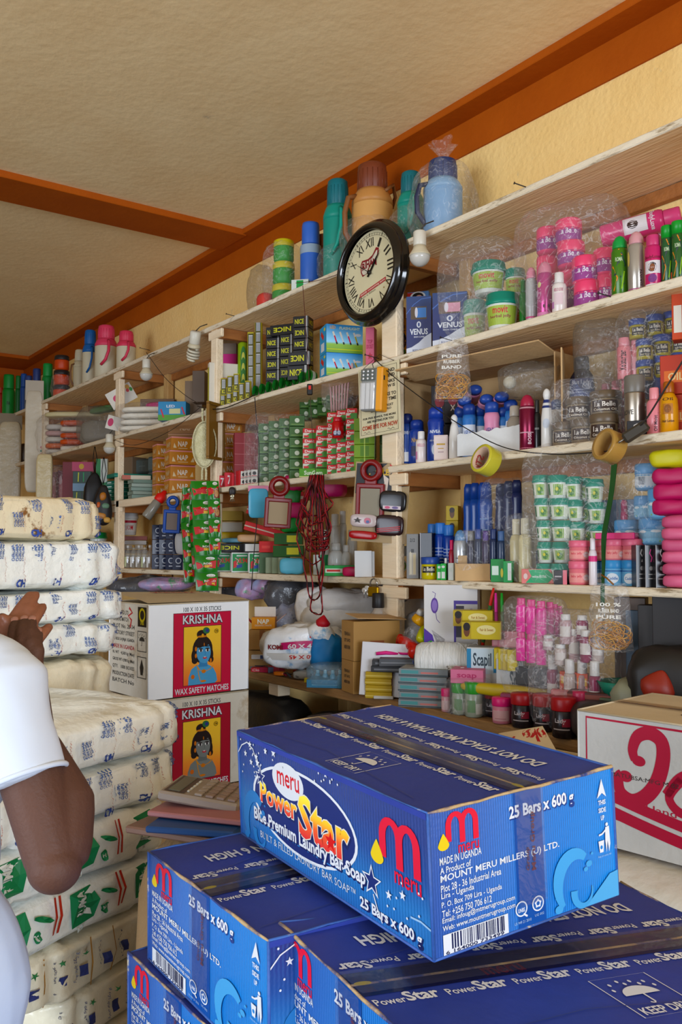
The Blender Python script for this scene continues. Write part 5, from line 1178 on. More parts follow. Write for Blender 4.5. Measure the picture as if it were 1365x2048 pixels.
K(3,458,0,40,.16,.13,'x','','','#c87a2a') if 0 else packet('kraft_box','brown box carrying the tall orange stack','box',at(3,458,950,.17),.2,.14,.084,'#8a6a48',[],rzc(458)+.2)
for j in range(2):packet('tan_carton',['lower','upper'][j]+' tan carton on top of the grey bundles near the scrubber','carton',at(3,378,900,.22)+Vector((0,0,.345+.07*j)) ,.26,.16,.068,'#96693c',[('f','r',0,.9,1,1,'#b88a6a'),('f','t','NAP',.3,.3,.6,.65,'#c8a884')],rzc(378)-.1)
packet('red_pack','tall dull red pack standing beside the orange stack','pack',at(3,497,950,.13),.17,.1,.31,'#8a2026',[('f','s',[(0,y),(1,y)],.01,'#c8787a') for y in (.2,.4,.6,.8)]+[('f','s',[(.33,0),(.33,1)],.01,'#c8787a'),('f','s',[(.66,0),(.66,1)],.01,'#c8787a')],rzc(497)+.1)
for i in range(4):packet('red_sachet_box',ORD[i]+' small red box with white mark along the edge below the orange stack','box',at(3,445+i*13,965,.06),.052,.06,.075+.012*(i % 2),'#cc2c38',[('f','t','7',.3,.2,.7,.8,'#f0e6e6'),('r','r',.2,.2,.8,.8,'#e8d8d8')],rzc(450)+.1*i,group='small red boxes')
for j in range(2):
 for i in range(4):packet('white_tile_box',['lower','upper'][j]+' little white box with black mark, '+ORD[i]+' from the red boxes','box',at(3,488+i*7,965,.06)+Vector((0,0,.042*j)),.036,.05,.04,'#e2ddd4',[('f','o',.5,.5,.3,.25,'#2a2a2c'),('f','r',.1,.1,.9,.2,'#c8484a')],rzc(495),group='little white boxes')
# dark green paste cartons in film,a bright stretch of film on the top ones
m_gsp=noisy('green_carton_print','#4a6a2c','#6a8a3a',30,r=.25,bump=.3,bscale=20,c3='#a8bc6a',thr=(.62,.7),dscale=18)
def gbox(px,z,d,label,w=.085,h=.062,rz=None,col='#3f6a30',mark='#a8c078',dp=.06):
 p=aty(px,900,YF+d);pr=[('f','r',.06,.1,.94,.9,'#43682f'),('f','o',.5,.55,.16,.22,'#dfe4cc'),('f','r',.1,.12,.9,.2,'#7a9a50'),('l','r',.1,.35,.9,.65,'#5c8a44'),('l','t','Dent',.3,.3,.8,.7,'#c8d8a8')]
 return packet('green_carton',label,'carton',(p.x,p.y,z),w,dp,h-.003,col,pr,rzc(px)+.05 if rz is None else rz,'green paste cartons',rough=.3)
for j in range(6):
 for i in range(4):gbox(531+i*21,Z3+.001+j*.058,.13-.004*i,ORD[j]+' green paste carton from the board, '+ORD[i]+' from the red pack',.080,.058)
for j in range(2):
 for i in range(5):gbox(612+i*18,Z3+.355+j*.065,.27,['lower','upper'][j]+' green paste carton high at the back, '+ORD[i]+' from the far side',.07,.065)
wrap('glossy film stretched over the wall of green paste cartons',at(3,562,950,.135),.36,.27,.37,rzc(562)+.3,55,FILM,.2,.02)
RWP=[('f','r',0,.55,1,1,'#cf2a30'),('f','p',[(0,0),(1,0),(1,.55),(.5,.55)],'#4f8a3c'),('f','t','Dent',.12,.62,.8,.9,'#f2ece4'),('f','r',.05,.1,.4,.3,'#cf2a30'),('l','r',0,.5,1,1,'#c8282e'),('r','r',0,.5,1,1,'#c8282e')]
for j in range(4):
 for i in range(2):packet('red_white_carton',ORD[j]+' red white paste carton up, '+['far','near'][i]+' column beside the green cartons','carton',at(3,620+i*27,950,.10)+Vector((0,0,.048+.053*j)),.072,.06,.051,'#e4dccc',RWP,rzc(630)+.05,group='red and white paste cartons')
packet('long_green_carton','long bright green carton lying at the edge under the red and white ones','carton',at(3,633,950,.08),.17,.05,.044,'#5a9a34',[('f','t','SunGem',.15,.25,.7,.75,'#e8f0d8'),('f','r',0,0,1,.12,'#cfe08a')],rzc(633)-.1)
for j in range(6):
 for i in range(3):packet('red_white_carton',ORD[j]+' red white paste carton up the '+['outer','centre','inner'][i]+' column before the notice','carton',at(3,667+i*19,940,.09)+Vector((0,0,.001+.052*j)),.053,.06,.05,'#e4dccc',RWP,rzc(690)-.12,group='red and white paste cartons')
for j in range(4):packet('lime_carton',ORD[j]+' lime green carton from the board in the stack next to the white post','carton',at(3,731,940,.07)+Vector((0,0,.062*j)),.1,.06,.06,'#7a9a34',[('f','r',.3,.1,.7,.9,'#5a8028'),('f','s',[(.5,0),(.5,1)],.05,'#b8c86a')],rzc(731)-.1,group='lime cartons')
for i in range(7):
 p=at(3,664+i*5,850,.10);g=G();g.tube([(0,0,0),(.004*i-.01,0,.12),(.008*i-.02,.01,.18)],[.006,.005,.004],'#d8a8a4',6);g.blob((.009*i-.024,.01,.205),(.016,.008,.034),'#dcb0aa',8,1,0)
 tag(g.build('pink_spoon',None,(p.x,p.y,Z3+.325)),ORD[i]+' pale pink spoon handle from the far side in the bag on the paste cartons','spoon','bagged pink spoons')
bag('plastic_bag','shiny bag round the pale pink spoons','bag',at(3,680,850,.1)+Vector((0,0,.32)),.18,.1,.24,FILM,.6,58,neck=False)
V(3,676,835,24,.035,'red_torch','red bottle shaped torch standing before the red and white cartons','torch',base=Z3+.17,kind='capped',col='#b8202c',cap='#c03038',prints=[('r',.3,.1,.7,.34,'#2a3050'),('o',.4,.24,.1,.1,'#b8bcc8'),('o',.62,.24,.1,.1,'#b8bcc8')])
# right of the post:dark green lettered boxes,an open brown carton and rows of lotion
for j in range(3):packet('green_lettered_box',ORD[j]+' olive green lettered box from the board beside the notice','box',at(3,812,900,.24)+Vector((0,0,.002+.128*j)),.22,.12,.126,'#55702c',[('f','t','Dent',.1,.2,.75,.45,'#d8dcb8'),('f','r',.05,.6,.3,.85,'#8aa84a'),('r','r',.1,.2,.9,.8,'#6a8438')],rzc(812)-.3,group='olive lettered boxes')
# open brown carton lying on its side
oc=thing('open_carton','large brown carton lying open behind the lotion bottles','carton',at(3,985,900,.24),.12)
for nm,c,d_,rt in [('base',(0,.0,.014),(.78,.24,.006),None),('back_panel',(0,.115,.2),(.78,.006,.37),None),('end_panel',(-.39,0,.2),(.006,.24,.37),None),('top_panel',(0,.0,.385),(.78,.24,.006),None),('end_panel',(.39,0,.2),(.006,.24,.37),None),('flap',(.02,-.16,.395),(.74,.13,.006),Matrix.Rotation(-.25,3,'X')),('end_flap',(.46,-.17,.2),(.006,.14,.33),Matrix.Rotation(.5,3,'Z'))]:
 g=G();g.box(c,d_,m_kraft,.001,rt);g.build(nm,oc)
packet('kraft_box','small brown box beside the olive lettered boxes','box',at(3,862,900,.27),.13,.1,.3,'#8f6a44',[],.4)
for j in range(2):
 for i in range(2):packet('black_box',['lower','upper'][j]+' small black lotion box, '+['far','near'][i]+' of two behind the flat lotion caps','box',at(3,882+i*26,900,.2)+Vector((0,0,.18*j)),.075,.06,.175,'#241f22',[('f','o',.5,.6,.28,.16,'#8a2a34'),('f','t','X',.35,.3,.65,.45,'#d8c8b8')],rzc(890)-.1,group='small black boxes')
NIV=[('o',.5,.22,.12,.1,'#dfe6ee'),('t','NIVEA',.28,.52,.72,.58,'#eef2f8'),('t','rich nourishing',.3,.36,.7,.41,'#cfd8ea')]
V(3,791,864,26,.05,'lotion_bottle','white lotion bottle with blue band behind the torn display card','bottle',kind='capped',col='#e6e2da',cap='#1f2a5a',prints=[('r',.1,.58,.9,.66,'#28356e'),('o',.55,.35,.22,.14,'#30406a'),('o',.55,.35,.17,.11,'#e0dcd2')])
V(3,815,828,27,.08,'lotion_bottle','slim dark blue bottle beside the post','bottle',kind='flip',col='#2a4a94',cap='#1c2a66',prints=[('bar',.35,.08,.7,.28) if 0 else ('r',.4,.08,.75,.26,'#e4e6ea'),('t','NIVEA',.3,.6,.7,.66,'#e4eaf4')])
V(3,834,840,34,.09,'lotion_bottle','glossy blue lotion bottle with gold writing behind the small pink bottle','bottle',kind='flip',col='#1f3f98',cap='#1c3a90',prints=[('t','Nivea',.3,.5,.7,.6,'#d8b060'),('r',.3,.2,.7,.42,'#2a2a5a')],ey=.6)
V(3,843,863,22,.03,'lotion_bottle','small white and pink bottle at the board edge before the blue ones','bottle',kind='slim',col='#efe2dc',cap='#f0ebe4',prints=[('t','HELLO',.3,.5,.75,.6,'#d890a0'),('r',.1,.1,.3,.35,'#cf8ab0')])
V(3,872,815,36,.06,'lotion_bottle','big deep blue lotion bottle with a drop mark','bottle',kind='flip',col='#1d3a92',cap='#1d3a92',prints=NIV,ey=.6)
K(3,883,871,28,.03,.035,'small_carton','pale pink carton with gold lines before the deep blue bottle','box','#ead8d0',[('f','r',.2,.6,.8,.66,'#c8a24a'),('f','s',[(.08,.04),(.92,.04),(.92,.96),(.08,.96)],.02,'#b89aa0'),('f','r',.3,.3,.7,.34,'#b8a0a0'),('f','r',.3,.45,.7,.48,'#c8a24a')],rz=rzc(883)-.1)
V(3,909,828,22,.05,'roll_on','white bottle with round ball cap at the end of the blue group','bottle',kind='roll',col='#ece8e0',cap='#efece6',capname='ball_cap')
VEN=[('r',.16,.2,.84,.62,'#dfe6f0'),('t','VENUS',.28,.42,.72,.52,'#2a4a94'),('t','BODY LOTION',.3,.3,.7,.34,'#4a6aa8')]
def ven(px,yt,d,label,col='#3f7ac0',cap='#1f3f8c',w_=32,pr=VEN,**k):return V(3,px,yt,w_,d,'lotion_bottle',label,'bottle',kind='flip',col=col,cap=cap,prints=pr,group='blue capped lotions',ey=.62,**k)
ven(922,814,.14,'sky blue lotion bottle farthest back by the ball capped white bottle');ven(939,808,.11,'sky blue lotion bottle with pale label above the white paper');ven(957,812,.15,'sky blue lotion bottle standing behind the pink one')
ven(984,804,.09,'pink lotion bottle with dark blue cap standing above the white paper','#e49ab8','#27489a',34,[('t','VENUS',.26,.42,.74,.52,'#5a5a94'),('r',.4,.24,.8,.3,'#c83a54')]);ven(1006,815,.13,'sky blue lotion bottle just past the pink one',w_=28);ven(1022,800,.15,'sky blue lotion bottle next to the dark red spray',w_=34)
for i,(px,py,c) in enumerate([(930,800,'#e8a0ba'),(952,777,'#e49ab8'),(975,796,'#e8a0ba'),(1005,791,'#e49ab8')]):
 p=aty(px,py,YF+.10);tip=Vector((-.7,-.62,-.15)) ;q=Vector((.86,.5,.12)).to_track_quat('Z','Y').to_euler()
 r=thing('lotion_bottle',['pink lotion bottle lying with its blue cap out, lowest of four','pink lotion bottle lying on its side, topmost of four','pink lotion bottle lying, between two others','pink lotion bottle lying nearest the dark red spray'][i],'bottle',p,0,'lying pink lotions',rot=(radians(84),0,radians([46,52,50,48][i])))
 b,c2=shape_of('flip',.19,.033);g=G();g.lathe([(q_,z-.19) for q_,z in b],C(c,.3),20,ey=.7);g.build('body',r);g=G();g.lathe([(q_*1.05,z-.19) for q_,z in c2],C('#2a4a9c',.3),20,ey=.7);g.build('cap',r)
# torn white card,spray cans,ball-cap bottle
g=G();mp=lambda x,y,l=0:Vector(((x-.5)*.27,-.02*x*x-l,y*(.085+.012*noise.noise(Vector((x*9,0,3)))+.02*x)))
g.grid(lambda u,v:mp(u,v),30,4,m_jcard);g.grid(lambda u,v:mp(u,v,-.003),30,4,m_jcard);tag(g.build('torn_card',None,at(3,980,900,.03),(0,0,rzc(980)-.35)),'torn strip of white card standing along the board edge before the lotions','card')
V(3,1055,790,32,.05,'spray_can','dark red metallic spray can beside the ball capped bottle','spray can',kind='spray',col='#7a1f3a',cap='#a83048',metal=.5,rough=.25,prints=[('r',.2,.3,.8,.32,'#c8a0a8'),('t','BOSS',.56,.1,.7,.3,'#e0c8cc',1),('r',0,0,1,.04,'#c87a8a'),('r',0,.74,1,.77,'#c8949c')])
V(3,1075,800,14,.07,'pen_spray','slim black spray between the red can and the white ball capped bottle','spray',kind='slim',col='#2a2a2a',cap='#3a3a38',prints=[('r',.3,.4,.7,.44,'#8a8a88')])
V(3,1094,776,24,.05,'roll_on','white bottle with blue neck and round white ball cap by the coconut jars','bottle',kind='roll',col='#e9e6df',cap='#f0ede6',capname='ball_cap',prints=[('r',0,.66,1,.8,'#1f2f6a'),('o',.5,.4,.2,.08,'#cdd2da')])
V(3,1114,800,30,.14,'lotion_bottle','pale bottle with blue cap inside cloudy film by the coconut jars','bottle',kind='flip',col='#cfcac0',cap='#24407e')
V(3,1030,812,34,.10,'lotion_bottle','cloudy grey lotion bottle just behind the dark red spray can','bottle',kind='lotion',col='#a89e90',cap='#c8beb0')
bag('plastic_bag','dark cloudy bag with a white ball cap peeping out, on the lying lotions','bag',at(3,1062,800,.17)+Vector((0,0,.22)),.24,.16,.14,SMOKE,.5,61,neck=False)
p=aty(1020,765,YF+.14);g=G();g.lathe([(.026*sin(a),-.026*cos(a)) for a in [pi*i/10 for i in range(11)]],'#e8dfc8',18);tag(g.build('ball_cap',None,p),'round cream ball cap sticking out of the dark cloudy bag','cap')
CO=[('r',.2,.14,.82,.6,'#3c2a20'),('t','La Belle',.28,.34,.74,.54,'#efe6da'),('t','Coconut Oil',.26,.18,.76,.28,'#e6d8c4')]
def co(px,yt,yb,w_,d,label):return V(3,px,yt,w_,d,'coconut_jar',label,'jar',aty(px,yb,YF+d).z if yb else None,kind='jar',col='#8a7a64',cap='#6a5a48',prints=CO,group='coconut jars',capname='lid',rz=rzc(px)-.1)
co(1129,846,0,46,.06,'coconut jar at the board edge next to the white ball capped bottle');co(1168,840,0,50,.06,'coconut jar at the board edge in the middle of three');co(1208,830,0,56,.07,'coconut jar at the board edge behind the brown tape roll')
co(1158,796,844,50,.09,'coconut jar on the upper level nearest the ball capped bottle');co(1212,784,834,60,.10,'large coconut jar on the upper level beside the steel flask')
wrap('clear film round the brown labelled coconut jars',at(3,1172,880,.075),.25,.15,.23,rzc(1172),63,FILM,.35,.03)
# blue lady bottle in a bag,cloudy hanging bag,pink bottles,steel flask,yellow jars
V(3,1164,714,50,.17,'dark_bottle','dark navy bottle with a blue label in clear film above the coconut jars','bottle',kind='lotion',col='#2a2634',cap='#2c2834',ey=.6,base=Z3+.12,prints=[('r',.14,.1,.86,.62,'#2c3c74'),('t','Blue Lady',.24,.5,.74,.6,'#e8e8ee')]+[('r',.22,y,.78,y+.012,'#b0b8d0') for y in (.2,.26,.32,.38,.43)])
bag('plastic_bag','tall cloudy bag standing beside the pink bottles under the second shelf','bag',at(3,1204,700,.17)+Vector((0,0,.2)),.19,.15,.27,SMOKE,.5,66,neck=False)
MOI=[('t','Moisturizer',.3,.2,.62,.68,'#3a2026',1),('s',[(.2,.2),(.66,.72)],.02,'#5a2a34')]
def pb(px,yt,yb,w_,d,label,pr=MOI):return V(3,px,yt,w_,d,'pink_bottle',label,'bottle',aty(px,yb,YF+d).z if yb else None,kind='capped',col='#e08a8e',cap='#e4949a',prints=pr,group='pink bottles',ey=.8)
pb(1249,676,760,28,.13,'pink bottle with slanting writing, upper tier beside the cloudy bag');pb(1272,672,760,24,.16,'pink bottle in film just beside the slanted writing one',[('r',.3,.2,.7,.5,'#eaa8ac')])
for i in range(3):pb(1212+i*20,768-i*6,0,20,.18,ORD[i]+' pink bottle from the coconut jars on the lower tier behind them',[])
V(3,1270,752,42,.07,'steel_flask','brushed steel flask with grey cap beside the coconut jars','flask',kind='flask',col='#b0a698',cap='#7a746a',metal=.85,rough=.3,prints=[('t','LOVE',.12,.36,.5,.44,'#4a443c')])
packet('black_small_box','small black box at the foot of the steel flask','box',at(3,1276,880,.04),.06,.05,.05,'#1f1c1e',[('f','t','C',.3,.2,.7,.8,'#c8c0b8')],.5)
YJ=[('r',.3,.16,.78,.56,'#2c2622'),('t','La Belle',.34,.34,.74,.52,'#ece4d2'),('t','hair food',.38,.2,.7,.28,'#d8cca8')]
def yj(px,yt,yb,w_,d,label):return V(3,px,yt,w_,d,'yellow_jar',label,'jar',aty(px,yb,YF+d).z if yb else None,kind='jar',col='#a8993c',cap='#33488a',prints=YJ,group='blue lidded yellow jars',capname='lid',rz=rzc(px)-.1)
lv=[(640,680),(680,722),(722,764),(762,0)]
for j,(yt,yb) in enumerate(lv):
 for i in range(3):
  px=[1276,1310,1345][i]+(14 if j else 0)-(0 if j<3 else 8);yj(px,yt-i*6-(3 if i else 0),yb-i*6 if yb else 0,33,.15+.05*i,ORD[j]+' blue lidded yellow jar from the top, '+['outermost','middle','innermost'][i]+' column')
wrap('clear film round the tower of yellow jars',at(3,1316,800,.19),.26,.22,.46,rzc(1316),68,FILM,.35,.03)
V(3,1309,776,30,.05,'pink_bottle','single pink oil bottle at the board edge by the hanging plug','bottle',kind='slim',col='#e08a90',cap='#e8989c',prints=[('t','Oil Moist',.52,.06,.66,.4,'#4a2028',1),('s',[(.3,.2),(.7,.45)],.015,'#4a2028'),('o',.3,.14,.05,.03,'#4a2028')])
V(3,1338,764,36,.06,'orange_bottle','amber orange bottle with copper cap and square emblem','bottle',kind='lotion',col='#d89a3a',cap='#a8602a',prints=[('r',.32,.36,.68,.56,'#b8782a'),('o',.5,.46,.12,.08,'#8a5420'),('t','Oil',.3,.62,.7,.68,'#5a3210'),('t','Hair Lotion',.3,.2,.72,.25,'#5a3210')])
for j in range(2):packet('red_box',['lower','upper'][j]+' orange red box at the picture edge behind the amber bottle','box',at(3,1366,880,.14)+Vector((0,0,.13*j)),.12,.1,.128,'#b8401f',[('f','r',.1,.3,.9,.6,'#d8702a'),('f','t','OIL',.2,.35,.6,.55,'#e8c890')],rzc(1360)-.1)
packet('red_white_carton','upright orange and white pack high at the picture edge','pack',at(3,1367,700,.1)+Vector((0,0,.3)),.06,.06,.22,'#c8502a',[('f','r',.1,.1,.5,.5,'#e8e0d0')],.5)
#------------------------------------------------------------------fourth shelf
# far cabinet:white framed opening with buckets,notebooks,clear bottles and dark sachets
cab=thing('cabinet_frame','white painted frame of the small open cabinet by the far post','cabinet',at(4,300,1140,0))
k=lambda px,py,Y:aty(px,py,Y)-cab.location
a_,b_,c_,d_=k(236,1008,YF),k(382,1004,YF),k(236,1138,YF),k(382,1138,YF)
for nm,A_,B_ in (('upright',(a_.x,0,0),(a_.x,0,a_.z)),('upright',(b_.x,0,0),(b_.x,0,a_.z)),('rail',(a_.x,0,a_.z),(b_.x,0,a_.z))):
 A_,B_=Vector(A_),Vector(B_);m_=(A_+B_)/2;s_=B_-A_;g=G();g.box(m_+Vector((0,.02,.0)),(abs(s_.x)+.055,.05,abs(s_.z)+.05),m_brd,.004);g.build(nm,cab)
BK=[('r',.1,.15,.9,.66,'#e6e6e2'),('t','ATOM',.3,.2,.72,.42,'#c8283a'),('r',.1,.5,.9,.6,'#b83040')]
V(4,258,1022,36,.12,'bucket','white bucket with red lettering stacked in the small cabinet','bucket',base=Z4+.24,kind='tub',col='#dfe0de',cap='#d8dcde',prints=BK,capname='lid')
V(4,256,998+14,34,.2,'bucket','dark lidded bucket behind the one with red lettering','bucket',base=Z4+.25,kind='tub',col='#343a4c',cap='#3a4258',capname='lid')
for j in range(7):packet('notebook',ORD[j]+' thin notebook from the board in the small cabinet pile','notebook',at(4,262,1100,.17)+Vector((0,0,.034*j)),.24,.16,.03,['#d8d4cc','#b8b0a8','#e0dcd4','#a8a4a4','#d4ccc0','#c8c4c0','#9a5a54'][j],[('r','r',0,.3,1,.7,'#8a8680')],rzc(262)+.1*sin(j),group='notebooks in the cabinet')
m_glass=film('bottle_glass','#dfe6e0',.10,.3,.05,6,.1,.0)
for i in range(6):
 p=at(4,245+i*11,1138,.06+.01*(i % 2));r=thing('glass_bottle',ORD[i]+' small empty glass bottle from the far side in the cabinet row','bottle',p,0,'small glass bottles')
 g=G();g.lathe([(.021,0),(.023,.006),(.023,.1),(.018,.118),(.009,.128),(.009,.15)],m_glass,16,cap=False);g.build('body',r)
 g=G();g.lathe([(.0105,.146),(.0112,.148),(.0105,.164)],['#a08050','#d8d8d4'][i % 2],12);g.build('stopper',r)
 g=G();mp=cyl(.0232,0,.1);g.rect(mp,.3,.1,.7,.8,['#e4e6e4','#c8d0a8','#eceeec'][i % 3]);g.build('label',r)
for j in range(3):
 for i in range(4):
  packet('dark_sachet',['lower','middle','upper'][j]+' dark blue sachet pack, '+ORD[i]+' from the glass bottles','sachet',at(4,315+i*14,1138,.05)+Vector((0,0,.10*j)),.075,.03,.098,'#1e2640',[('f','o',.5,.6,.25,.2,'#c8ccd4'),('f','o',.5,.6,.18,.14,'#26304e'),('f','r',.3,.2,.7,.28,'#b8bcc8')],rzc(330)+.15*sin(i*2+j),group='dark blue sachets',rough=.25)
pad(4,368,Z4+.1,.1,.05,.14,'#b8b4b0','crumpled grey cloth hanging over the dark sachets',.03,name='grey_cloth',cat='cloth',fr=20)
V(4,370,1118,8,.03,'small_tube','tiny red capped tube at the end of the cabinet board','tube',kind='slim',col='#b8b0b0',cap='#c83a4a')
for px,yt,c,lb in [(197,1065,'#dfe2dc','upper'),(196,1108,'#d8dcd4','lower')]:
 p=at(4,px,yt,.12);V(4,px,yt,34,.12,'paint_tub',lb+' white tub with green bands and a printed triangle beside the cabinet','tub',base=(Z4+.12 if lb=='upper' else None),kind='tub',col=c,cap='#1f8a4a',prints=[('p',[(.2,.6),(.8,.12),(.74,.08),(.14,.5)],'#1f8a4a'),('r',.0,.02,1,.1,'#1f8a4a'),('r',.05,.2,.3,.5,'#d8c83a')],capname='lid')
for i in range(3):pad(4,90+i*40,Z4+.003,.34,.26,.3,['#4a4038','#564a3a','#3e3834'][i],['far','middle','near'][i]+' dark bundle on the fourth shelf behind the white bales',.15,name='dark_bundle',cat='bundle',seed=i)
# middle bay
for j in range(3):
 packet('battery_box',['far','middle','near'][j]+' green and white battery box in the row at the board edge','box',at(4,447+j*34.5,1148,.06),.098,.12,.112,'#e8ece6',[('f','r',.06,.06,.94,.94,'#2f8a4e'),('f','t','0.94',.42,.46,.92,.72,'#d8403a'),('f','s',[(.22,.72),(.42,.6),(.3,.4),(.5,.34)],.05,'#e8a0a0'),('f','p',[(.12,.2),(.3,.28),(.3,.62),(.12,.54)],'#c83a3a'),('f','p',[(.3,.2),(.62,.26),(.62,.42),(.3,.36)],'#2a4a9a'),('f','r',.3,.8,.9,.87,'#d8e4d8'),('t','r',.05,.05,.95,.95,'#2f8a4e')],rzc(480)-.05,group='battery boxes')
nice(468,Z4+.114,.052,62,.07,'black lettered box lying upside down on the battery boxes',True,.09,rzc(468)-.05)
packet('white_label_box','black box end with white label over the near battery box','box',at(4,508,1148,.07)+Vector((0,0,.114)),.11,.09,.05,'#1f1d20',[('f','r',.08,.1,.98,.9,'#e6e4de')],rzc(508)-.05)
pad(4,500,Z4+.17,.13,.07,.045,'#c8a078','tan soap bar lying on the black box',.06,name='soap_bar',cat='soap',seed=8);pad(4,470,Z4+.168,.14,.08,.03,'#7ab4cc','pale blue sachet beside the tan soap bar',.1,name='sachet',cat='sachet')
def kpk(px,z,w,h,d,col,label,dd=.1,pr=(),name='pack',cat='pack',dp=.06,rot=None,rz=None,**k2):
 p=aty(px,1100,YF+dd);return packet(name,label,cat,(p.x,p.y,z),w,dp,h,col,pr,rzc(px)-.1 if rz is None else rz,rot=rot,**k2)
kpk(548,Z4+.114,.15,.06,.06,'#c41f28','red box lying beyond the battery boxes below the hanging mirror',.08,[('f','o',.6,.5,.1,.25,'#d84a44'),('f','r',.1,.35,.4,.6,'#d84a44')],dp=.1)
kpk(550,Z4+.002,.16,.11,.08,'#4f6a4a','dull green pack under the red box',.1,dp=.1)
for i,(px,z,lb) in enumerate([(540,.20,'lower'),(545,.29,'upper')]):
 p=aty(px,1080,YF+.13);packet('long_red_box',lb+' long red box slanting down behind the red mirror','box',(p.x,p.y,Z4+z),.3,.07,.05,'#cc2026',[('f','r',0,.42,1,.56,'#d8c8b0'),('t','r',0,.4,1,.6,'#d8c8b0')],rot=(0,.28,rzc(540)-.1))
p=aty(575,990,YF+.12);packet('tall_red_box','tall red box with cream bands standing behind the mirror','box',(p.x+.02,p.y+.02,Z4+.24),.12,.06,.2,'#cc2026',[('f','r',0,y,1,y+.08,'#d8c8b0') for y in (.2,.5,.8)],rzc(575))
for i in range(5):pad(4,442+i*12,Z4+.06+.035*(i % 3)+.05,.2,.12,.06,['#c8a81c','#b8942a','#d0b424','#a08030','#c0a020'][i],ORD[i]+' crumpled yellow foil sachet behind the battery boxes',.2,name='foil_sachet',cat='sachet',grp='yellow foil sachets',seed=i+20,fr=20)
for i in range(2):kpk(445,Z4+.24+.07*i,.26,.06,.1,['#c8c2b4','#b89a4a'][i],['pale','yellowed'][i]+' flat box on the foil sachets under the third board',.2,dp=.14)
kpk(470,Z4+.002,.4,.1,.1,'#7a6a58','brown box at the back of the middle bay',.28,dp=.1)
V(4,524,1108,14,.03,'pill_bottle','tiny white bottle with orange cap next to the battery boxes','bottle',kind='slim',col='#dfe4e4',cap='#e0a020',prints=[('r',.2,.15,.8,.5,'#5a7a9a')])
for i in range(3):kpk(540+i*13,Z4+.002,.04,.085,.03,['#8a9478','#7f8a6c','#98a086'][i],ORD[i]+' clear wrapped soap block from the tiny white bottle',.03,dp=.05,group='wrapped soap blocks')
pad(4,586,Z4+.002,.13,.06,.082,'#6ab8d0','sky blue printed sachet pack at the board edge',.03,name='sachet_pack',cat='sachet',seed=31,fr=14)
for j,(z,w) in enumerate([(.09,.16),(.155,.15)]):kpk(578,Z4+z,w,.06,.06,'#2f5a2a',['lower','upper'][j]+' dark green foil pack with a yellow label',.08,[('f','r',.45,.2,.85,.8,'#cfc82a')],dp=.07,rough=.25)
kpk(560,Z4+.002,.1,.085,.06,'#3a5a34','green box under the dark green foil packs',.12,dp=.08)
for i in range(4):pad(4,585+6*(i % 2),Z4+.22+.075*i,.11,.09,.085,['#2f8a3c','#c82a6a','#2a7a34','#b8205a'][i],ORD[i]+' shiny bundle from the bottom in the red and green heap behind the cable',.14,name='foil_bundle',cat='bundle',grp='shiny foil bundles',seed=i+40,fr=22)
pad(4,655,Z4+.40,.2,.1,.1,'#c02068','magenta foil pack lying on top of the white bottles',.2,name='foil_pack',cat='pack',seed=44,fr=18)
for i,(px,yt,w_,d,kd) in enumerate([(671,1028,20,.16,'capped'),(686,1022,16,.22,'capped'),(672,1086,32,.08,'lotion'),(693,1090,20,.11,'lotion'),(652,1060,26,.2,'lotion'),(705,1060,20,.22,'capped')]):
 V(4,px,yt,w_,d,'white_bottle',['tall white bottle behind the cable bundle','slimmer tall white bottle next to the tall one','stout white bottle with a red dot at the front','small white bottle just past the stout one','white bottle half hidden by the hanging cable','white bottle at the back near the display card'][i],'bottle',kind=kd,col='#dfe0da',cap='#e6e6e0',prints=[('o',.45,.3,.05,.03,'#d83a6a')] if i in (2,4) else [])
kpk(682,Z4+.002,.17,.05,.04,'#2f9a4a','bright green toothpaste box lying at the board edge',.03,[('f','r',.08,.3,.6,.7,'#dfe8d8'),('f','r',.12,.4,.5,.6,'#c83a34')],dp=.05);kpk(652,Z4+.002,.12,.1,.08,'#dde4da','white and green box behind the toothpaste box',.09,[('f','r',.3,0,.7,1,'#2f9a5a')],dp=.06)
pad(4,705,Z4+.002,.09,.06,.045,'#b82a54','small crimson pack by the leaning white paper',.03,name='small_pack',cat='pack',seed=51)
p=at(4,727,1150,.012);g=G();g.box((0,0,.06),(.08,.003,.12),'#e6e6e4',.0005,Matrix.Rotation(.06,3,'X'));g.box((.012,.006,.06),(.08,.002,.115),'#dcdcda',.0005,Matrix.Rotation(.05,3,'X'));tag(g.build('paper_sheet',None,p,(0,0,rzc(727)-.2)),'white paper leaning at the post on the fourth board','paper')
# right bay
r=V(4,797,1092,52,.07,'plastic_jar','big clear plastic jar with round fruit label beside the post','jar',kind='jar',col='#d8dcdc',cap='#c8cccc',mat=CLEAR,capname='lid',prints=[('o',.62,.38,.16,.2,'#f0f0ec'),('o',.62,.38,.13,.165,'#7ab83a'),('o',.64,.36,.08,.1,'#f0b030'),('o',.62,.32,.05,.06,'#e06a2a')])
for i in range(5):pad(4,792,Z4+.006+.028*i,.11,.11,.026,'#c8c8c6',ORD[i]+' pale thing inside the clear jar',.07,name='sweet',cat='sweet',grp='sweets in the clear jar',seed=i) if i<0 else None
K(4,829,1068,24,.05,.06,'perfume_carton','grey perfume carton with a drawn bottle beside the clear jar','box','#8a8a88',[('f','t','212',.3,.82,.7,.9,'#3a3a3a'),('f','r',.2,.08,.8,.58,'#b8b0a0'),('f','r',.3,.1,.42,.6,'#d8d0b8'),('f','r',.55,.1,.75,.54,'#c8b890'),('f','r',.38,.58,.62,.66,'#4a4a48')])
K(4,856,1066,24,.07,.06,'black_carton','plain black carton between the grey perfume and the blue bottles','box','#1d1d22',[('f','r',.0,0,.06,1,'#b8b8ba')],rough=.25)
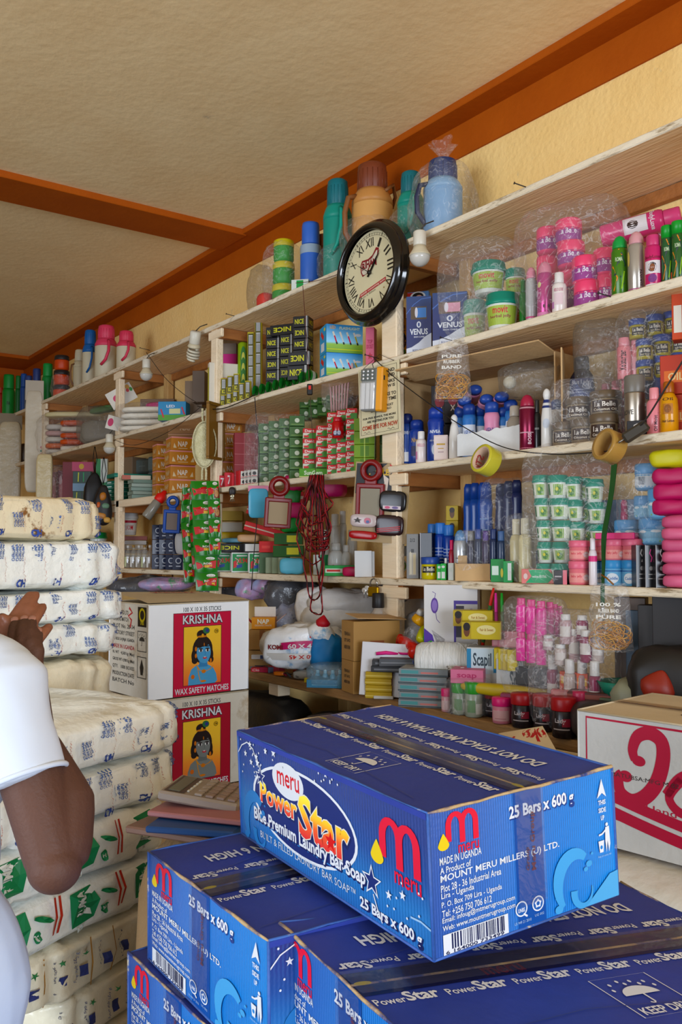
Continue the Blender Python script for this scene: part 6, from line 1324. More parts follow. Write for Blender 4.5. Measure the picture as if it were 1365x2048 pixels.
for i,(px,yt,d) in enumerate([(866,1048,.15),(881,1046,.12),(898,1050,.14)]):V(4,px,yt,26,d,'blue_bottle',['blue square capped bottle farthest from the silver can','middle blue square capped bottle with pale writing','blue square capped bottle nearest the silver can'][i],'bottle',kind='capped',col='#1e44a6',cap='#3f7ac8',prints=[('r',.25,y,.7,y+.015,'#b8c8e8') for y in (.3,.36,.42,.48,.54)],group='blue square capped bottles')
V(4,861,1114,36,.03,'yellow_jar','single yellow jar with blue lid at the fourth board edge','jar',kind='jar',col='#cfc036',cap='#2a4a94',prints=[('r',.22,.3,.72,.58,'#26241e'),('t','La Belle',.25,.38,.7,.56,'#efe8d0')],capname='lid')
for i,(px,c) in enumerate([(881,'#2fae4a'),(889,'#35b850'),(904,'#dfe8de')]):K(4,px,1128-i,11,.02,.03,'small_green_box',ORD[i]+' tiny green box from the yellow jar','box',c,[('f','r',.2,.1,.8,.5,'#e8ece6'),('f','o',.5,.8,.3,.08,'#e8ece6')],group='tiny green boxes')
V(4,892,1116,8,.045,'lip_stick','white lipstick tube behind the tiny green boxes','tube',kind='slim',col='#e4e4e0',cap='#efefec')
V(4,904,1080,12,.06,'small_bottle','slim red bottle with hot pink cap before the silver can','bottle',kind='slim',col='#a83040',cap='#e03a6a')
V(4,921,1060,26,.06,'spray_can','silver spray can with blue cap beside the bagged dark bottles','spray can',kind='spray',col='#c4c6c8',cap='#5f94c4',metal=.5,prints=[('r',.3,.42,.6,.45,'#3a3a4a'),('r',0,0,1,.06,'#26304e')])
for i,(px,yt,w_,d) in enumerate([(938,968,24,.22),(951,966,24,.2),(970,965,34,.17)]):V(4,px,yt,w_,d,'curved_bottle',['far','middle','near'][i]+' tall curved glossy blue bottle of three in a row','bottle',kind='flip',col='#2450a4',cap='#1f4596',prints=[('r',.3,y,.66,y+.014,'#8aa8d8') for y in (.3,.36,.42,.55)] if i==2 else [],ey=.55,base=Z4+.06,group='curved blue bottles')
K(4,950,1134,60,.2,.2,'kraft_box','brown box carrying the curved blue bottles','box','#9a7a50',base=None) if 0 else packet('kraft_box','brown box carrying the curved blue bottles','box',at(4,955,1150,.2),.2,.13,.058,'#9a7a50',[],rzc(955)-.2)
for j in range(3):K(4,908,[1078,1042,1012][j],24,.25,.06,'soap_carton_small',['lowest','middle','topmost'][j]+' yellow soap carton with a printed face at the wall','box','#c8ac2a',[('f','o',.5,.5,.2,.34,'#6a4424'),('f','o',.5,.7,.22,.18,'#2a1a14')],base=[aty(908,1112,YF+.25).z,aty(908,1078,YF+.25).z,aty(908,1042,YF+.25).z][j],group='yellow soap cartons')
K(4,908,1112,30,.25,.08,'grey_box','grey box under the yellow soap cartons','box','#a8a090')
for i,(px,yt) in enumerate([(1002,968),(1018,962),(1034,960)]):V(4,px,yt,24,.2-.02*i,'dark_bottle',['far','middle','near'][i]+' tall dark blue bottle inside the film above the cut carton','bottle',base=Z4+.145,kind='flip',col='#27305a',cap='#222a50',ey=.6,group='film wrapped dark blue bottles')
packet('kraft_box','brown cut carton under the film wrapped dark blue bottles','box',at(4,1016,1150,.2),.22,.16,.14,'#a8845a',[],rzc(1016)-.2)
wrap('clear film round the tall dark blue bottles',at(4,1016,1000,.19)+Vector((0,0,.14)),.22,.16,.27,rzc(1016),71,FILM,.4,.03)
for i in range(5):V(4,943+i*15,1062-(i % 2)*4,18,.07,'dark_bottle',ORD[i]+' small dark bottle from the silver can, in the cut carton','bottle',kind='capped',col=['#343044','#2c3450','#3a2c50','#2a3656','#30405c'][i],cap=['#8a8680','#4a5a9a','#5a3a8a','#2a3a6a','#4a6a9a'][i],group='bottles in the cut carton',base=Z4+.005)
ctn=thing('cut_carton','low cut brown carton holding small dark bottles in film','carton',at(4,962,1150,.06),rzc(962)-.1)
for nm,c,d_ in [('front_panel',(0,-.04,.034),(.19,.004,.068)),('side_panel',(.095,0,.04),(.004,.08,.08)),('side_panel',(-.095,0,.036),(.004,.08,.07)),('rear_panel',(0,.042,.05),(.19,.004,.1))]:g=G();g.box(c,d_,m_kraft,.0008);g.build(nm,ctn)
wrap('crinkled film over the small dark bottles in the cut carton',at(4,962,1100,.065)+Vector((0,0,.03)),.21,.1,.17,rzc(962),73,FILM,.4,.05)
K(4,997,1118,26,.02,.03,'small_green_box','small green box lying with a white sun mark before the cream bottles','box','#1f8a44',[('f','r',.1,.3,.6,.7,'#d8e8da'),('f','o',.85,.4,.1,.2,'#e8d84a')]);K(4,1018,1122,18,.02,.03,'small_green_box','green box with white end beside the sun marked one','box','#2f9a50',[('f','r',.5,.1,.9,.9,'#e2e8e0')])
for i,(px,yt,w_,d) in enumerate([(1033,1038,26,.08),(1051,1036,28,.06),(1066,1038,22,.1)]):V(4,px,yt,w_,d,'cream_bottle',['far','middle','near'][i]+' tall cream shampoo bottle of three beside the tub tower','bottle',kind='slim',col='#dcd0a4',cap='#e8e0c4',ey=.75,prints=[('r',.7,.1,.85,.5,'#3a4a5a')] if i==2 else [],group='cream shampoo bottles')
wrap('clear film round the cream shampoo bottles',at(4,1051,1100,.08),.15,.1,.26,rzc(1051),75,FILM,.4,.02)
# tower of green lidded small tubs
CP=[('r',.1,.14,.9,.62,'#e8ecd8'),('r',.34,.14,.66,.6,'#8ab04a'),('o',.5,.34,.12,.16,'#3f7a34'),('r',.08,.14,.2,.62,'#2f6a3a'),('o',.46,.4,.05,.08,'#d8d040')]
rows=[(950,998,5),(996,1040,5),(1040,1083,5),(1083,1126,5),(1126,1157,2)]
cols_=[(1083,38,.05),(1116,44,.06),(1148,36,.09),(1168,34,.13),(1192,38,.1)]
for j,(yt,yb,n) in enumerate(rows):
 for i in range(n):
  px,w_,d=cols_[i];px+=[0,4,8,10,8][j]-(2 if i>2 else 0);dy=[0,0,3,6,8][i]
  V(4,px,yt+dy+1,w_*.93,d,'small_tub',ORD[j]+' green lidded tub from the top in the tub tower, '+ORD[i]+' from the cream bottles','tub',aty(px,yb+dy,YF+d).z if j<4 else None,kind='tub',col='#e2e6da',cap='#1a9078',prints=CP,group='green lidded tub tower',capname='lid',rz=rzc(px)-.15+.2*sin(i*2+j))
for i in range(3):V(4,1150+i*20,1128,34,.16,'small_tub',ORD[i]+' green lidded tub standing at the foot of the tower behind the pink pots','tub',kind='tub',col='#dfe2d6',cap='#1a9078',prints=CP,group='green lidded tub tower',capname='lid')
wrap('clear film round the tower of green lidded tubs',at(4,1140,1050,.09),.33,.2,.50,rzc(1140),77,FILM,.35,.025)
# pink and blue jelly pots,cartons and clear boxed goods
JP=[('r',.15,.1,.85,.5,'#f0a09a'),('o',.78,.3,.12,.14,'#ece6e8'),('t','baby jelly',.25,.28,.62,.42,'#d84a5a')]
def pot(px,yt,yb,w_,d,label,col='#e8808a',cap='#ec7a90',pr=JP):return V(4,px,yt,w_,d,'jelly_pot',label,'pot',aty(px,yb,YF+d).z if yb else None,kind='jar',col=col,cap=cap,prints=pr,group='jelly pots',capname='lid',rz=rzc(px)-.1)
pot(1159,1081,1122,40,.04,'upper pink jelly pot at the board edge beside the tub tower');pot(1159,1122,0,40,.04,'lower pink jelly pot at the board edge beside the tub tower')
BJ=[('o',.45,.3,.2,.2,'#e6eef4'),('t','Cuddle',.3,.24,.62,.36,'#2f6ab0'),('r',0,.56,1,.6,'#2a5a9a')]
pot(1206,1080,1122,36,.09,'pink jelly pot behind the small white tube, upper');pot(1230,1078,1122,38,.06,'pink jelly pot right under the magenta box, upper of two');pot(1266,1078,1122,40,.08,'pink jelly pot next to the black mesh cartons')
pot(1230,1120,0,40,.06,'sky blue jelly pot with a white heart at the board edge','#7ab8e0','#4a9ad4',BJ);pot(1264,1120,0,38,.07,'second sky blue jelly pot beside the black cartons','#74b0d8','#4494d0',BJ);pot(1204,1122,0,36,.1,'sky blue jelly pot in shade behind the small white tube','#6aa8d0','#3f8cc8',BJ)
V(4,1186,1076,16,.03,'small_tube','small white tube with pink band between the jelly pots','tube',kind='slim',col='#e8dede',cap='#f0eaea',prints=[('r',0,.5,1,.62,'#d8407a')])
K(4,1236,1066,74,.05,.08,'magenta_box','flat magenta box lying on the pink jelly pots','box','#d03a72',[('f','r',.5,.1,.96,.9,'#c0205c')],base=aty(1236,1079,YF+.05).z)
K(4,1078,1138,66,.02,.04,'eye_drops_box','flat green and pink box with a pointed panel at the board edge','box','#e88a84',[('f','p',[(.12,.04),(.78,.04),(.96,.5),(.78,.96),(.2,.96),(.3,.5)],'#4ab07a'),('f','t','medicine NEUTRAL',.32,.4,.74,.58,'#e8f0e6'),('f','o',.12,.5,.06,.2,'#f0d8d0')],base=None,rz=rzc(1078)-.05)
K(4,1124,1140,26,.02,.04,'small_black_box','little black and pink box behind the pointed panel box','box','#2a2628',[('f','r',.7,0,1,1,'#e07a84'),('f','r',.1,.5,.6,.6,'#b8b0b0')])
for i,px in enumerate((1279,1297,1318)):
 K(4,px,1090,21,.03,.045,'black_carton',['far','middle','near'][i]+' tall black cosmetic carton in the group of three at the board edge','box','#1e1c1e',[('f','r',.0,.0,.06,1,'#a8a4a0'),('f','s',[(.5,.9),(.4,.8),(.6,.7),(.5,.6)],.08,'#c8c2c0' if i !=1 else '#d84a8a'),('f','r',.2,.2,.8,.22,'#a8a4a0'),('f','r',.25,.3,.75,.32,'#a8a4a0'),('f','o',.5,.45,.16,.05,'#8a8684')],rz=rzc(px)+.35,group='black cosmetic cartons',rough=.25)
# pale blue baby tubs with a landscape print
BB=[('r',.12,.1,.88,.6,'#8ec0dc'),('p',[(.12,.1),(.88,.1),(.88,.22),(.5,.3),(.12,.2)],'#8ab84a'),('o',.3,.5,.1,.05,'#eef4f6'),('o',.62,.52,.12,.05,'#eef4f6')]
def bt(px,yt,yb,w_,d,label,pr=BB):return V(4,px,yt,w_,d,'baby_tub',label,'tub',aty(px,yb,YF+d).z if yb else None,kind='pot',col='#7ab0d8',cap='#6aa4d4',prints=pr,group='pale blue tubs',capname='lid')
bt(1294,928,982,46,.12,'topmost pale blue tub with barcode label under the yellow packs',[('r',.15,.1,.85,.6,'#dfe6ea'),('bar',0,0,0,0) if 0 else ('r',.3,.2,.5,.5,'#3a4a5a')]);bt(1324,978,1040,54,.10,'pale blue tub with a printed meadow scene');bt(1288,992,1040,38,.16,'pale blue tub half behind the meadow scene one')
bt(1306,1036,1092,54,.13,'large pale blue tub in film behind the black cartons');bt(1254,1040,1090,48,.15,'pale blue tub behind the magenta box')
for i,px in enumerate((1262,1306)):V(4,px,1088,46,.17,'baby_tub',['far','near'][i]+' lowest pale blue tub standing on the board behind the pots','tub',kind='pot',col='#6fa4cc',cap='#5f9acc',capname='lid',group='pale blue tubs')
packet('blue_box','grey blue box standing under the topmost pale blue tubs','box',at(4,1290,1090,.27),.3,.1,.3,'#5a7088',[],rzc(1290)-.2)
wrap('clear film round the pale blue tubs',at(4,1304,1000,.13)+Vector((0,0,.16)),.22,.16,.28,rzc(1300),79,FILM,.4,.04)
for i,(px,yt,c,w_) in enumerate([(1228,1000,'#2a3a7a',14),(1238,1022,'#d8c02a',14),(1249,1000,'#c8286a',16)]):V(4,px,yt,w_,.2,'bright_tube',['dark blue tube beside the lanyard','yellow tube beside the dark blue one','magenta tube beside the yellow one'][i],'tube',base=Z4+.1,kind='flip' if i !=1 else 'slim',col=c,cap=c)
packet('kraft_box','small brown box carrying the bright tubes','box',at(4,1238,1090,.2),.12,.07,.098,'#8a6f50',[],rzc(1238))
pad(4,1345,Z4+.385,.13,.1,.06,'#d0c81e','yellow foil pack on the crimson ones at the picture edge',.1,name='foil_pack',cat='pack',seed=81,fr=18)
for j in range(3):pad(4,1349,Z4+.23+.05*j,.13,.1,.055,'#b8205c',ORD[j]+' crimson foil pack from below, under the yellow one',.1,name='foil_pack',cat='pack',grp='crimson foil packs',seed=82+j,fr=20)
for j in range(6):pad(4,1367,Z4+.003+.037*j,.12,.12,.042,['#d86a8a','#c85a7c'][j % 2],ORD[j]+' rose pink sachet bundle from the board at the picture edge',.06,name='sachet_bundle',cat='bundle',grp='rose pink sachet bundles',seed=90+j,fr=22)
#------------------------------------------------------------------goods on the counter (ZC),below the fourth board
def cpos(px,py):p=atz(px,py,ZC+.001);return p          # where a thing stands on the counter top
def cy(px,py):return max(.02,min(.36,cpos(px,py).y-YF))
def cp(px,py,w,h,d,col,label,name='pack',cat='pack',pr=(),rz=None,z=0,**k):
 p=aty(px,1300,YC+d[0]);return packet(name,label,cat,(p.x,p.y,ZC+.001+z),w,d[1],h,col,pr,rzc(px)-.15 if rz is None else rz,**k)
def cv(px,yt,w_,d,label,name,cat,z=0,**k):return V(5,px,yt,w_,d,name,label,cat,base=ZC+z if z else None,**k)
def sack(px,py,d,dims,col,label,name='shopping_bag',cat='bag',seed=0,rot=None,mat=None,pr=None,fr=7,amp=.11,e=.75):
 p=aty(px,py,YC+d);g=G();g.blob((0,0,0),dims,mat or col,40,e,amp,fr,seed,wr=.11)
 if pr:pr(g,dims)
 return tag(g.build(name,None,p,rot or (0,0,rzc(px))),label,cat)
m_wbag=noisy('white_thin_bag','#dcdad8','#e8e6e4',4,r=.3,bump=1.0,bscale=16,c3='#d8b4b8',thr=(.64,.72),dscale=6)
m_gbag=noisy('grey_film_bag','#85868c','#a6a7ac',5,r=.22,bump=.9,bscale=16,c3='#c8c8cc',thr=(.6,.68),dscale=9)
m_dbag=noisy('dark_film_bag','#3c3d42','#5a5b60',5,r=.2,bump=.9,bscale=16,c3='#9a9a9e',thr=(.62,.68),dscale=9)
m_mbag=noisy('multicolour_bag','#6a8fb4','#c07a9a',7,r=.3,bump=.7,bscale=14,c3='#3a8a5a',thr=(.56,.62),dscale=6)
m_bbag=noisy('blue_grey_bag','#8a92b0','#b0b4c6',8,r=.25,bump=.9,bscale=18,c3='#4a527a',thr=(.58,.64),dscale=12)
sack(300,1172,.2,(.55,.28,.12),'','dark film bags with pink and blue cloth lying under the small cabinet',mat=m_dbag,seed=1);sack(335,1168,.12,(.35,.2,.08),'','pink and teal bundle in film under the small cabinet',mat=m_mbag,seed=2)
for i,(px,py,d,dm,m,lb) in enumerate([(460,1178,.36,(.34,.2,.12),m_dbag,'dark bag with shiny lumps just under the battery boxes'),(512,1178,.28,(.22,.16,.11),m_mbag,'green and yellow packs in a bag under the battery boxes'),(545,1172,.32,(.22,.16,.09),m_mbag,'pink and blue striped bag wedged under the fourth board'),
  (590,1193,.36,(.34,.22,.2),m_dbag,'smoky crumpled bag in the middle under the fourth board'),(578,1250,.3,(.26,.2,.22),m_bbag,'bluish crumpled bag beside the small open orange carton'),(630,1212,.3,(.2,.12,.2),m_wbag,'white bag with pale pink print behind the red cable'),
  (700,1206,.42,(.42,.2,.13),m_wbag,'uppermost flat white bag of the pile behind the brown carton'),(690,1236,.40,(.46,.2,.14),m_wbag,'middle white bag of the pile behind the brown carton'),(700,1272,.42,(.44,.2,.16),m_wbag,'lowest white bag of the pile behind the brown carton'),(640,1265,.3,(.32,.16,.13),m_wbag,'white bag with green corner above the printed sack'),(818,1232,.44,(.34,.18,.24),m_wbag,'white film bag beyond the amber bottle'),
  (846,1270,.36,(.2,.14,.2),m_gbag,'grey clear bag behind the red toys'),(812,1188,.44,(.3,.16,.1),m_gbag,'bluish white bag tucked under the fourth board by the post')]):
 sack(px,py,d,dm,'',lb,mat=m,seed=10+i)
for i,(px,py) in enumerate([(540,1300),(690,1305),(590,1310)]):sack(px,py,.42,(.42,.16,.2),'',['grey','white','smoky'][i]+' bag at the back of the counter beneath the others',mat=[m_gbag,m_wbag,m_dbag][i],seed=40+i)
# printed white sack with pink band
def sackprint(g,dm):
 def mp(x,y,l=0):
  X=(x-.5)*dm[0]*.9;Z=(y-.5)*dm[2]*.8;k=max(0,1-abs(2*X/dm[0])**3)**.35*max(0,1-abs(2*Z/dm[2])**3)**.35
  return Vector((X,-dm[1]/2*k-.012-l+.01*sin(X*30),Z))
 g.grid(lambda u,v:mp(.2+.78*u,.46+.2*v+.06*sin(u*4),.001),20,4,'#c8286c');g.text(lambda x,y,l=0:mp(x,y,l+.003),'60 X 45',.28,.50,.62,.64,'#f0ecec',.03)
 g.grid(lambda u,v:mp(.02+.8*u,.16+.2*v,.001),20,4,'#e6e4e0');g.text(lambda x,y,l=0:mp(x,y,l+.003),'60 X 45',.3,.2,.6,.32,'#c8403c',.02,0,2);g.text(lambda x,y,l=0:mp(x,y,l+.003),'KOMI',.04,.46,.22,.6,'#8a2a34',.03);g.text(lambda x,y,l=0:mp(x,y,l+.003),'IMOY',.66,.18,.84,.32,'#c8303a',.04)
 g.grid(lambda u,v:mp(.55+.25*u*(1-v),.8+.2*v,.001),8,4,'#c82c34')
m_ps=noisy('printed_sack','#dfe2e4','#eceef0',3,r=.3,bump=.6,bscale=12,c3='#4aa0d4',thr=(.56,.64),dscale=4)
p=cpos(610,1335);sack(612,1292,.08,(.42,.2,.2),'','white printed sack with a magenta band lying on the counter before the bags','printed_sack','sack',51,mat=m_ps,pr=sackprint,amp=.04)
p=aty(643,1262,YC+.1);g=G();g.blob((0,0,0),(.13,.1,.13),m_ps,18,.8,.1,10,5,top=.2);g.blob((0,-.01,.045),(.07,.06,.06),'#c8303a',12,.8,.1,10,7,top=.2);tag(g.build('sack_corner',None,p,(0,.2,rzc(640))),'peaked red tipped corner of the printed sack beneath the cable','sack');sack(655,1300,.13,(.16,.14,.18),'#2f7fc0','bright blue bag beside the brown double carton',seed=55,amp=.06)
# small open orange carton on two brown boxes
cp(527,1260,.13,.10,(.1,.12),'#a87f4c','brown taped box under the small open orange carton','kraft_box','box',[('f','r',.42,0,.62,1,'#8a5a34')],z=.10);cp(524,1300,.16,.095,(.11,.15),'#b08a58','wider brown box at the bottom beneath the taped box','kraft_box','box')
oc=thing('open_orange_carton','small open orange and white carton on the brown taped box','carton',(aty(529,1240,YC+.1).x,YC+.1,ZC+.203),rzc(529)-.15)
g=G();g.box((0,0,.03),(.12,.07,.06),'#e0981c',.001);mp=plane((-.06,-.0352,0),(1,0,0),(0,0,1),.12,.06);g.text(mp,'NAP',.25,.45,.75,.85,'#f2ead8',.04);g.text(mp,'DESINFECTANTE',.15,.25,.85,.38,'#f2ead8');g.build('box_body',oc)
for nm,c,r_ in (('flap',(-.085,0,.05),.8),('flap',(.09,0,.055),-.7),('flap',(0,.03,.085),0)):
 g=G();g.box(c,(.06,.06,.002) if r_ else (.11,.002,.05),'#e8e0d6',.0004,Matrix.Rotation(r_,3,'Y'));g.box(Vector(c)+Vector((0,0,.0022)),(.058,.058,.001) if r_ else (.1,.001,.045),'#d8583a',.0002,Matrix.Rotation(r_,3,'Y'));g.build(nm,oc)
# loose small stuff between the match carton and the counter middle
cp(522,1335,.09,.022,(.06,.04),'#d8d8d8','white tube box lying at the end near the match cartons','tube_box','box',[('f','r',.5,.1,1,.9,'#3a4a7a')],z=.055);cp(540,1338,.06,.02,(.05,.03),'#e4e4e2','second white tube box next to the first','tube_box','box',z=.055)
for i in range(6):cp(508+i*9,1345,.07,.012+.004*i,(.05+.012*(i % 3),.05),['#34406a','#8a8a90','#27345e','#a82c48','#5a5f78','#c24a5a'][i],ORD[i]+' flat packet from the match cartons in the loose layer on the counter','packet','packet',rz=i*.7)
cp(518,1355,.07,.02,(.02,.05),'#c83a44','coral red packet at the counter edge nearest the match cartons','packet','packet',[('f','t','Close',.1,.2,.9,.8,'#e8b8b8')])
for i in range(7):
 p=cpos(560+i*11,1352+(i % 3)*3);g=G();g.tube([p+Vector((-.06+.01*i,.02*sin(i),.008+.004*i)),p+Vector((0,.01,.018+.003*i)),p+Vector((.06,-.01*(i % 2),.008+.004*i))],.004+.001*(i % 2),['#8a2a3c','#3a3a40','#6a6460','#b03a50','#b8b2a8','#5a4a40','#8a7a6a'][i],7)
 o=g.build('pen',None);tag(o,ORD[i]+' thin stick from the match cartons in the litter of pens on the counter','pen')
pad(5,608,ZC+.003,.09,.07,.04,'#a8a49c','crumpled clear wrapper among the pens',.05,name='wrapper',cat='wrapper',seed=3,fr=24);pad(5,562,ZC+.003,.06,.04,.02,'#d8772a','small orange piece at the counter edge',.02,name='orange_piece',cat='piece')
cp(615,1365,.025,.02,(.01,.025),'#d8c81e','tiny yellow cap at the counter edge','bottle_cap','cap')
# blue tray of bottles in film
cp(672,1372,.24,.035,(.05,.13),'#3f7a9c','low blue tray of small bottles in film at the counter edge','tray','tray',[('f','r',.1,.3,.9,.4,'#7ab0cc')])
for i in range(12):cv(636+(i % 6)*15,1340+(i//6)*2,12,.03+.05*(i//6),ORD[i]+' little clear blue bottle in the film wrapped tray','small_bottle','bottle',kind='lotion',col='#5f9ab8',cap='#8ab8cc',group='bottles in the blue tray',z=.0)
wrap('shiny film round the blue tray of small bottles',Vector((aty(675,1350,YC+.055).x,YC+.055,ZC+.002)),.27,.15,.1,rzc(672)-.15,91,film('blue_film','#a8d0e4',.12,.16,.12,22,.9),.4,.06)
# brown double carton,amber bottle,white board
p=aty(742,1300,YC+.09);rzk=rzc(742)+.45
def kprint(t,m_=('ITEM NO:A-11','QTY: 36 PCS','MADE IN CHINA')):return [('l','t',s_,.25,.62-i*.17,.72,.72-i*.17,'#4a3824') for i,s_ in enumerate(m_)]+[('f','r',.35,.15,.65,.5,'#9a5a3c'),('f','t','HI',.42,.22,.58,.42,'#c8a070')]
packet('kraft_box','lower brown carton of two, partly behind the white board','box',(p.x,p.y,ZC+.002),.22,.12,.135,'#b58d58',kprint(0),rzk);packet('kraft_box','upper brown carton with black shipping text beside the amber bottle','box',(p.x,p.y,ZC+.138),.22,.12,.165,'#b58d58',kprint(0),rzk+.02)
kb=bpy.data.objects['kraft_box']
g=G();g.box((0,0,0),(.23,.13,.003),m_kraft,.0005,Matrix.Rotation(.10,3,'X'));tag(g.build('card_sheet',None,(p.x+.01,p.y+.02,ZC+.318),(0,.05,rzk)),'lifted brown lid flap over the upper brown carton','flap')
ab=V(5,758,1188,44,.2,'amber_bottle','bottle of amber drink with black cap rising behind the brown carton','bottle',base=ZC+.16,kind='',col='#c88a12',cap='#1c1a1a',capname='cap',mat=None) if 0 else None
p2=aty(757,1250,YC+.168);zt=aty(757,1186,YC+.168).z;zb_=ZC+.20;Hb=zt-zb_;r=thing('amber_bottle','bottle of amber drink with black cap rising behind the brown carton','bottle',(p2.x,p2.y,zb_),0)
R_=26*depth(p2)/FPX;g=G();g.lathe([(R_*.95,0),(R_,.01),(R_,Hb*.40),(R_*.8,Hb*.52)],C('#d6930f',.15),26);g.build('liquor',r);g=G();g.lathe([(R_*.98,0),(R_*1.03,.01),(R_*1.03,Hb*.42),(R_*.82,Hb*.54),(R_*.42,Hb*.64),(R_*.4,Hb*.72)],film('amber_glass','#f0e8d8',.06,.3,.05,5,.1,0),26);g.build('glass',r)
g=G();g.lathe([(R_*.46,Hb*.70),(R_*.48,Hb*.71),(R_*.46,Hb*.98),(R_*.4,Hb)],'#1d1b1c',22);g.build('cap',r)
cp(757,1290,.06,.195,(.168,.05),'#8a6a44','brown box behind the double carton carrying the amber bottle','kraft_box','box')
p=aty(775,1345,YC+.035);g=G();rt=Matrix.Rotation(-.12,3,'X');g.box((0,0,.11),(.23,.012,.215),'#e6e6ea',.002,rt);g.box((0,.02,.10),(.23,.01,.2),'#d4d2d8',.002,rt);tag(g.build('white_board',None,(p.x,p.y,ZC+.004),(0,.05,rzc(775)-.15)),'white writing pad leaning on the brown double carton','pad')
# cassette style packs,pink spoon,blue lid,stack of slim cases
for j in range(4):cp(762,1390,.11,.026,(.03,.10),'#bfa034',ORD[j]+' gold striped packet from the counter, before the white pad','gold_packet','packet',[('f','r',0,.3,1,.5,'#e0c870'),('r','r',0,0,1,1,'#8a4a44')],z=.027*j,rz=rzc(762)-.2+.08*sin(j*3),group='gold packets')
for j in range(2):cp(778,1390,.13,.024,(.045,.11),'#3a3a3c',['lower','upper'][j]+' dark case lying on the gold packets','dark_case','case',[('f','r',.1,.3,.9,.6,'#7a7c80'),('t','r',.1,.1,.9,.9,'#55565a')],z=.109+.025*j,rz=rzc(775)-.15+.1*j)
cp(800,1390,.16,.03,(.07,.12),'#56585c','grey case under the pink spoon','dark_case','case',[('f','r',.05,.4,.95,.55,'#8a8c90')],z=.135,rz=rzc(800)-.05)
cp(768,1392,.08,.012,(.012,.03),'#d8d6d0','thin pale strip lying at the counter edge by the gold packets','strip','strip')
sp=aty(797,1325,YC+.07);r=thing('pink_spoon','hot pink plastic spoon lying on the dark cases','spoon',(sp.x,sp.y,ZC+.171),rzc(797)+.0)
g=G();g.tube([(-.09,0,.008),(-.05,0,.012),(.0,0,.008)],[.007,.008,.006],'#e8408c',8);g.build('handle',r);g=G();g.lathe([(.0,.004),(.03,.006),(.038,.016),(.036,.016),(.026,.01),(0,.009)],'#e83c8a',20,(.035,0,0),.7);g.build('bowl',r)
bl=aty(850,1350,YC+.07);g=G();g.lathe([(.0,0),(.045,.0),(.048,.012),(.045,.016),(0,.018)],'#2a52a8',24);tag(g.build('flat_blue_disc',None,(bl.x,bl.y,ZC+.153)),'flat blue lid on the stacked slim cases','lid')
for j in range(5):cp(852,1400,.19,.028,(.05,.13),'#8f979a',ORD[j]+' slim clear case from the counter in the stack before the white twine','slim_case','case',[('f','r',.0,.1,1,.22,'#2a3a40'),('f','r',.45,.35,.8,.6,'#c8807a'),('f','r',.05,.35,.4,.8,'#5a9a9c'),('r','r',0,.1,1,.25,'#2a3a40'),('t','r',.04,.04,.96,.96,'#aab4b4')],z=.0295*j,rz=rzc(852)-.2+.05*sin(j*2),group='slim clear cases',rough=.2)
cv(812,1358,24,.03,'white rounded bottle with purple foot between the gold packets and slim cases','white_bottle','bottle',kind='roll',col='#5a3a6a',cap='#dcd8d4',capname='ball_cap')
# roll of white twine
tw=aty(903,1322,YC+.13);cp(905,1400,.26,tw.z-ZC-.078,(.13,.12),'#5a5048','dark flat box under the spool of white twine','dark_box','box');r=thing('twine_spool','big spool of shiny white twine lying on its side','twine',(tw.x,tw.y,tw.z),0,rot=(0,radians(90),rzc(905)-.12))
g=G();pr_=[(.03,-.14),(.058,-.135),(.07,-.115),(.074,0),(.066,.1),(.05,.125),(.028,.13)]
g.lathe(pr_,noisy('twine','#d8d8d2','#eeeeea',2,(1,1,60),r=.3,bump=.8,bscale=6),28);g.build('twine',r)
g=G();g.lathe([(.022,-.145),(.024,-.14),(.024,.14),(.026,.165),(.014,.166),(.014,-.145)],'#232326',18);g.build('core',r)
g=G()
for q in range(5):g.tube([((.0735-.001*abs(q-2))*cos(a),(.0735-.001*abs(q-2))*sin(a),-.06+.03*q+.05*sin(a+q)) for a in [2*pi*i/24 for i in range(25)]],.0012,'#f2f2ee',5)
g.build('loose_strand',r)
# sewing machine style carton with purple curves,dark window;yellow hair boxes;foam boxes below
p,h,wd=size(5,905,1168,105,.22);h-=.12;rz=rzc(900)-.1
pr=[('f','p',[(0,.0),(1,0),(1,.12),(.62,.06),(.36,.10),(.28,.28),(.14,.44),(0,.5)],'#52309a'),('f','p',[(.36,.1),(.62,.06),(1,.12),(1,.5),(.8,.46),(.55,.3)],'#5e3aa4'),('f','p',[(.0,.5),(.16,.42),(.3,.1),(.42,.25),(.62,.36),(.8,.46),(.8,.5),(.4,.46),(.3,.22),(.14,.48)],'#dcd8d8'),
  ('f','o',.2,.76,.07,.09,'#5a3a8e'),('f','o',.2,.76,.05,.065,'#8a70b4'),('f','s',[(.2,.84),(.22,.9),(.16,.92)],.01,'#5a3a8e'),('f','s',[(.22,.68),(.24,.6),(.3,.56)],.01,'#5a3a8e'),('f','r',.56,.22,1,.82,'#4a3a8a'),('f','r',.6,.27,1,.78,'#b8b4b0'),('f','r',.6,.4,.75,.76,'#3a3640'),('f','o',.88,.6,.1,.13,'#5a3a9a'),('f','o',.88,.6,.06,.08,'#c8c2c0'),('f','t','*',.46,.2,.56,.34,'#e8e4e8')]+[('f','o',.06+i*.06,.06,.02,.025,'#e8e4ee') for i in range(8)]
packet('purple_carton','white carton with purple curves standing behind the white twine','carton',(p.x,p.y,ZC+.12),wd,.14,h,'#dedbd8',pr,rz);cp(905,1310,.3,.118,(.2,.12),'#d4d0ce','white carton with faint print under the purple curved one','white_carton','carton',[('f','t','quality',.2,.5,.5,.62,'#8a8488')],rz=rz)
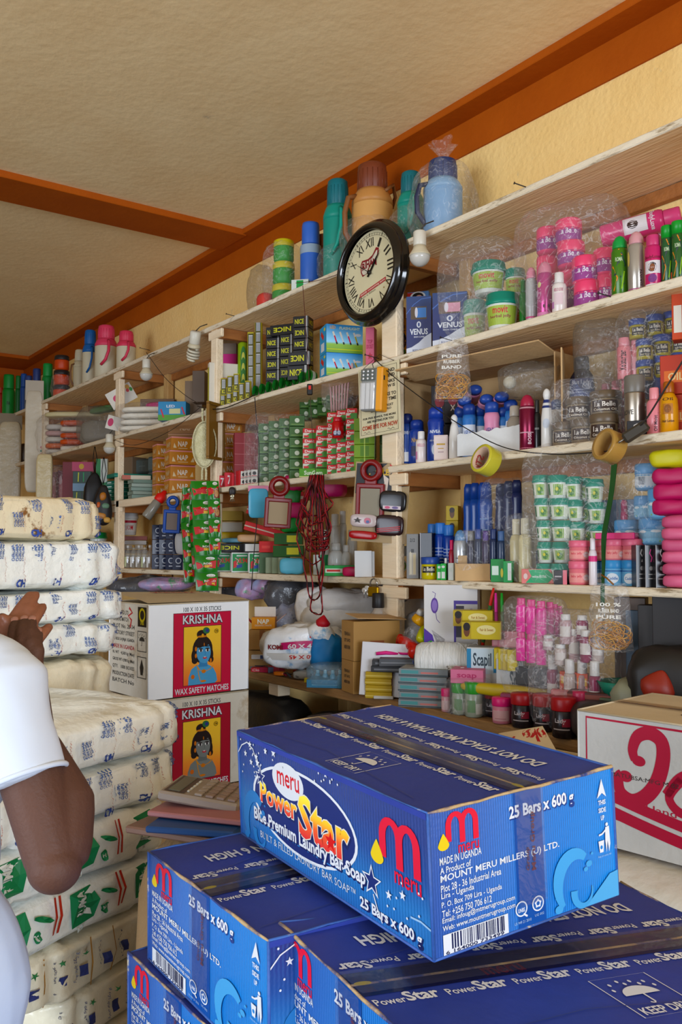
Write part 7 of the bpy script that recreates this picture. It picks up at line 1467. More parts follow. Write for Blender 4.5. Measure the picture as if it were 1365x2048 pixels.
for i,(px,yt,yb,lb) in enumerate([(948,1220,1252,'upper'),(965,1243,1278,'lower')]):
 d=.15-.03*i;zb=aty(px,yb,YC+d).z;K(5,px,yt,78,d,.06,'yellow_carton',lb+' yellow carton with a printed woman and an oval','carton','#cdb82a',[('f','r',0,0,.24,1,'#b8a02a'),('f','o',.13,.5,.08,.36,'#6a4024'),('f','o',.13,.72,.09,.24,'#1e1410'),('f','o',.62,.55,.24,.28,'#ece0a0'),('f','t','Fair & Sweet',.46,.48,.8,.64,'#a8781a'),('t','r',0,0,1,1,'#dcc84a')],base=zb,rz=rzc(px)-.1)
for i in range(4):cp(1000+i*9,1290,.035,.075,(.12,.05),['#cdb82a','#d4c03a','#c8b020','#d0bc34'][i],ORD[i]+' small yellow box from the pens in the row over the blue lettered carton','yellow_box','box',[('f','o',.5,.6,.3,.2,'#e8dc9a')],z=.17,group='small upright yellow boxes')
for i in range(3):cp(1000+i*12,1245,.05,.06,(.2,.05),'#d88a92',ORD[i]+' pink carton from the pens above the small yellow boxes','pink_box','box',[('f','r',.1,.1,.9,.5,'#e4a8a8')],z=.24,group='stacked pink boxes');cp(1000+i*12,1290,.05,.235,(.2,.05),'#b8a898',ORD[i]+' tan box under the stacked pink boxes','tan_box','box',group='tan boxes')
K(5,967,1293,60,.13,.08,'blue_lettered_carton','white carton with blue stripes and script standing behind the white twine end','carton','#d8dad8',[('f','r',0,.62,1,.98,'#3a86b0'),('f','r',.14,.6,.86,.98,'#cfe0e8'),('f','t','Scapil',.2,.66,.8,.92,'#3a4a54'),('f','r',.05,.3,.9,.32,'#a8aaa8')],rz=rzc(967)-.1)
K(5,1022,1316,52,.15,.08,'blue_lettered_carton','second white carton with blue flower marks beside the pink bottles','carton','#cfcfce',[('f','t','Sco',.5,.5,.95,.8,'#3a4a54'),('f','o',.2,.25,.08,.1,'#3a86b0'),('f','o',.5,.22,.08,.1,'#3a86b0'),('f','o',.8,.22,.08,.1,'#3a86b0')],rz=rzc(1022)-.1)
for px,py0,py1,c,lb in [(982,1176,1290,'#c8342a','red'),(992,1186,1312,'#d8409a','pink'),(1004,1186,1310,'#2f9a3a','green')]:
 a,b=aty(px+(6 if c=='#c8342a' else 0),py0,YF-.012),aty(px-(16 if c=='#c8342a' else-4),py1,YF-.016);g=G();g.tube([a,a.lerp(b,.12),a.lerp(b,.13),b],[.004,.006,.0065,.0065],c,10);g.tube([a.lerp(b,.3),a.lerp(b,.95)],.0068,'#3f6a3a' if lb !='pink' else '#a8407a',10)
 tag(g.build('pen',None),lb+' pen hanging at the fourth board above the yellow cartons','pen')
# hot pink bottles in film,clear bottles with pink caps
def hp(px,yt,yb,w_,d,label):return V(5,px,yt,w_,d,'pink_bottle',label,'bottle',base=aty(px,yb,YC+d).z if yb else None,kind='capped',col='#e83a9c',cap='#d84a86',ey=.6,prints=[('r',.2,.28,.8,.3,'#c0287a')],group='hot pink bottles')
for j,(yt,yb) in enumerate([(1196,1264),(1264,1322)]):
 for i in range(3):hp(1043+i*20,yt+i*3,yb+i*4,21,.1+.012*i,['upper','lower'][j]+' row hot pink bottle, '+ORD[i]+' from the green pen')
for i in range(3):hp(1100+i*9,1204+4*i,1268+i*3,18,.16+.02*i,'hot pink bottle behind the rows, '+ORD[i]+' from the near one')
cp(1070,1345,.22,.1,(.14,.13),'#9a4a6a','pinkish box under the rows of hot pink bottles','pink_box','box')
wrap('clear film round the two rows of hot pink bottles',Vector((aty(1070,1260,YC+.12).x,YC+.12,ZC+.1)),.23,.14,.34,rzc(1070),95,FILM,.35,.04)
for i,(px,yt,yb) in enumerate([(1132,1228,1288),(1165,1230,1284),(1122,1288,1330),(1150,1258,1325),(1172,1260,1325),(1196,1262,1328),(1098,1270,1300),(1106,1310,0),(1140,1318,0),(1165,1320,0),(1190,1322,0)]):
 V(5,px,yt,24,.12+.02*(i % 2),'rinse_bottle',ORD[i]+' pale white capped bottle in the film heap past the hot pink ones' if i<8 else ['tenth','eleventh','twelfth'][i-8]+' pale bottle with white cap at the foot of the film heap','bottle',base=aty(px,yb,YC+.12).z if yb else None,kind='capped',col=['#b89a9a','#8a3a54','#c0b0a8'][i % 3],cap='#dcd8d2',prints=[('r',.2,.25,.8,.6,'#d8d0c8')],group='pale capped bottles')
for i,(px,yt) in enumerate([(1004,1326),(1020,1327),(1037,1326)]):cv(px,yt-14,16,.2,ORD[i]+' small white capped clear bottle from the blue lettered cartons','clear_bottle','bottle',kind='capped',col='#6a675e',cap='#e0e0da',group='small white capped bottles')
wrap('clear film heap round the pale capped bottles',Vector((aty(1150,1290,YC+.13).x,YC+.13,ZC+.002)),.3,.16,.40,rzc(1150),97,FILM,.4,.05)
# long yellow packet,pink soap,string,glassware
p=aty(1035,1360,YC+.1);g=G();g.blob((0,0,0),(.42,.05,.045),'#c8b020',24,.7,.06,8,3);tag(g.build('yellow_packet',None,(p.x,p.y,ZC+.10),(0,.04,rzc(1035)-.25)),'long yellow packet lying behind the little pots','packet')
cp(938,1395,.12,.05,(.06,.1),'#d87a9a','pink soap packet with print beside the blue lid','soap_pack','soap',[('f','t','soap',.2,.3,.8,.7,'#b8406a')],z=.115);cp(945,1405,.15,.11,(.09,.12),'#4a4038','dark box under the pink soap packet','dark_box','box')
for k in range(3):
 p=aty(912,1375,YC+.05);g=G();g.tube([(p.x+(.03+.006*k)*cos(a),p.y+.02*sin(a),ZC+.155+.004*k+.004*sin(a*3+k)) for a in [2*pi*i/20 for i in range(20)]],.0022,'#d4d0c8',6,True);tag(g.build('string_loop',None),ORD[k]+' loop from below of pale string beside the twine','string','pale string loops')
cv(894,1377,22,.02,'little pot with hot pink lid at the counter edge before the slim cases','pink_pot','pot',kind='jar',col='#d8a0a8',cap='#e0407a',prints=[('r',.2,.1,.8,.5,'#e6c8c8')],capname='lid')
for i,px in enumerate((922,948)):cv(px,1364,36,.03,['far','near'][i]+' clear jar with grassy green lid on the counter edge','green_lid_jar','jar',kind='jar',col='#a8b0a0',cap='#3f9a3a',prints=[('r',.3,.15,.6,.5,'#7a9a74'),('r',.62,.1,.9,.4,'#d8d8d0')],capname='lid',group='green lidded jars')
wrap('clear film round the two jars with grassy green lids',Vector((aty(936,1390,YC+.03).x,YC+.032,ZC+.002)),.17,.1,.135,rzc(936)-.1,98,FILM,.35,.03)
PJ=[('r',.2,.12,.8,.52,'#e0b4b8'),('r',.3,.2,.7,.22,'#a86a74')]
cv(1004,1394,38,.025,'pink lidded small jar standing out at the counter edge','pink_pot','pot',kind='jar',col='#d88a9c',cap='#e03a7c',prints=PJ,capname='lid')
DJ=[('t','Lady',.3,.36,.6,.5,'#d8d0d4'),('r',.5,.3,.72,.5,'#8a2436'),('r',.25,.22,.7,.25,'#b8aeb0')]
for i,(px,yt,w_,d,lb) in enumerate([(990,1378,44,.1,'red lidded dark jar behind the small pink jar'),(1046,1386,46,.03,'red lidded black jar just beside the small pink jar'),(1088,1388,42,.04,'red lidded black jar in the middle of the edge row'),(1128,1394,48,.01,'red lidded black jar at the near end of the edge row, overhanging'),(1030,1382,42,.12,'red lidded dark jar behind the edge row'),(1130,1386,44,.12,'red lidded dark jar behind the near end jar')]):
 cv(px,yt,w_,d,lb,'black_jar','jar',kind='jar',col='#241c20',cap='#a8202a',prints=DJ,capname='lid',group='red lidded black jars',rough=.25)
cp(1068,1370,.12,.06,(.16,.06),'#1d1d1e','black rectangular case lying on the red lidded jars','black_case','case',z=.125);cp(1068,1390,.1,.122,(.17,.06),'#3a2a28','dark box under the black rectangular case','dark_box','box')
cv(1029,1354,30,.17,'pink lidded jar behind the black rectangular case','pink_pot','pot',kind='jar',col='#b86a7c',cap='#d83a78',capname='lid')
for i,px in enumerate((1132,1149,1166)):cp(px,1380,.036,.10,(.14,.03),'#d85a1c',ORD[i]+' orange pack with a round face mark from the near jars','orange_pack','pack',[('f','o',.5,.32,.3,.14,'#e8dcc8'),('f','o',.5,.32,.2,.09,'#3a2a24'),('f','r',.1,.6,.9,.85,'#e8b82a')],z=.09,group='orange face packs')
cp(1149,1395,.12,.088,(.15,.06),'#6a3a34','reddish box beneath the orange packs with face marks','red_box','box')
cp(1124,1405,.07,.05,(.09,.03),'#c87a7a','flat salmon pack standing on the near jars','salmon_pack','pack',[('f','r',.08,.1,.92,.9,'#d89490')],z=.085);cp(1124,1405,.08,.083,(.1,.05),'#4a2a28','dark reddish box below the salmon pack','red_box','box')
cv(1160,1382,30,.08,'pink lidded jar by the orange packs','pink_pot','pot',kind='jar',col='#c87a8a',cap='#b83a5a',capname='lid');cv(1167,1412,30,.03,'jar with dark green lid beside the red script carton','green_lid_jar','jar',kind='jar',col='#2a3a2c',cap='#2a6a44',capname='lid')
cp(1215,1350,.24,.14,(.15,.1),'#5a2e28','dark red carton with pale stripes beyond the orange packs','red_carton','carton',[('f','r',0,.85,1,.95,'#8a4a3c'),('f','o',.6,.6,.12,.16,'#3a4a6a')])
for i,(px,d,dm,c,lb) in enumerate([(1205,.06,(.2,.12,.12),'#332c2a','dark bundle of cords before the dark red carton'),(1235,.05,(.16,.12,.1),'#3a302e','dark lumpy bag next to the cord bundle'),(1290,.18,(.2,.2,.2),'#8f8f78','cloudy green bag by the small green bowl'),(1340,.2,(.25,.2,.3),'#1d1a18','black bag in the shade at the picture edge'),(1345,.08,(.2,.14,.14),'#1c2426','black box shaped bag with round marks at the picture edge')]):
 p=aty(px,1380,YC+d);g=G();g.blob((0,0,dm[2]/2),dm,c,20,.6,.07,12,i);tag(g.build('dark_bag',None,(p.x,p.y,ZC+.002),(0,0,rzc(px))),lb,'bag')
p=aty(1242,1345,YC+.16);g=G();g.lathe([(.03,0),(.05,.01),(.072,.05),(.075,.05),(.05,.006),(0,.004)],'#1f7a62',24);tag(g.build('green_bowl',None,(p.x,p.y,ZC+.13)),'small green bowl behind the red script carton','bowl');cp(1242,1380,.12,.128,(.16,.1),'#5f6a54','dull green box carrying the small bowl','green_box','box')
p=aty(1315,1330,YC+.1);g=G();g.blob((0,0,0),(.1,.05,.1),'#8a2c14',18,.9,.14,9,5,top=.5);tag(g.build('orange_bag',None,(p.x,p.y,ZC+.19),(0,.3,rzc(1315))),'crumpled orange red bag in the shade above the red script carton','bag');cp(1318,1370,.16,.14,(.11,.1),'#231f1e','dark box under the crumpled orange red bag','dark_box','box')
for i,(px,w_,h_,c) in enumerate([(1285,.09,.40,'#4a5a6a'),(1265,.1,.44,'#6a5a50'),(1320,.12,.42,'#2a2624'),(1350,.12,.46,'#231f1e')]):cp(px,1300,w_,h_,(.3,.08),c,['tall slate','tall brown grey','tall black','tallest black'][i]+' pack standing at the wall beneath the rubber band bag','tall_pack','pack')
# red and yellow toys
for i,(px,py,c,dm) in enumerate([(818,1288,'#d0362c',(.13,.04,.04)),(836,1305,'#d83a2a',(.08,.05,.05)),(830,1300,'#d8a81c',(.04,.04,.04)),(838,1240,'#d8a020',(.05,.05,.04)),(848,1268,'#b8b81e',(.05,.04,.09)),(858,1278,'#3a9a3a',(.06,.05,.1)),(800,1280,'#c8302c',(.05,.04,.03)),(846,1225,'#b8b4ae',(.03,.03,.12)),(850,1310,'#4a4a30',(.1,.08,.07))]):
 p=aty(px,py,YC+.11+.006*i);g=G();g.blob((0,0,0),dm,C(c,.25),14,.6,.06,14,i);tag(g.build('toy',None,p,(.2*i,.3-.2*i,i)),['red toy bar beside the brown carton','red toy cup beside the red bar','amber toy ring on the red cup','amber toy knob high by the purple curved carton','lime toy piece in the film by the purple curves','green toy leaf next to the lime piece','small red toy block by the brown carton','grey toy peg standing over the amber knob','olive toy base near the twine'][i],'toy')
sack(842,1300,.16,(.16,.12,.2),'','clear film bag holding the red and green toys',mat=FILM,seed=66)
# black sacks and boxes in the dark under the counter
m_blk=noisy('black_sack','#161514','#242220',5,r=.45,bump=.6,bscale=14)
for i,(x,y,w_,h_) in enumerate([(-4.6,2.36,.69,.78),(-3.9,2.36,.69,.79),(-3.2,2.36,.69,.78),(-2.5,2.36,.69,.79),(-5.3,2.36,.69,.78)]):
 g=G();g.blob((0,0,h_/2),(w_,.27,h_),m_blk,22,.5,.05,5,i);tag(g.build('black_sack',None,(x,y,0)),['second','third','fourth','fifth','first'][i]+' full black sack from the far end in the dark under the counter','sack','black sacks under the counter')
#------------------------------------------------------------------hanging things
def hang(px,py,d=-.03):return aty(px,py,YF+d)
# clock
ck=thing('wall_clock','round black wall clock with roman numerals on a cream face','clock',aty(752,548,YF-.005),radians(2),rot=(radians(90),radians(-2.5),radians(2)))
m_blackg=C('#14110f',.12,0,.6,1,0)
g=G();g.lathe([(.20,.0),(.232,.002),(.24,.012),(.238,.024),(.226,.032),(.226,.036),(.222,.05),(.208,.064),(.198,.068),(.190,.062),(.186,.05)],m_blackg,64,cap=False);g.build('rim',ck)
g=G();g.lathe([(.0,.03),(.19,.03)],C('#e4d9b4',.5),64,cap=False);mp=lambda x,y,l=0:Vector((x*.185,y*.185,.030+l))
for i in range(60):
 a=radians(90-6*i);g.stroke(mp,[(.9*cos(a),.9*sin(a)),((.955 if i % 5 else .985)*cos(a),(.955 if i % 5 else .985)*sin(a))],.008 if i % 5 else .022,'#26221c')
for rr in (.90,.955):g.stroke(mp,[(rr*cos(t),rr*sin(t)) for t in [2*pi*i/72 for i in range(72)]],.006,'#4a443a',1,True)
for i,n_ in enumerate(['XII','I','II','III','IV','V','VI','VII','VIII','IX','X','XI']):
 a=radians(90-30*i);wd=.04*len(n_)+.03*n_.count('X')+.02*n_.count('V')
 q=lambda x,y,l=0,a=a:mp(.74*cos(a)+x*sin(a)+y*cos(a),.74*sin(a)-x*cos(a)+y*sin(a),l)
 g.text(q,n_,-wd,-.11,wd,.11,'#26221c')
lg=lambda x,y,l=0:mp(x*1.0,y,l)
g.shape(lg,[(-.36,.28),(-.3,.38),(-.06,.36),(.12,.42),(.24,.56),(.34,.52),(.32,.36),(.2,.24),(.0,.18),(-.12,.02),(-.3,-.02),(-.36,.1)],'#8a2a30');g.shape(lg,[(-.32,.27),(-.27,.33),(-.06,.31),(.14,.36),(.25,.48),(.29,.48),(.27,.36),(.16,.28),(-.0,.22),(-.14,.06),(-.28,.02),(-.32,.1)],'#e4d9c4')
g.text(lg,'RIHAM',-.30,.12,.24,.30,'#7a2026',.05,0,0,.03);g.oval(lg,-.2,.08,.1,.07,'#e4d9c4')
rb=lambda x,y,l=0:mp(-.42+.98*x,-.52+.17*x+.09*y,l);g.rect(rb,0,0,1,1,'#b8484a');g.text(rb,'Satisfy consuming taste',.03,.2,.97,.8,'#efe0c8',.02);g.text(lambda x,y,l=0:rb(x*.6,y*.5-.7,l),'Taste is Riham',0,0,1,1,'#8a8470')
for x,y in [(.56,-.36),(.48,-.5),(.62,-.44)]:g.shape(mp,star(x,y,.03,1),'#a88a5a')
g.build('face',ck)
for nm,ang,ln,wd in (('hour_hand',42,.42,.022),('minute_hand',43,.62,.016),('second_hand',304,.62,.006)):
 g=G();a=radians(90-ang);l0={'hour_hand':.036,'minute_hand':.0385,'second_hand':.041}[nm];q=lambda x,y,l=0:Vector((.185*(x*cos(a)-y*sin(a)),.185*(x*sin(a)+y*cos(a)),l0+l))
 g.poly([(-.12,-wd),(ln*.6,-wd*1.3),(ln,0),(ln*.6,wd*1.3),(-.12,wd)],'#17130f',q);g.poly([(-.12,wd),(ln*.6,wd*1.3),(ln,0),(ln*.6,-wd*1.3),(-.12,-wd)],'#17130f',lambda x,y,l=0:q(x,y,-.001));g.build(nm,ck)
g=G();g.lathe([(.01,.035),(.01,.044),(0,.045)],'#17130f',14);g.build('hub',ck)
# bulbs
def bulb(px,y0,y1,label,d=-.05,led=True,tilt=(0,0)):
 a,b=hang(px,y0,d),hang(px,y1,d);H=a.z-b.z;r=thing('light_bulb',label,'bulb',a,0,rot=(tilt[0],tilt[1],0));k=H
 g=G();g.lathe([(.17*k,-.42*k),(.18*k,-.40*k),(.18*k,-.04*k),(.14*k,-.005*k),(.05*k,0)],C('#e2dccb',.35),20);g.build('lamp_holder',r)
 g=G();g.tube([(0,0,0),(.01,.02,.03),(.02,.06,.05)],.003,'#3a3630',6);g.build('cord',r)
 if led:
  g=G();g.lathe([(.30*k,-.70*k),(.29*k,-.66*k),(.2*k,-.52*k),(.17*k,-.42*k)],C('#d9cdb0',.4),22);g.build('heat_sink',r)
  g=G();g.lathe([(.285*k*sin(t),-.70*k-.29*k*cos(t)) for t in [pi/2*i/8 for i in range(9)]],C('#d6d2c8',.15),22);g.build('dome',r)
 else:
  g=G();g.lathe([(.2*k,-.56*k),(.22*k,-.52*k),(.17*k,-.42*k)],C('#d9cdb0',.4),20);g.build('ballast',r)
  g=G();g.tube([(.15*k*(1+.3*sin(pi*i/60))*cos(i*.42),.15*k*(1+.3*sin(pi*i/60))*sin(i*.42),-.58*k-.4*k*i/60) for i in range(61)],.038*k,C('#ded6c0',.3),8);g.build('spiral_tube',r)
bulb(840,462,534,'white bulb hanging from the top shelf edge beside the clock');bulb(392,662,722,'twisted spiral bulb hanging tilted near the white post',-.06,False,(.1,.45))
bulb(293,718,762,'white bulb hanging under the top shelf near the pink topped flasks');bulb(219,868,908,'white bulb hanging below the second shelf above the dark bags',-.04)
# notice on the post
p=aty(759,800,YF-.02);nb=thing('notice_board','cream painted notice with farewell wording hung on the white post','notice',p,0,rot=(0,radians(-2),radians(6)))
wN,hN=.26,.315;g=G();g.box((0,0,0),(wN,.006,hN),'#e2d7b4',.002);mp=plane((-wN/2,-.0032,-hN/2),(1,0,0),(0,0,1),wN,hN)
g.stroke(mp,[(.05,.04),(.95,.04),(.95,.96),(.05,.96)],.008,'#3a362e',wN/hN,True)
for t,x0,x1,y,h_,c in [('COME AND',.36,.9,.86,.05,'#3a3630'),('SHOP THE WIND',.2,.9,.79,.05,'#3a3630'),('BRING THANKS',.2,.9,.71,.045,'#3a3630'),('TOMORROW IS',.3,.9,.645,.045,'#3a3630'),('WE WOULD LIKE TO',.15,.92,.53,.05,'#3a3630'),('SEE YOU NEXT TIME',.15,.92,.46,.05,'#3a3630'),('DO NOT FORGET',.3,.85,.385,.035,'#5a544a'),('GOOD BYE OLD',.3,.8,.34,.03,'#5a544a'),('FOR FREE BONUS, THE MORE',.1,.9,.245,.035,'#3a3630'),('ARE WAITING FOR YOU',.2,.85,.195,.035,'#3a3630'),('COME BYE FOR NOW',.08,.94,.10,.065,'#b8503c')]:g.text(mp,t,x0,y,x1,y+h_,c,.03)
for k in (.12,.7):g.stroke(mp,[(k+i*.02,.065+.012*sin(i*1.3)) for i in range(9)],.006,'#2a3a3a',wN/hN)
g.build('board',nb);g=G();g.tube([(-.10,.0,hN/2),(0,.01,hN/2+.05),(.1,0,hN/2)],.0012,'#3a2e28',6);g.build('string',nb)
# yellow emergency lamp
p=hang(746,780,-.06);el=thing('emergency_lamp','yellow and grey rechargeable lamp with a clear tube window hanging before the notice','lamp',p,rot=(0,radians(3),rzc(746)-.55))
g=G();g.box((0,0,0),(.10,.05,.19),'#8a8a84',.008);g.build('casing',el);g=G();g.box((.046,.006,.0),(.034,.066,.195),'#eda41c',.006);g.build('yellow_side',el)
g=G();g.box((-.01,-.027,-.03),(.075,.012,.12),film('lamp_window','#f2f2f0',.3,.3,.1,10,.1,0),.004);g.build('window',el)
for i in range(3):g=G();g.box((-.033+.023*i,-.0245,-.03),(.018,.006,.115),C('#e8e8e6',.3),.002);g.build('tube',el)
g=G();g.box((-.01,-.0255,.063),(.075,.006,.05),'#5e625c',.002);g.build('reflector_panel',el)
for i in range(9):g=G();g.blob((-.033+.023*(i % 3),-.03,.047+.016*(i//3)),(.013,.008,.013),C('#e6e8e8',.1,.6),10,1,0);g.build('led',el)
g=G();g.box((.0625,-.01,.05),(.002,.012,.02),'#1c1a18',.001);g.build('switch',el);g=G();g.tube([(0,0,.095),(-.02,.02,.12),(-.02,.05,.14)],.002,'#3a3630',6);g.build('hook',el)
# bags of rubber bands
def bands(px,y0,y1,wpx,d,label,txt):
 a,b=hang(px,y0,d),hang(px,y1,d);H=a.z-b.z;W=wpx*depth(a)/FPX;r=thing('rubber_band_bag',label,'bag',(a.x,a.y,b.z),rzc(px)-.05);R=random.Random(px)
 g=G()
 def sh(u,v):
  k=(1-.22*v)*(1 if v<.85 else 1-.9*(v-.85));th=.03*(1-v)**.6+.004;aa=2*pi*u
  return Vector((W/2*k*math.copysign(abs(cos(aa))**.5,cos(aa))+.006*noise.noise(Vector((v*9,u*5,px))),th*sin(aa)+.01*noise.noise(Vector((u*8,v*7,px))),H*v))
 g.grid(sh,30,16,FILM,True,True);fm=lambda x,y,l=0:Vector(((x-.5)*W*.8,-.032*(1-y)**.6-.006-l,H*y))
 for i,t in enumerate(txt):g.text(fm,t,.14+.06*(i % 2),.66-.09*i,.80-.05*(i % 2),.715-.09*i,'#e6e2d8',.03)
 g.build('film_body',r);g=G()
 for i in range(46):
  cx_,cz=R.uniform(-.3,.3)*W,R.uniform(.07,.36)*H;rr=R.uniform(.12,.24)*W;t1,t2=R.uniform(0,3),R.uniform(-.5,.5)
  rr=min(rr,W*.46-abs(cx_));yy=R.uniform(-.014,.014)
  g.tube([(cx_+rr*cos(q) ,yy+.006*sin(q*2+t1),max(.006,cz+rr*(.62+.3*sin(t1))*sin(q+t2))) for q in [2*pi*k/16 for k in range(16)]],.0016,['#c88a2c','#b87a20','#d8a048'][i % 3],5,True)
 o=g.build('rubber_bands',r);o['kind']='stuff';return r
bands(906,676,800,74,-.03,'clear bag of rubber bands hung from a nail under the night blue cartons',['PURE','RUBBER','BAND']);bands(1220,1166,1302,90,-.05,'clear bag of rubber bands hanging below the fourth board beside the lanyard',['100 %','RUBBER BAND','PURE'])
# tape rolls hung on the wire
def roll(px,py,dpx,label,c1,c2,rot,wd=.05,core='#c8b08a',txt=None):
 p=hang(px,py,-.05);R=dpx/2*depth(p)/FPX;r=thing('tape_roll',label,'tape',p,0,rot=rot)
 g=G();g.lathe([(R*.8,-wd/2),(R*.99,-wd/2),(R,-wd/2+.002),(R,wd/2-.002),(R*.99,wd/2),(R*.8,wd/2)],C(c1,.2),40,cap=False);g.build('tape_winding',r)
 g=G();g.lathe([(R*.82,wd/2),(R*.74,wd/2),(R*.74,-wd/2),(R*.82,-wd/2)],C(core,.8),40,cap=False)
 if txt:g.text(lambda x,y,l=0:Vector(((R*.735-l)*cos(2.2+x*1.6),(R*.735-l)*sin(2.2+x*1.6),wd*(y-.5))),txt,0,.2,1,.8,'#b8504a',.02)
 g.build('core',r);return r
roll(973,921,60,'yellowish tape roll hung on the black wire','#cfc45a','#cfc45a',(radians(70),radians(-18),rzc(973)-.75),.055,'#d8b8a0','STK')
roll(1220,893,66,'brown packing tape roll hung on the black wire','#b08a50','#a07a44',(radians(74),radians(-12),rzc(1220)-.8),.055,'#b8925a')
# wires
def wire(pts,r,c,label,name='wire',d=-.03,sub=6):
 P=[hang(q[0],q[1],q[2] if len(q)>2 else d) for q in pts];out=[]
 for i in range(len(P)-1):
  a,b,c_,e=P[max(0,i-1)],P[i],P[i+1],P[min(len(P)-1,i+2)]
  for k in range(sub):
   t=k/sub;out.append(.5*((2*b)+(c_-a)*t+(2*a-5*b+4*c_-e)*t*t+(3*b-a-3*c_+e)*t**3))
 out.append(P[-1]);g=G();g.tube(out,r,c,6);return tag(g.build(name),label,'wire')
wire([(748,716),(790,755),(860,808),(930,855),(1010,895),(1100,908),(1190,905),(1240,898)],.0022,'#201c1a','black wire sagging from the post to the brown tape roll')
wire([(1258,868,-.04),(1290,842,-.05),(1330,780,-.06),(1380,700,-.06)],.003,'#2a2420','brown cord rising from the hanging plug to the picture edge')
pl=hang(1272,864,-.045);g=G();g.box((0,0,0),(.085,.03,.036),'#3a342a',.007);pg=tag(g.build('plug',None,pl,(0,radians(-32),rzc(1272))),'dark plug hanging at the third board edge beside the brown tape','plug')
for s_ in (-.007,.007):g=G();g.tube([(-.042,s_,0),(-.062,s_,0)],.0025,C('#a8a49c',.3,.8),6);g.build('pin',pg)
wire([(592,566),(640,560),(700,540),(712,530)],.0015,'#5a2420','thin red wire from the shelf edge to the clock')
wire([(606,572),(611,640),(616,720),(619,762)],.0016,'#5a2a22','thin wire hanging down to the inline switch');wire([(621,795),(624,850),(628,900),(632,950)],.0016,'#4a3a2a','thin wire from the inline switch to the red cable bundle')
g=G();g.box((0,0,0),(.028,.018,.055),'#1e1a18',.004);g.box((.0,-.0095,.008),(.013,.004,.02),'#d83a2a',.001);tag(g.build('inline_switch',None,hang(620,779,-.03),(0,0,rzc(620))),'black inline switch with red rocker below the torch cartons','switch')
wire([(395,812),(420,818),(450,816),(490,800),(512,788)],.003,'#1f1b19','black flex looped at the post below the yellow boxes');wire([(510,795),(514,850),(519,900),(518,960)],.0025,'#241c1c','black flex dropping from the second board past the red pack');wire([(518,960),(514,1040),(508,1110),(503,1180)],.0025,'#1f1a1a','black flex dropping past the sky blue hanging pack')
wire([(293,705),(330,755),(370,790),(396,806)],.002,'#3a302a','thin flex running from the bulb to the post');wire([(230,880),(270,890),(340,862),(400,815)],.002,'#2a2420','thin flex sagging along the grey paper bundles')
wire([(752,800),(751,850),(750,920)],.0015,'#26201e','thin black string hanging from the yellow lamp over the notice')
# red twisted flex bundle
cb=thing('cable_bundle','long loose bundle of red and black twisted flex hung from the third board','cable',hang(636,950,-.04))
R=random.Random(12)
for i in range(15):
 g=G();x0=R.uniform(-12,12);w_=R.uniform(8,44) if i<13 else R.uniform(16,26);ln=R.uniform(80,185) if i<12 else [215,250,278][i-12]
 pts=[]
 for k in range(33):
  t=k/32;a=pi*t;xx=636+x0-w_*cos(a)*min(1,4*min(t,1-t)+.12)+13*noise.noise(Vector((t*6,i,0)))*sin(pi*t);yy=950+ln*sin(a)**.75+8*noise.noise(Vector((i,t*6,0)))*sin(pi*t)
  pts.append(hang(xx,yy,-.035-.03*noise.noise(Vector((t*3,i*2.1,1)))-.01*(i % 4))-cb.location)
 for s_ in (0,1):g.tube([p_+Vector((.0032*cos(k*1.5+pi*s_),.0015*sin(k*1.5+pi*s_),.0032*sin(k*1.5+pi*s_))) for k,p_ in enumerate(pts)],.0026,['#a8202c','#3a1416'][s_],6)
 g.build('strand',cb)
g=G()
for k in range(4):g.tube([hang(636+22*cos(a),1068+9*k+7*sin(a),-.05-.035*sin(a))-cb.location for a in [2*pi*i/20 for i in range(21)]],.003,'#8a1a26',6)
g.build('binding_turn',cb)
# framed mirrors on hooks
def mirror(px,py,wpx,hpx,col,label,rz,glass='#8c8578',ring=True):
 p=hang(px,py,-.05);k=depth(p)/FPX;W,H=wpx*k,hpx*k;r=thing('hand_mirror',label,'mirror',p,rz,rot=(radians(3),radians(3),rz));m_=C(col,.38)
 for nm,c,d_ in [('frame_side',(-W/2,0,0),(.02,.024,H)),('frame_side',(W/2,0,0),(.02,.024,H)),('frame_side',(0,0,-H/2),(W+.02,.024,.02)),('frame_side',(0,0,H/2),(W+.02,.024,.022)),('back_panel',(0,.006,0),(W,.006,H))]:
  g=G();g.box(c,d_,m_,.005);g.build(nm,r)
 g=G();g.box((0,-.004,0),(W-.01,.003,H-.01),C(glass,.5,.0),.0008);g.build('glass',r)  # matte tone: the beige reflection is painted into the glass colour
 if ring:g=G();R_=W*.34;g.tube([(R_*cos(a),0,H/2+.03+R_+R_*sin(a)) for a in [2*pi*i/30 for i in range(30)]],R_*.38,m_,10,True);g.box((0,0,H/2+.018),(W*.5,.016,.035),m_,.005);g.build('handle_ring',r)
 return r
mirror(556,1026,46,52,'#7c0c16','smaller red framed mirror with ring handle hanging in the middle bay',rzc(556)+.15,'#a08a68');mirror(741,1005,50,66,'#7c0c16','larger red framed mirror with ring handle in front of the display card',rzc(741)-.3,'#8e8672');mirror(344,1043,28,40,'#1a4696','blue framed mirror with ring handle hanging by the small cabinet',rzc(344)-.1,'#6a5a50')
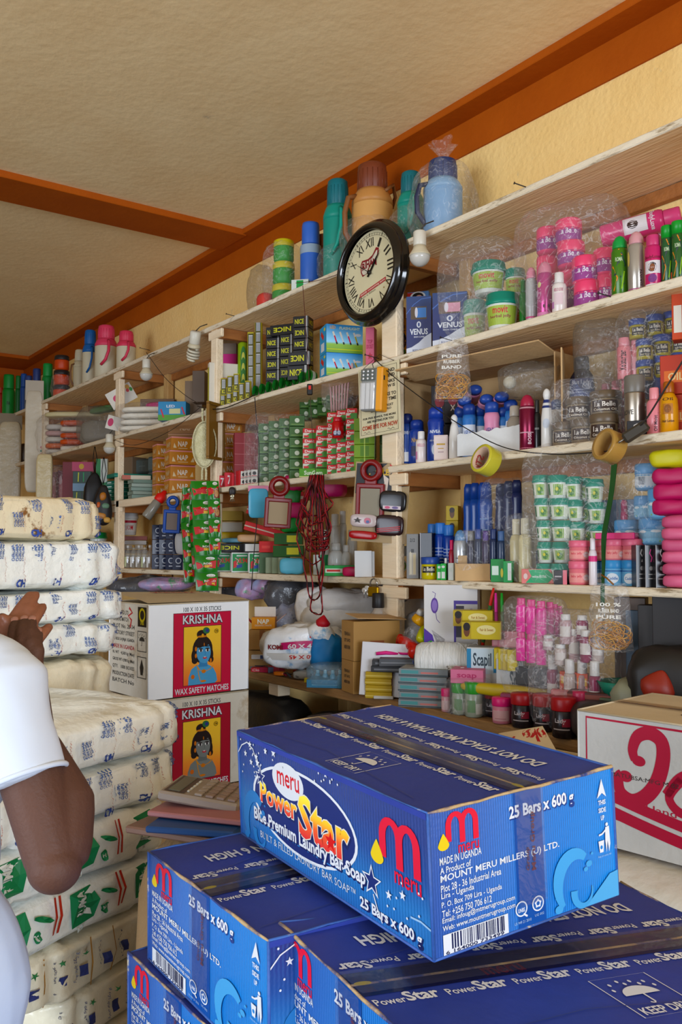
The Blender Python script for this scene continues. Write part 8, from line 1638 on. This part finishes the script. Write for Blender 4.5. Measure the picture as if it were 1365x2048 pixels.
# torn display card with bags of clips
p=hang(762,1005,-.02);k=depth(p)/FPX;Wd,Hd=108*k/.95,160*k;dc=thing('display_card','torn black and red display card with hanging clip packs behind the larger mirror','card',p,rzc(762)-.25,rot=(0,radians(4),rzc(762)-.25))
g=G();mp=lambda x,y,l=0:Vector(((x-.5)*Wd,.004*sin(x*6)-l,(y-.5)*Hd));g.grid(lambda u,v:mp(u,v),8,8,'#a88f68');g.grid(lambda u,v:mp(u,v,-.003),8,8,'#a88f68')
g.shape(mp,[(.02,.98),(.98,1.0),(.99,.72),(.8,.70),(.72,.58),(.4,.62),(.02,.6)],'#191616');g.shape(mp,[(.62,.98),(.98,.99),(.98,.86),(.72,.80)],'#b82028')
for i in range(4):g.stroke(mp,[(.62+.09*i,.8),(.74+.09*i,.98)],.025,'#191616',Wd/Hd)
g.text(mp,'CIRCLE',.2,.84,.62,.92,'#cfa838',.04);g.shape(mp,[(.4,.82),(.5,.86),(.62,.8),(.6,.62),(.5,.6),(.44,.74)],'#d8c8b8');g.shape(mp,[(.7,.84),(.95,.84),(.96,.76),(.75,.76)],'#d0bfa8')
g.build('card',dc)
for i,(x,y,w_,h_,c) in enumerate([(-.30,-.24,.5,.16,'#c8b8b4'),(.26,.02,.5,.26,'#1f1c1c'),(.22,-.28,.52,.26,'#2c181a'),(-.3,-.42,.52,.1,'#a81c28')]):
 g=G();g.blob((x*Wd*.9,-.016,y*Hd),(w_*Wd,.02,h_*Hd),C(c,.2),16,.5,.08,14,i);m2=lambda a,b,l=0:Vector(((x*.9+(a-.5)*w_*.8)*Wd,-.030-l,(y+(b-.5)*h_*.8)*Hd))
 if i==0:g.shape(m2,star(.25,.5,.2,1.5),'#2c2422');g.oval(m2,.7,.5,.15,.3,'#c87a8a');g.oval(m2,.72,.4,.08,.15,'#5a6a9a')
 if i==1:g.rect(m2,.1,.02,.9,.22,'#d8c8cc');g.oval(m2,.3,.12,.12,.08,'#c85a7a');g.oval(m2,.65,.12,.14,.08,'#6a5a8a')
 if i==2:
  for q in (.15,.25,.35):g.stroke(m2,[(.0,q-.1),(.5,q),(1,q+.12)],.03,'#b82030',1.5)
 g.build('clip_pack',dc)
# green sachet strips
def strip(pxs,w_,label,d,seed,n=9):
 P=[hang(x,y,d) for x,y in pxs];k=depth(P[0])/FPX;W=w_*k;r=thing('sachet_strip',label,'sachets',P[0],rzc(pxs[0][0])-.1);rel_=[Matrix.Rotation(-r.rotation_euler.z,3,'Z') @ (q-P[0]) for q in P]
 for i in range(len(P)-1):
  a,b=rel_[i],rel_[i+1]
  mp=lambda x,y,l=0:b.lerp(a,y)+Vector(((x-.5)*W,-l-.008*sin(pi*y)*sin(pi*x)-.003*sin(x*9+seed+i),0))
  g=G();g.grid(lambda u,v:mp(u,v),8,6,C('#2a7a26',.22));g.grid(lambda u,v:mp(u,v,-.006),8,6,C('#25702a',.22));gm=lambda x,y,l=0:mp(x,y,l+.0008)
  g.shape(gm,[(.04,.62),(.96,.74),(.92,.28),(.5,.34),(.1,.22)],'#c8241e');g.rect(gm,.45,.32,.85,.46,'#e8c020');g.text(gm,'ROIKO',.4,.5,.9,.62,'#f0e8dc',.03);g.oval(gm,.7,.86,.2,.09,'#e8e8e0');g.oval(gm,.7,.83,.16,.06,'#c8c4a8');g.rect(gm,.0,.0,1,.05,'#1f6a24')
  if seed and i<2:g.rect(gm,.55,.1,.98,.6,'#7a2c20');g.oval(gm,.76,.35,.16,.2,'#c89a6a')
  g.build('sachet',r)
 return r
strip([(404,962),(406,1000),(408,1040),(409,1078),(412,1112),(413,1146),(415,1182)],44,'front strip of green and red sachets hanging below the scrubber',-.07,0)
strip([(425,962),(428,1000),(429,1038),(430,1075),(431,1110)],24,'second sachet strip with food pictures just behind the front one',-.05,1);strip([(376,975),(374,1010),(373,1045),(376,1085),(378,1125),(380,1165)],22,'edge turned sachet strip farthest from the scrubber',-.05,0);strip([(390,968),(389,1010),(388,1050),(392,1095),(394,1140)],20,'shiny sachet strip between the front one and the edge turned one',-.04,0)
# bath scrubber
p=hang(409,890,-.06);k=depth(p)/FPX;sc=thing('back_scrubber','oval cream loofah back scrubber with rope loops hanging from the post','scrubber',p,rzc(409));m_lo=noisy('loofah','#b8ae80','#dcd4aa',30,r=.9,bump=1.0,bscale=120)
g=G();g.blob((0,0,0),(44*k,.035,90*k),m_lo,30,.9,.06,60,2);g.build('pad',sc)
for nm,z0,z1 in (('strap',44,74),('strap',-44,-70)):
 for s_ in (-4,4):g=G();g.tube([(s_*k*(1 if abs(q)>.2 else .8),.004*sin(q*9),(z0+(z1-z0)*q)*k) for q in [i/10 for i in range(11)]],[.006+.0015*(i % 2) for i in range(11)],m_lo,8);g.build(nm,sc)
g=G();g.tube([(-10*k,0,0*k)]*0+[(26*k*cos(a)*.9,-.02,46*k*sin(a)) for a in [2*pi*i/36 for i in range(36)]],.004,m_lo,6,True);g.build('edge_cord',sc)
# wooden frame leaning at the post,hanging packs,keys,padlock,lanyard
g=G();a,b=hang(424,812,.0),hang(440,915,-.01)
wf=thing('wooden_frame','thin wooden picture frame seen edge on behind the scrubber','frame',(a+b)/2,rzc(430)+1.0);h_=abs(a.z-b.z)
for nm,c,d_ in (('side',(-.08,0,0),(.018,.02,h_)),('side',(.08,0,0),(.018,.02,h_)),('rail',(0,0,h_/2),(.178,.02,.018)),('rail',(0,0,-h_/2),(.178,.02,.018)),('backing',(0,.006,0),(.16,.004,h_))):g=G();g.box(c,d_,'#8a6430',.002);g.build(nm,wf)
def hpack(px,y0,y1,wpx,d,mat,label,col2=None,name='hanging_pack',cat='pack',th=.03,seed=0,card=None):
 a,b=hang(px,y0,d),hang(px,y1,d);H=a.z-b.z;W=wpx*depth(a)/FPX;r=thing(name,label,cat,b,rzc(px)-.1)
 g=G();g.blob((0,0,H*.46),(W,th,H*.92),mat,20,.35,.05,8,seed);g.build('pack_body',r)
 if card:g=G();g.box((0,-.002,H*.92),(W*1.02,.004,H*.18),card,.001);g.build('header',r)
 return r
hpack(517,972,1036,40,-.04,C('#5aa8c4',.25),'sky blue sachet pack hanging beside the smaller red mirror',card='#d88aa0',seed=3,th=.025);sack(585,985,-.02,(.1,.06,.12),'#5a2a3c','reddish pack in film behind the red mirror ring',seed=70) if 0 else None
hpack(18,830,1008,44,-.04,noisy('beige_pack','#a89878','#b8a888',5,r=.3,bump=.5,bscale=20),'large beige film pack hanging at the far end',card='#8a7a60',th=.06,seed=5);hpack(66,765,985,34,-.05,noisy('long_white_pack','#b8aa90','#c8bca4',5,r=.35,bump=.4,bscale=20),'long pale paper sleeve hanging from the top shelf at the far post',card='#c8bca8',th=.03,seed=6);hpack(88,900,1008,32,-.06,noisy('loaf_pack','#c0ac7c','#d4c294',5,r=.3,bump=.7,bscale=26),'curved golden cream pack hanging beside the long pale sleeve',th=.07,seed=7)
for i,(px,py,dm,c) in enumerate([(188,985,(.16,.08,.3),'#161414'),(206,1010,(.14,.08,.3),'#1f1a18'),(178,1035,(.16,.08,.2),'#1a1716')]):
 p=hang(px,py,-.06-.02*i);r=thing('dark_cloth_bag',['upper black drawstring bag','patterned black and orange drawstring bag','lower black drawstring bag'][i]+' hanging under the small bulb','bag',p,rzc(px));g=G();g.blob((0,0,0),dm,c,20,.7,.08,14,i,top=.5)
 if i==1:
  for q,(x,z,w_,h2,cc) in enumerate([(.0,.06,.05,.06,'#b8763a'),(.02,-.01,.06,.04,'#6a8a70'),(-.01,-.08,.07,.05,'#c88a4a'),(.03,-.11,.05,.04,'#d8a860'),(-.03,.0,.03,.05,'#c8643a')]):g.blob((x,-.03,z),(w_,.03,h2),cc,12,.8,.15,20,q)
 g.build('bag_body',r);g=G();top=Vector((0,0,dm[2]/2));g.tube([top,top+Vector((-.01,.02,.1)),top+Vector((.0,.03,.2))],.003,'#14110f',6);g.tube([top,top+Vector((.02,.02,.1)),top+Vector((.004,.03,.2))],.003,'#14110f',6);g.build('drawstring',r)
ft=hang(318,1000,-.05);r=thing('feeding_bottle','grey feeding bottle with orange red cap hanging by the cabinet','bottle',ft,0,rot=(0,radians(35),rzc(318)));g=G();g.lathe([(.03,-.14),(.034,-.13),(.03,-.02),(.02,0)],C('#8a8478',.2),18);g.build('body',r);g=G();g.lathe([(.03,-.01),(.034,0),(.034,.03),(.02,.045),(.012,.07),(.0,.075)],'#d8341e',18);g.build('cap',r)
kp=hang(465,972,-.02);r=thing('key_bunch','small bunch of keys hanging from the third board','keys',kp,rzc(465))
g=G();g.blob((0,0,-.03),(.04,.02,.05),'#2a2220',12,.8,.1,30,2);g.build('fob',r)
for i in range(3):g=G();a=-.3+.3*i;d_=Vector((sin(a),0,-cos(a)));g.tube([Vector((0,-.006*i,-.05)),Vector((0,-.006*i,-.05))+d_*.04],.003,C('#c0b8a0',.3,.8),6);g.blob(Vector((0,-.006*i,-.05))+d_*.008,(.02,.003,.02),C('#c0b8a0',.3,.8),10,1,0);g.build('key',r)
pk=hang(748,1178,-.03);k=depth(pk)/FPX;r=thing('padlock','brass padlock with keys hanging at the end of the fourth board','padlock',pk,rzc(748)-.5);m_br=C('#b8923c',.25,.9)
g=G();g.box((0,0,-.012),(.052,.022,.044),m_br,.004);g.build('body',r);g=G();g.tube([(-.017,0,.008),(-.017,0,.03),(-.01,0,.042),(0,0,.046),(.01,0,.042),(.017,0,.03),(.017,0,.008)],.004,C('#b8b4ac',.2,.9),8);g.build('shackle',r)
for i in range(2):g=G();g.blob((-.03-.014*i,-.008,.004-.01*i),(.026,.003,.022),C('#e0ded8',.3,.5),12,.9,0);g.tube([(-.03-.014*i,-.008,-.006),(-.026-.02*i,-.006,-.04)],.003,C('#c8c4bc',.3,.8),6);g.build('key',r)
l0=[(1232,928),(1222,1000),(1214,1060),(1208,1110),(1205,1160)];l1=[(1226,930),(1218,1000),(1208,1070),(1206,1120),(1205,1175)]
r=thing('lanyard','dark green lanyard with a black tag hanging before the fourth board','lanyard',hang(1229,928,-.055))
for l_ in (l0,l1):
 g=G();P=[hang(x,y,-.055)-r.location for x,y in l_]
 def rib(u,v,P=P):
  t=v*(len(P)-1);i=min(int(t),len(P)-2);return P[i].lerp(P[i+1],t-i)+Vector(((u-.5)*.011,.004*sin(v*9),0))
 g.grid(rib,2,20,C('#1f4a1e',.4));g.grid(lambda u,v:rib(u,v)+Vector((0,.0015,0)),2,20,C('#1f4a1e',.4));g.build('ribbon',r)
g=G();a,b=hang(1206,1172,-.055)-r.location,hang(1206,1212,-.055)-r.location;g.tube([a,b],.007,'#24522a',8);g.build('ribbon_end',r);g=G();c=hang(1206,1222,-.055)-r.location;g.tube([b,c],.006,C('#c8c8c4',.2,.9),8);g.tube([c+Vector((.008*cos(q),0,-.016+.016*sin(q))) for q in [2*pi*i/14 for i in range(14)]],.0018,C('#b8b8b4',.2,.9),5,True);g.build('clip',r)
g=G();e=hang(1207,1275,-.055)-r.location;g.tube([c+Vector((0,0,-.03)),e+Vector((0,0,.03))],.0015,'#26221f',5);g.box(e,(.032,.008,.062),'#161516',.003);g.build('tag',r)
g=G();q=hang(1214,1156,-.06);g.tube([q+Vector((-.02,0,.01)),q,q+Vector((.03,-.005,-.02))],.003,'#8a5a1c',6);tag(g.build('twig_hook',None),'small brown hook holding the lanyard at the fourth board','hook')
for px,py,z,lb in [(905,682,Z2,'nail holding the rubber band bag under the night blue cartons'),(752,716,Z2+.02,'nail in the post carrying the black wire'),(295,700,Z1-.01,'nail carrying the bulb near the pink topped flasks')]:
 p=aty(px,py,YF);nail(p.x,p.z,YF,lb)
dups={k_:v for k_,v in LABELS.items() if len(v)>1}
for k_,v in dups.items():print('DUP',k_,v)
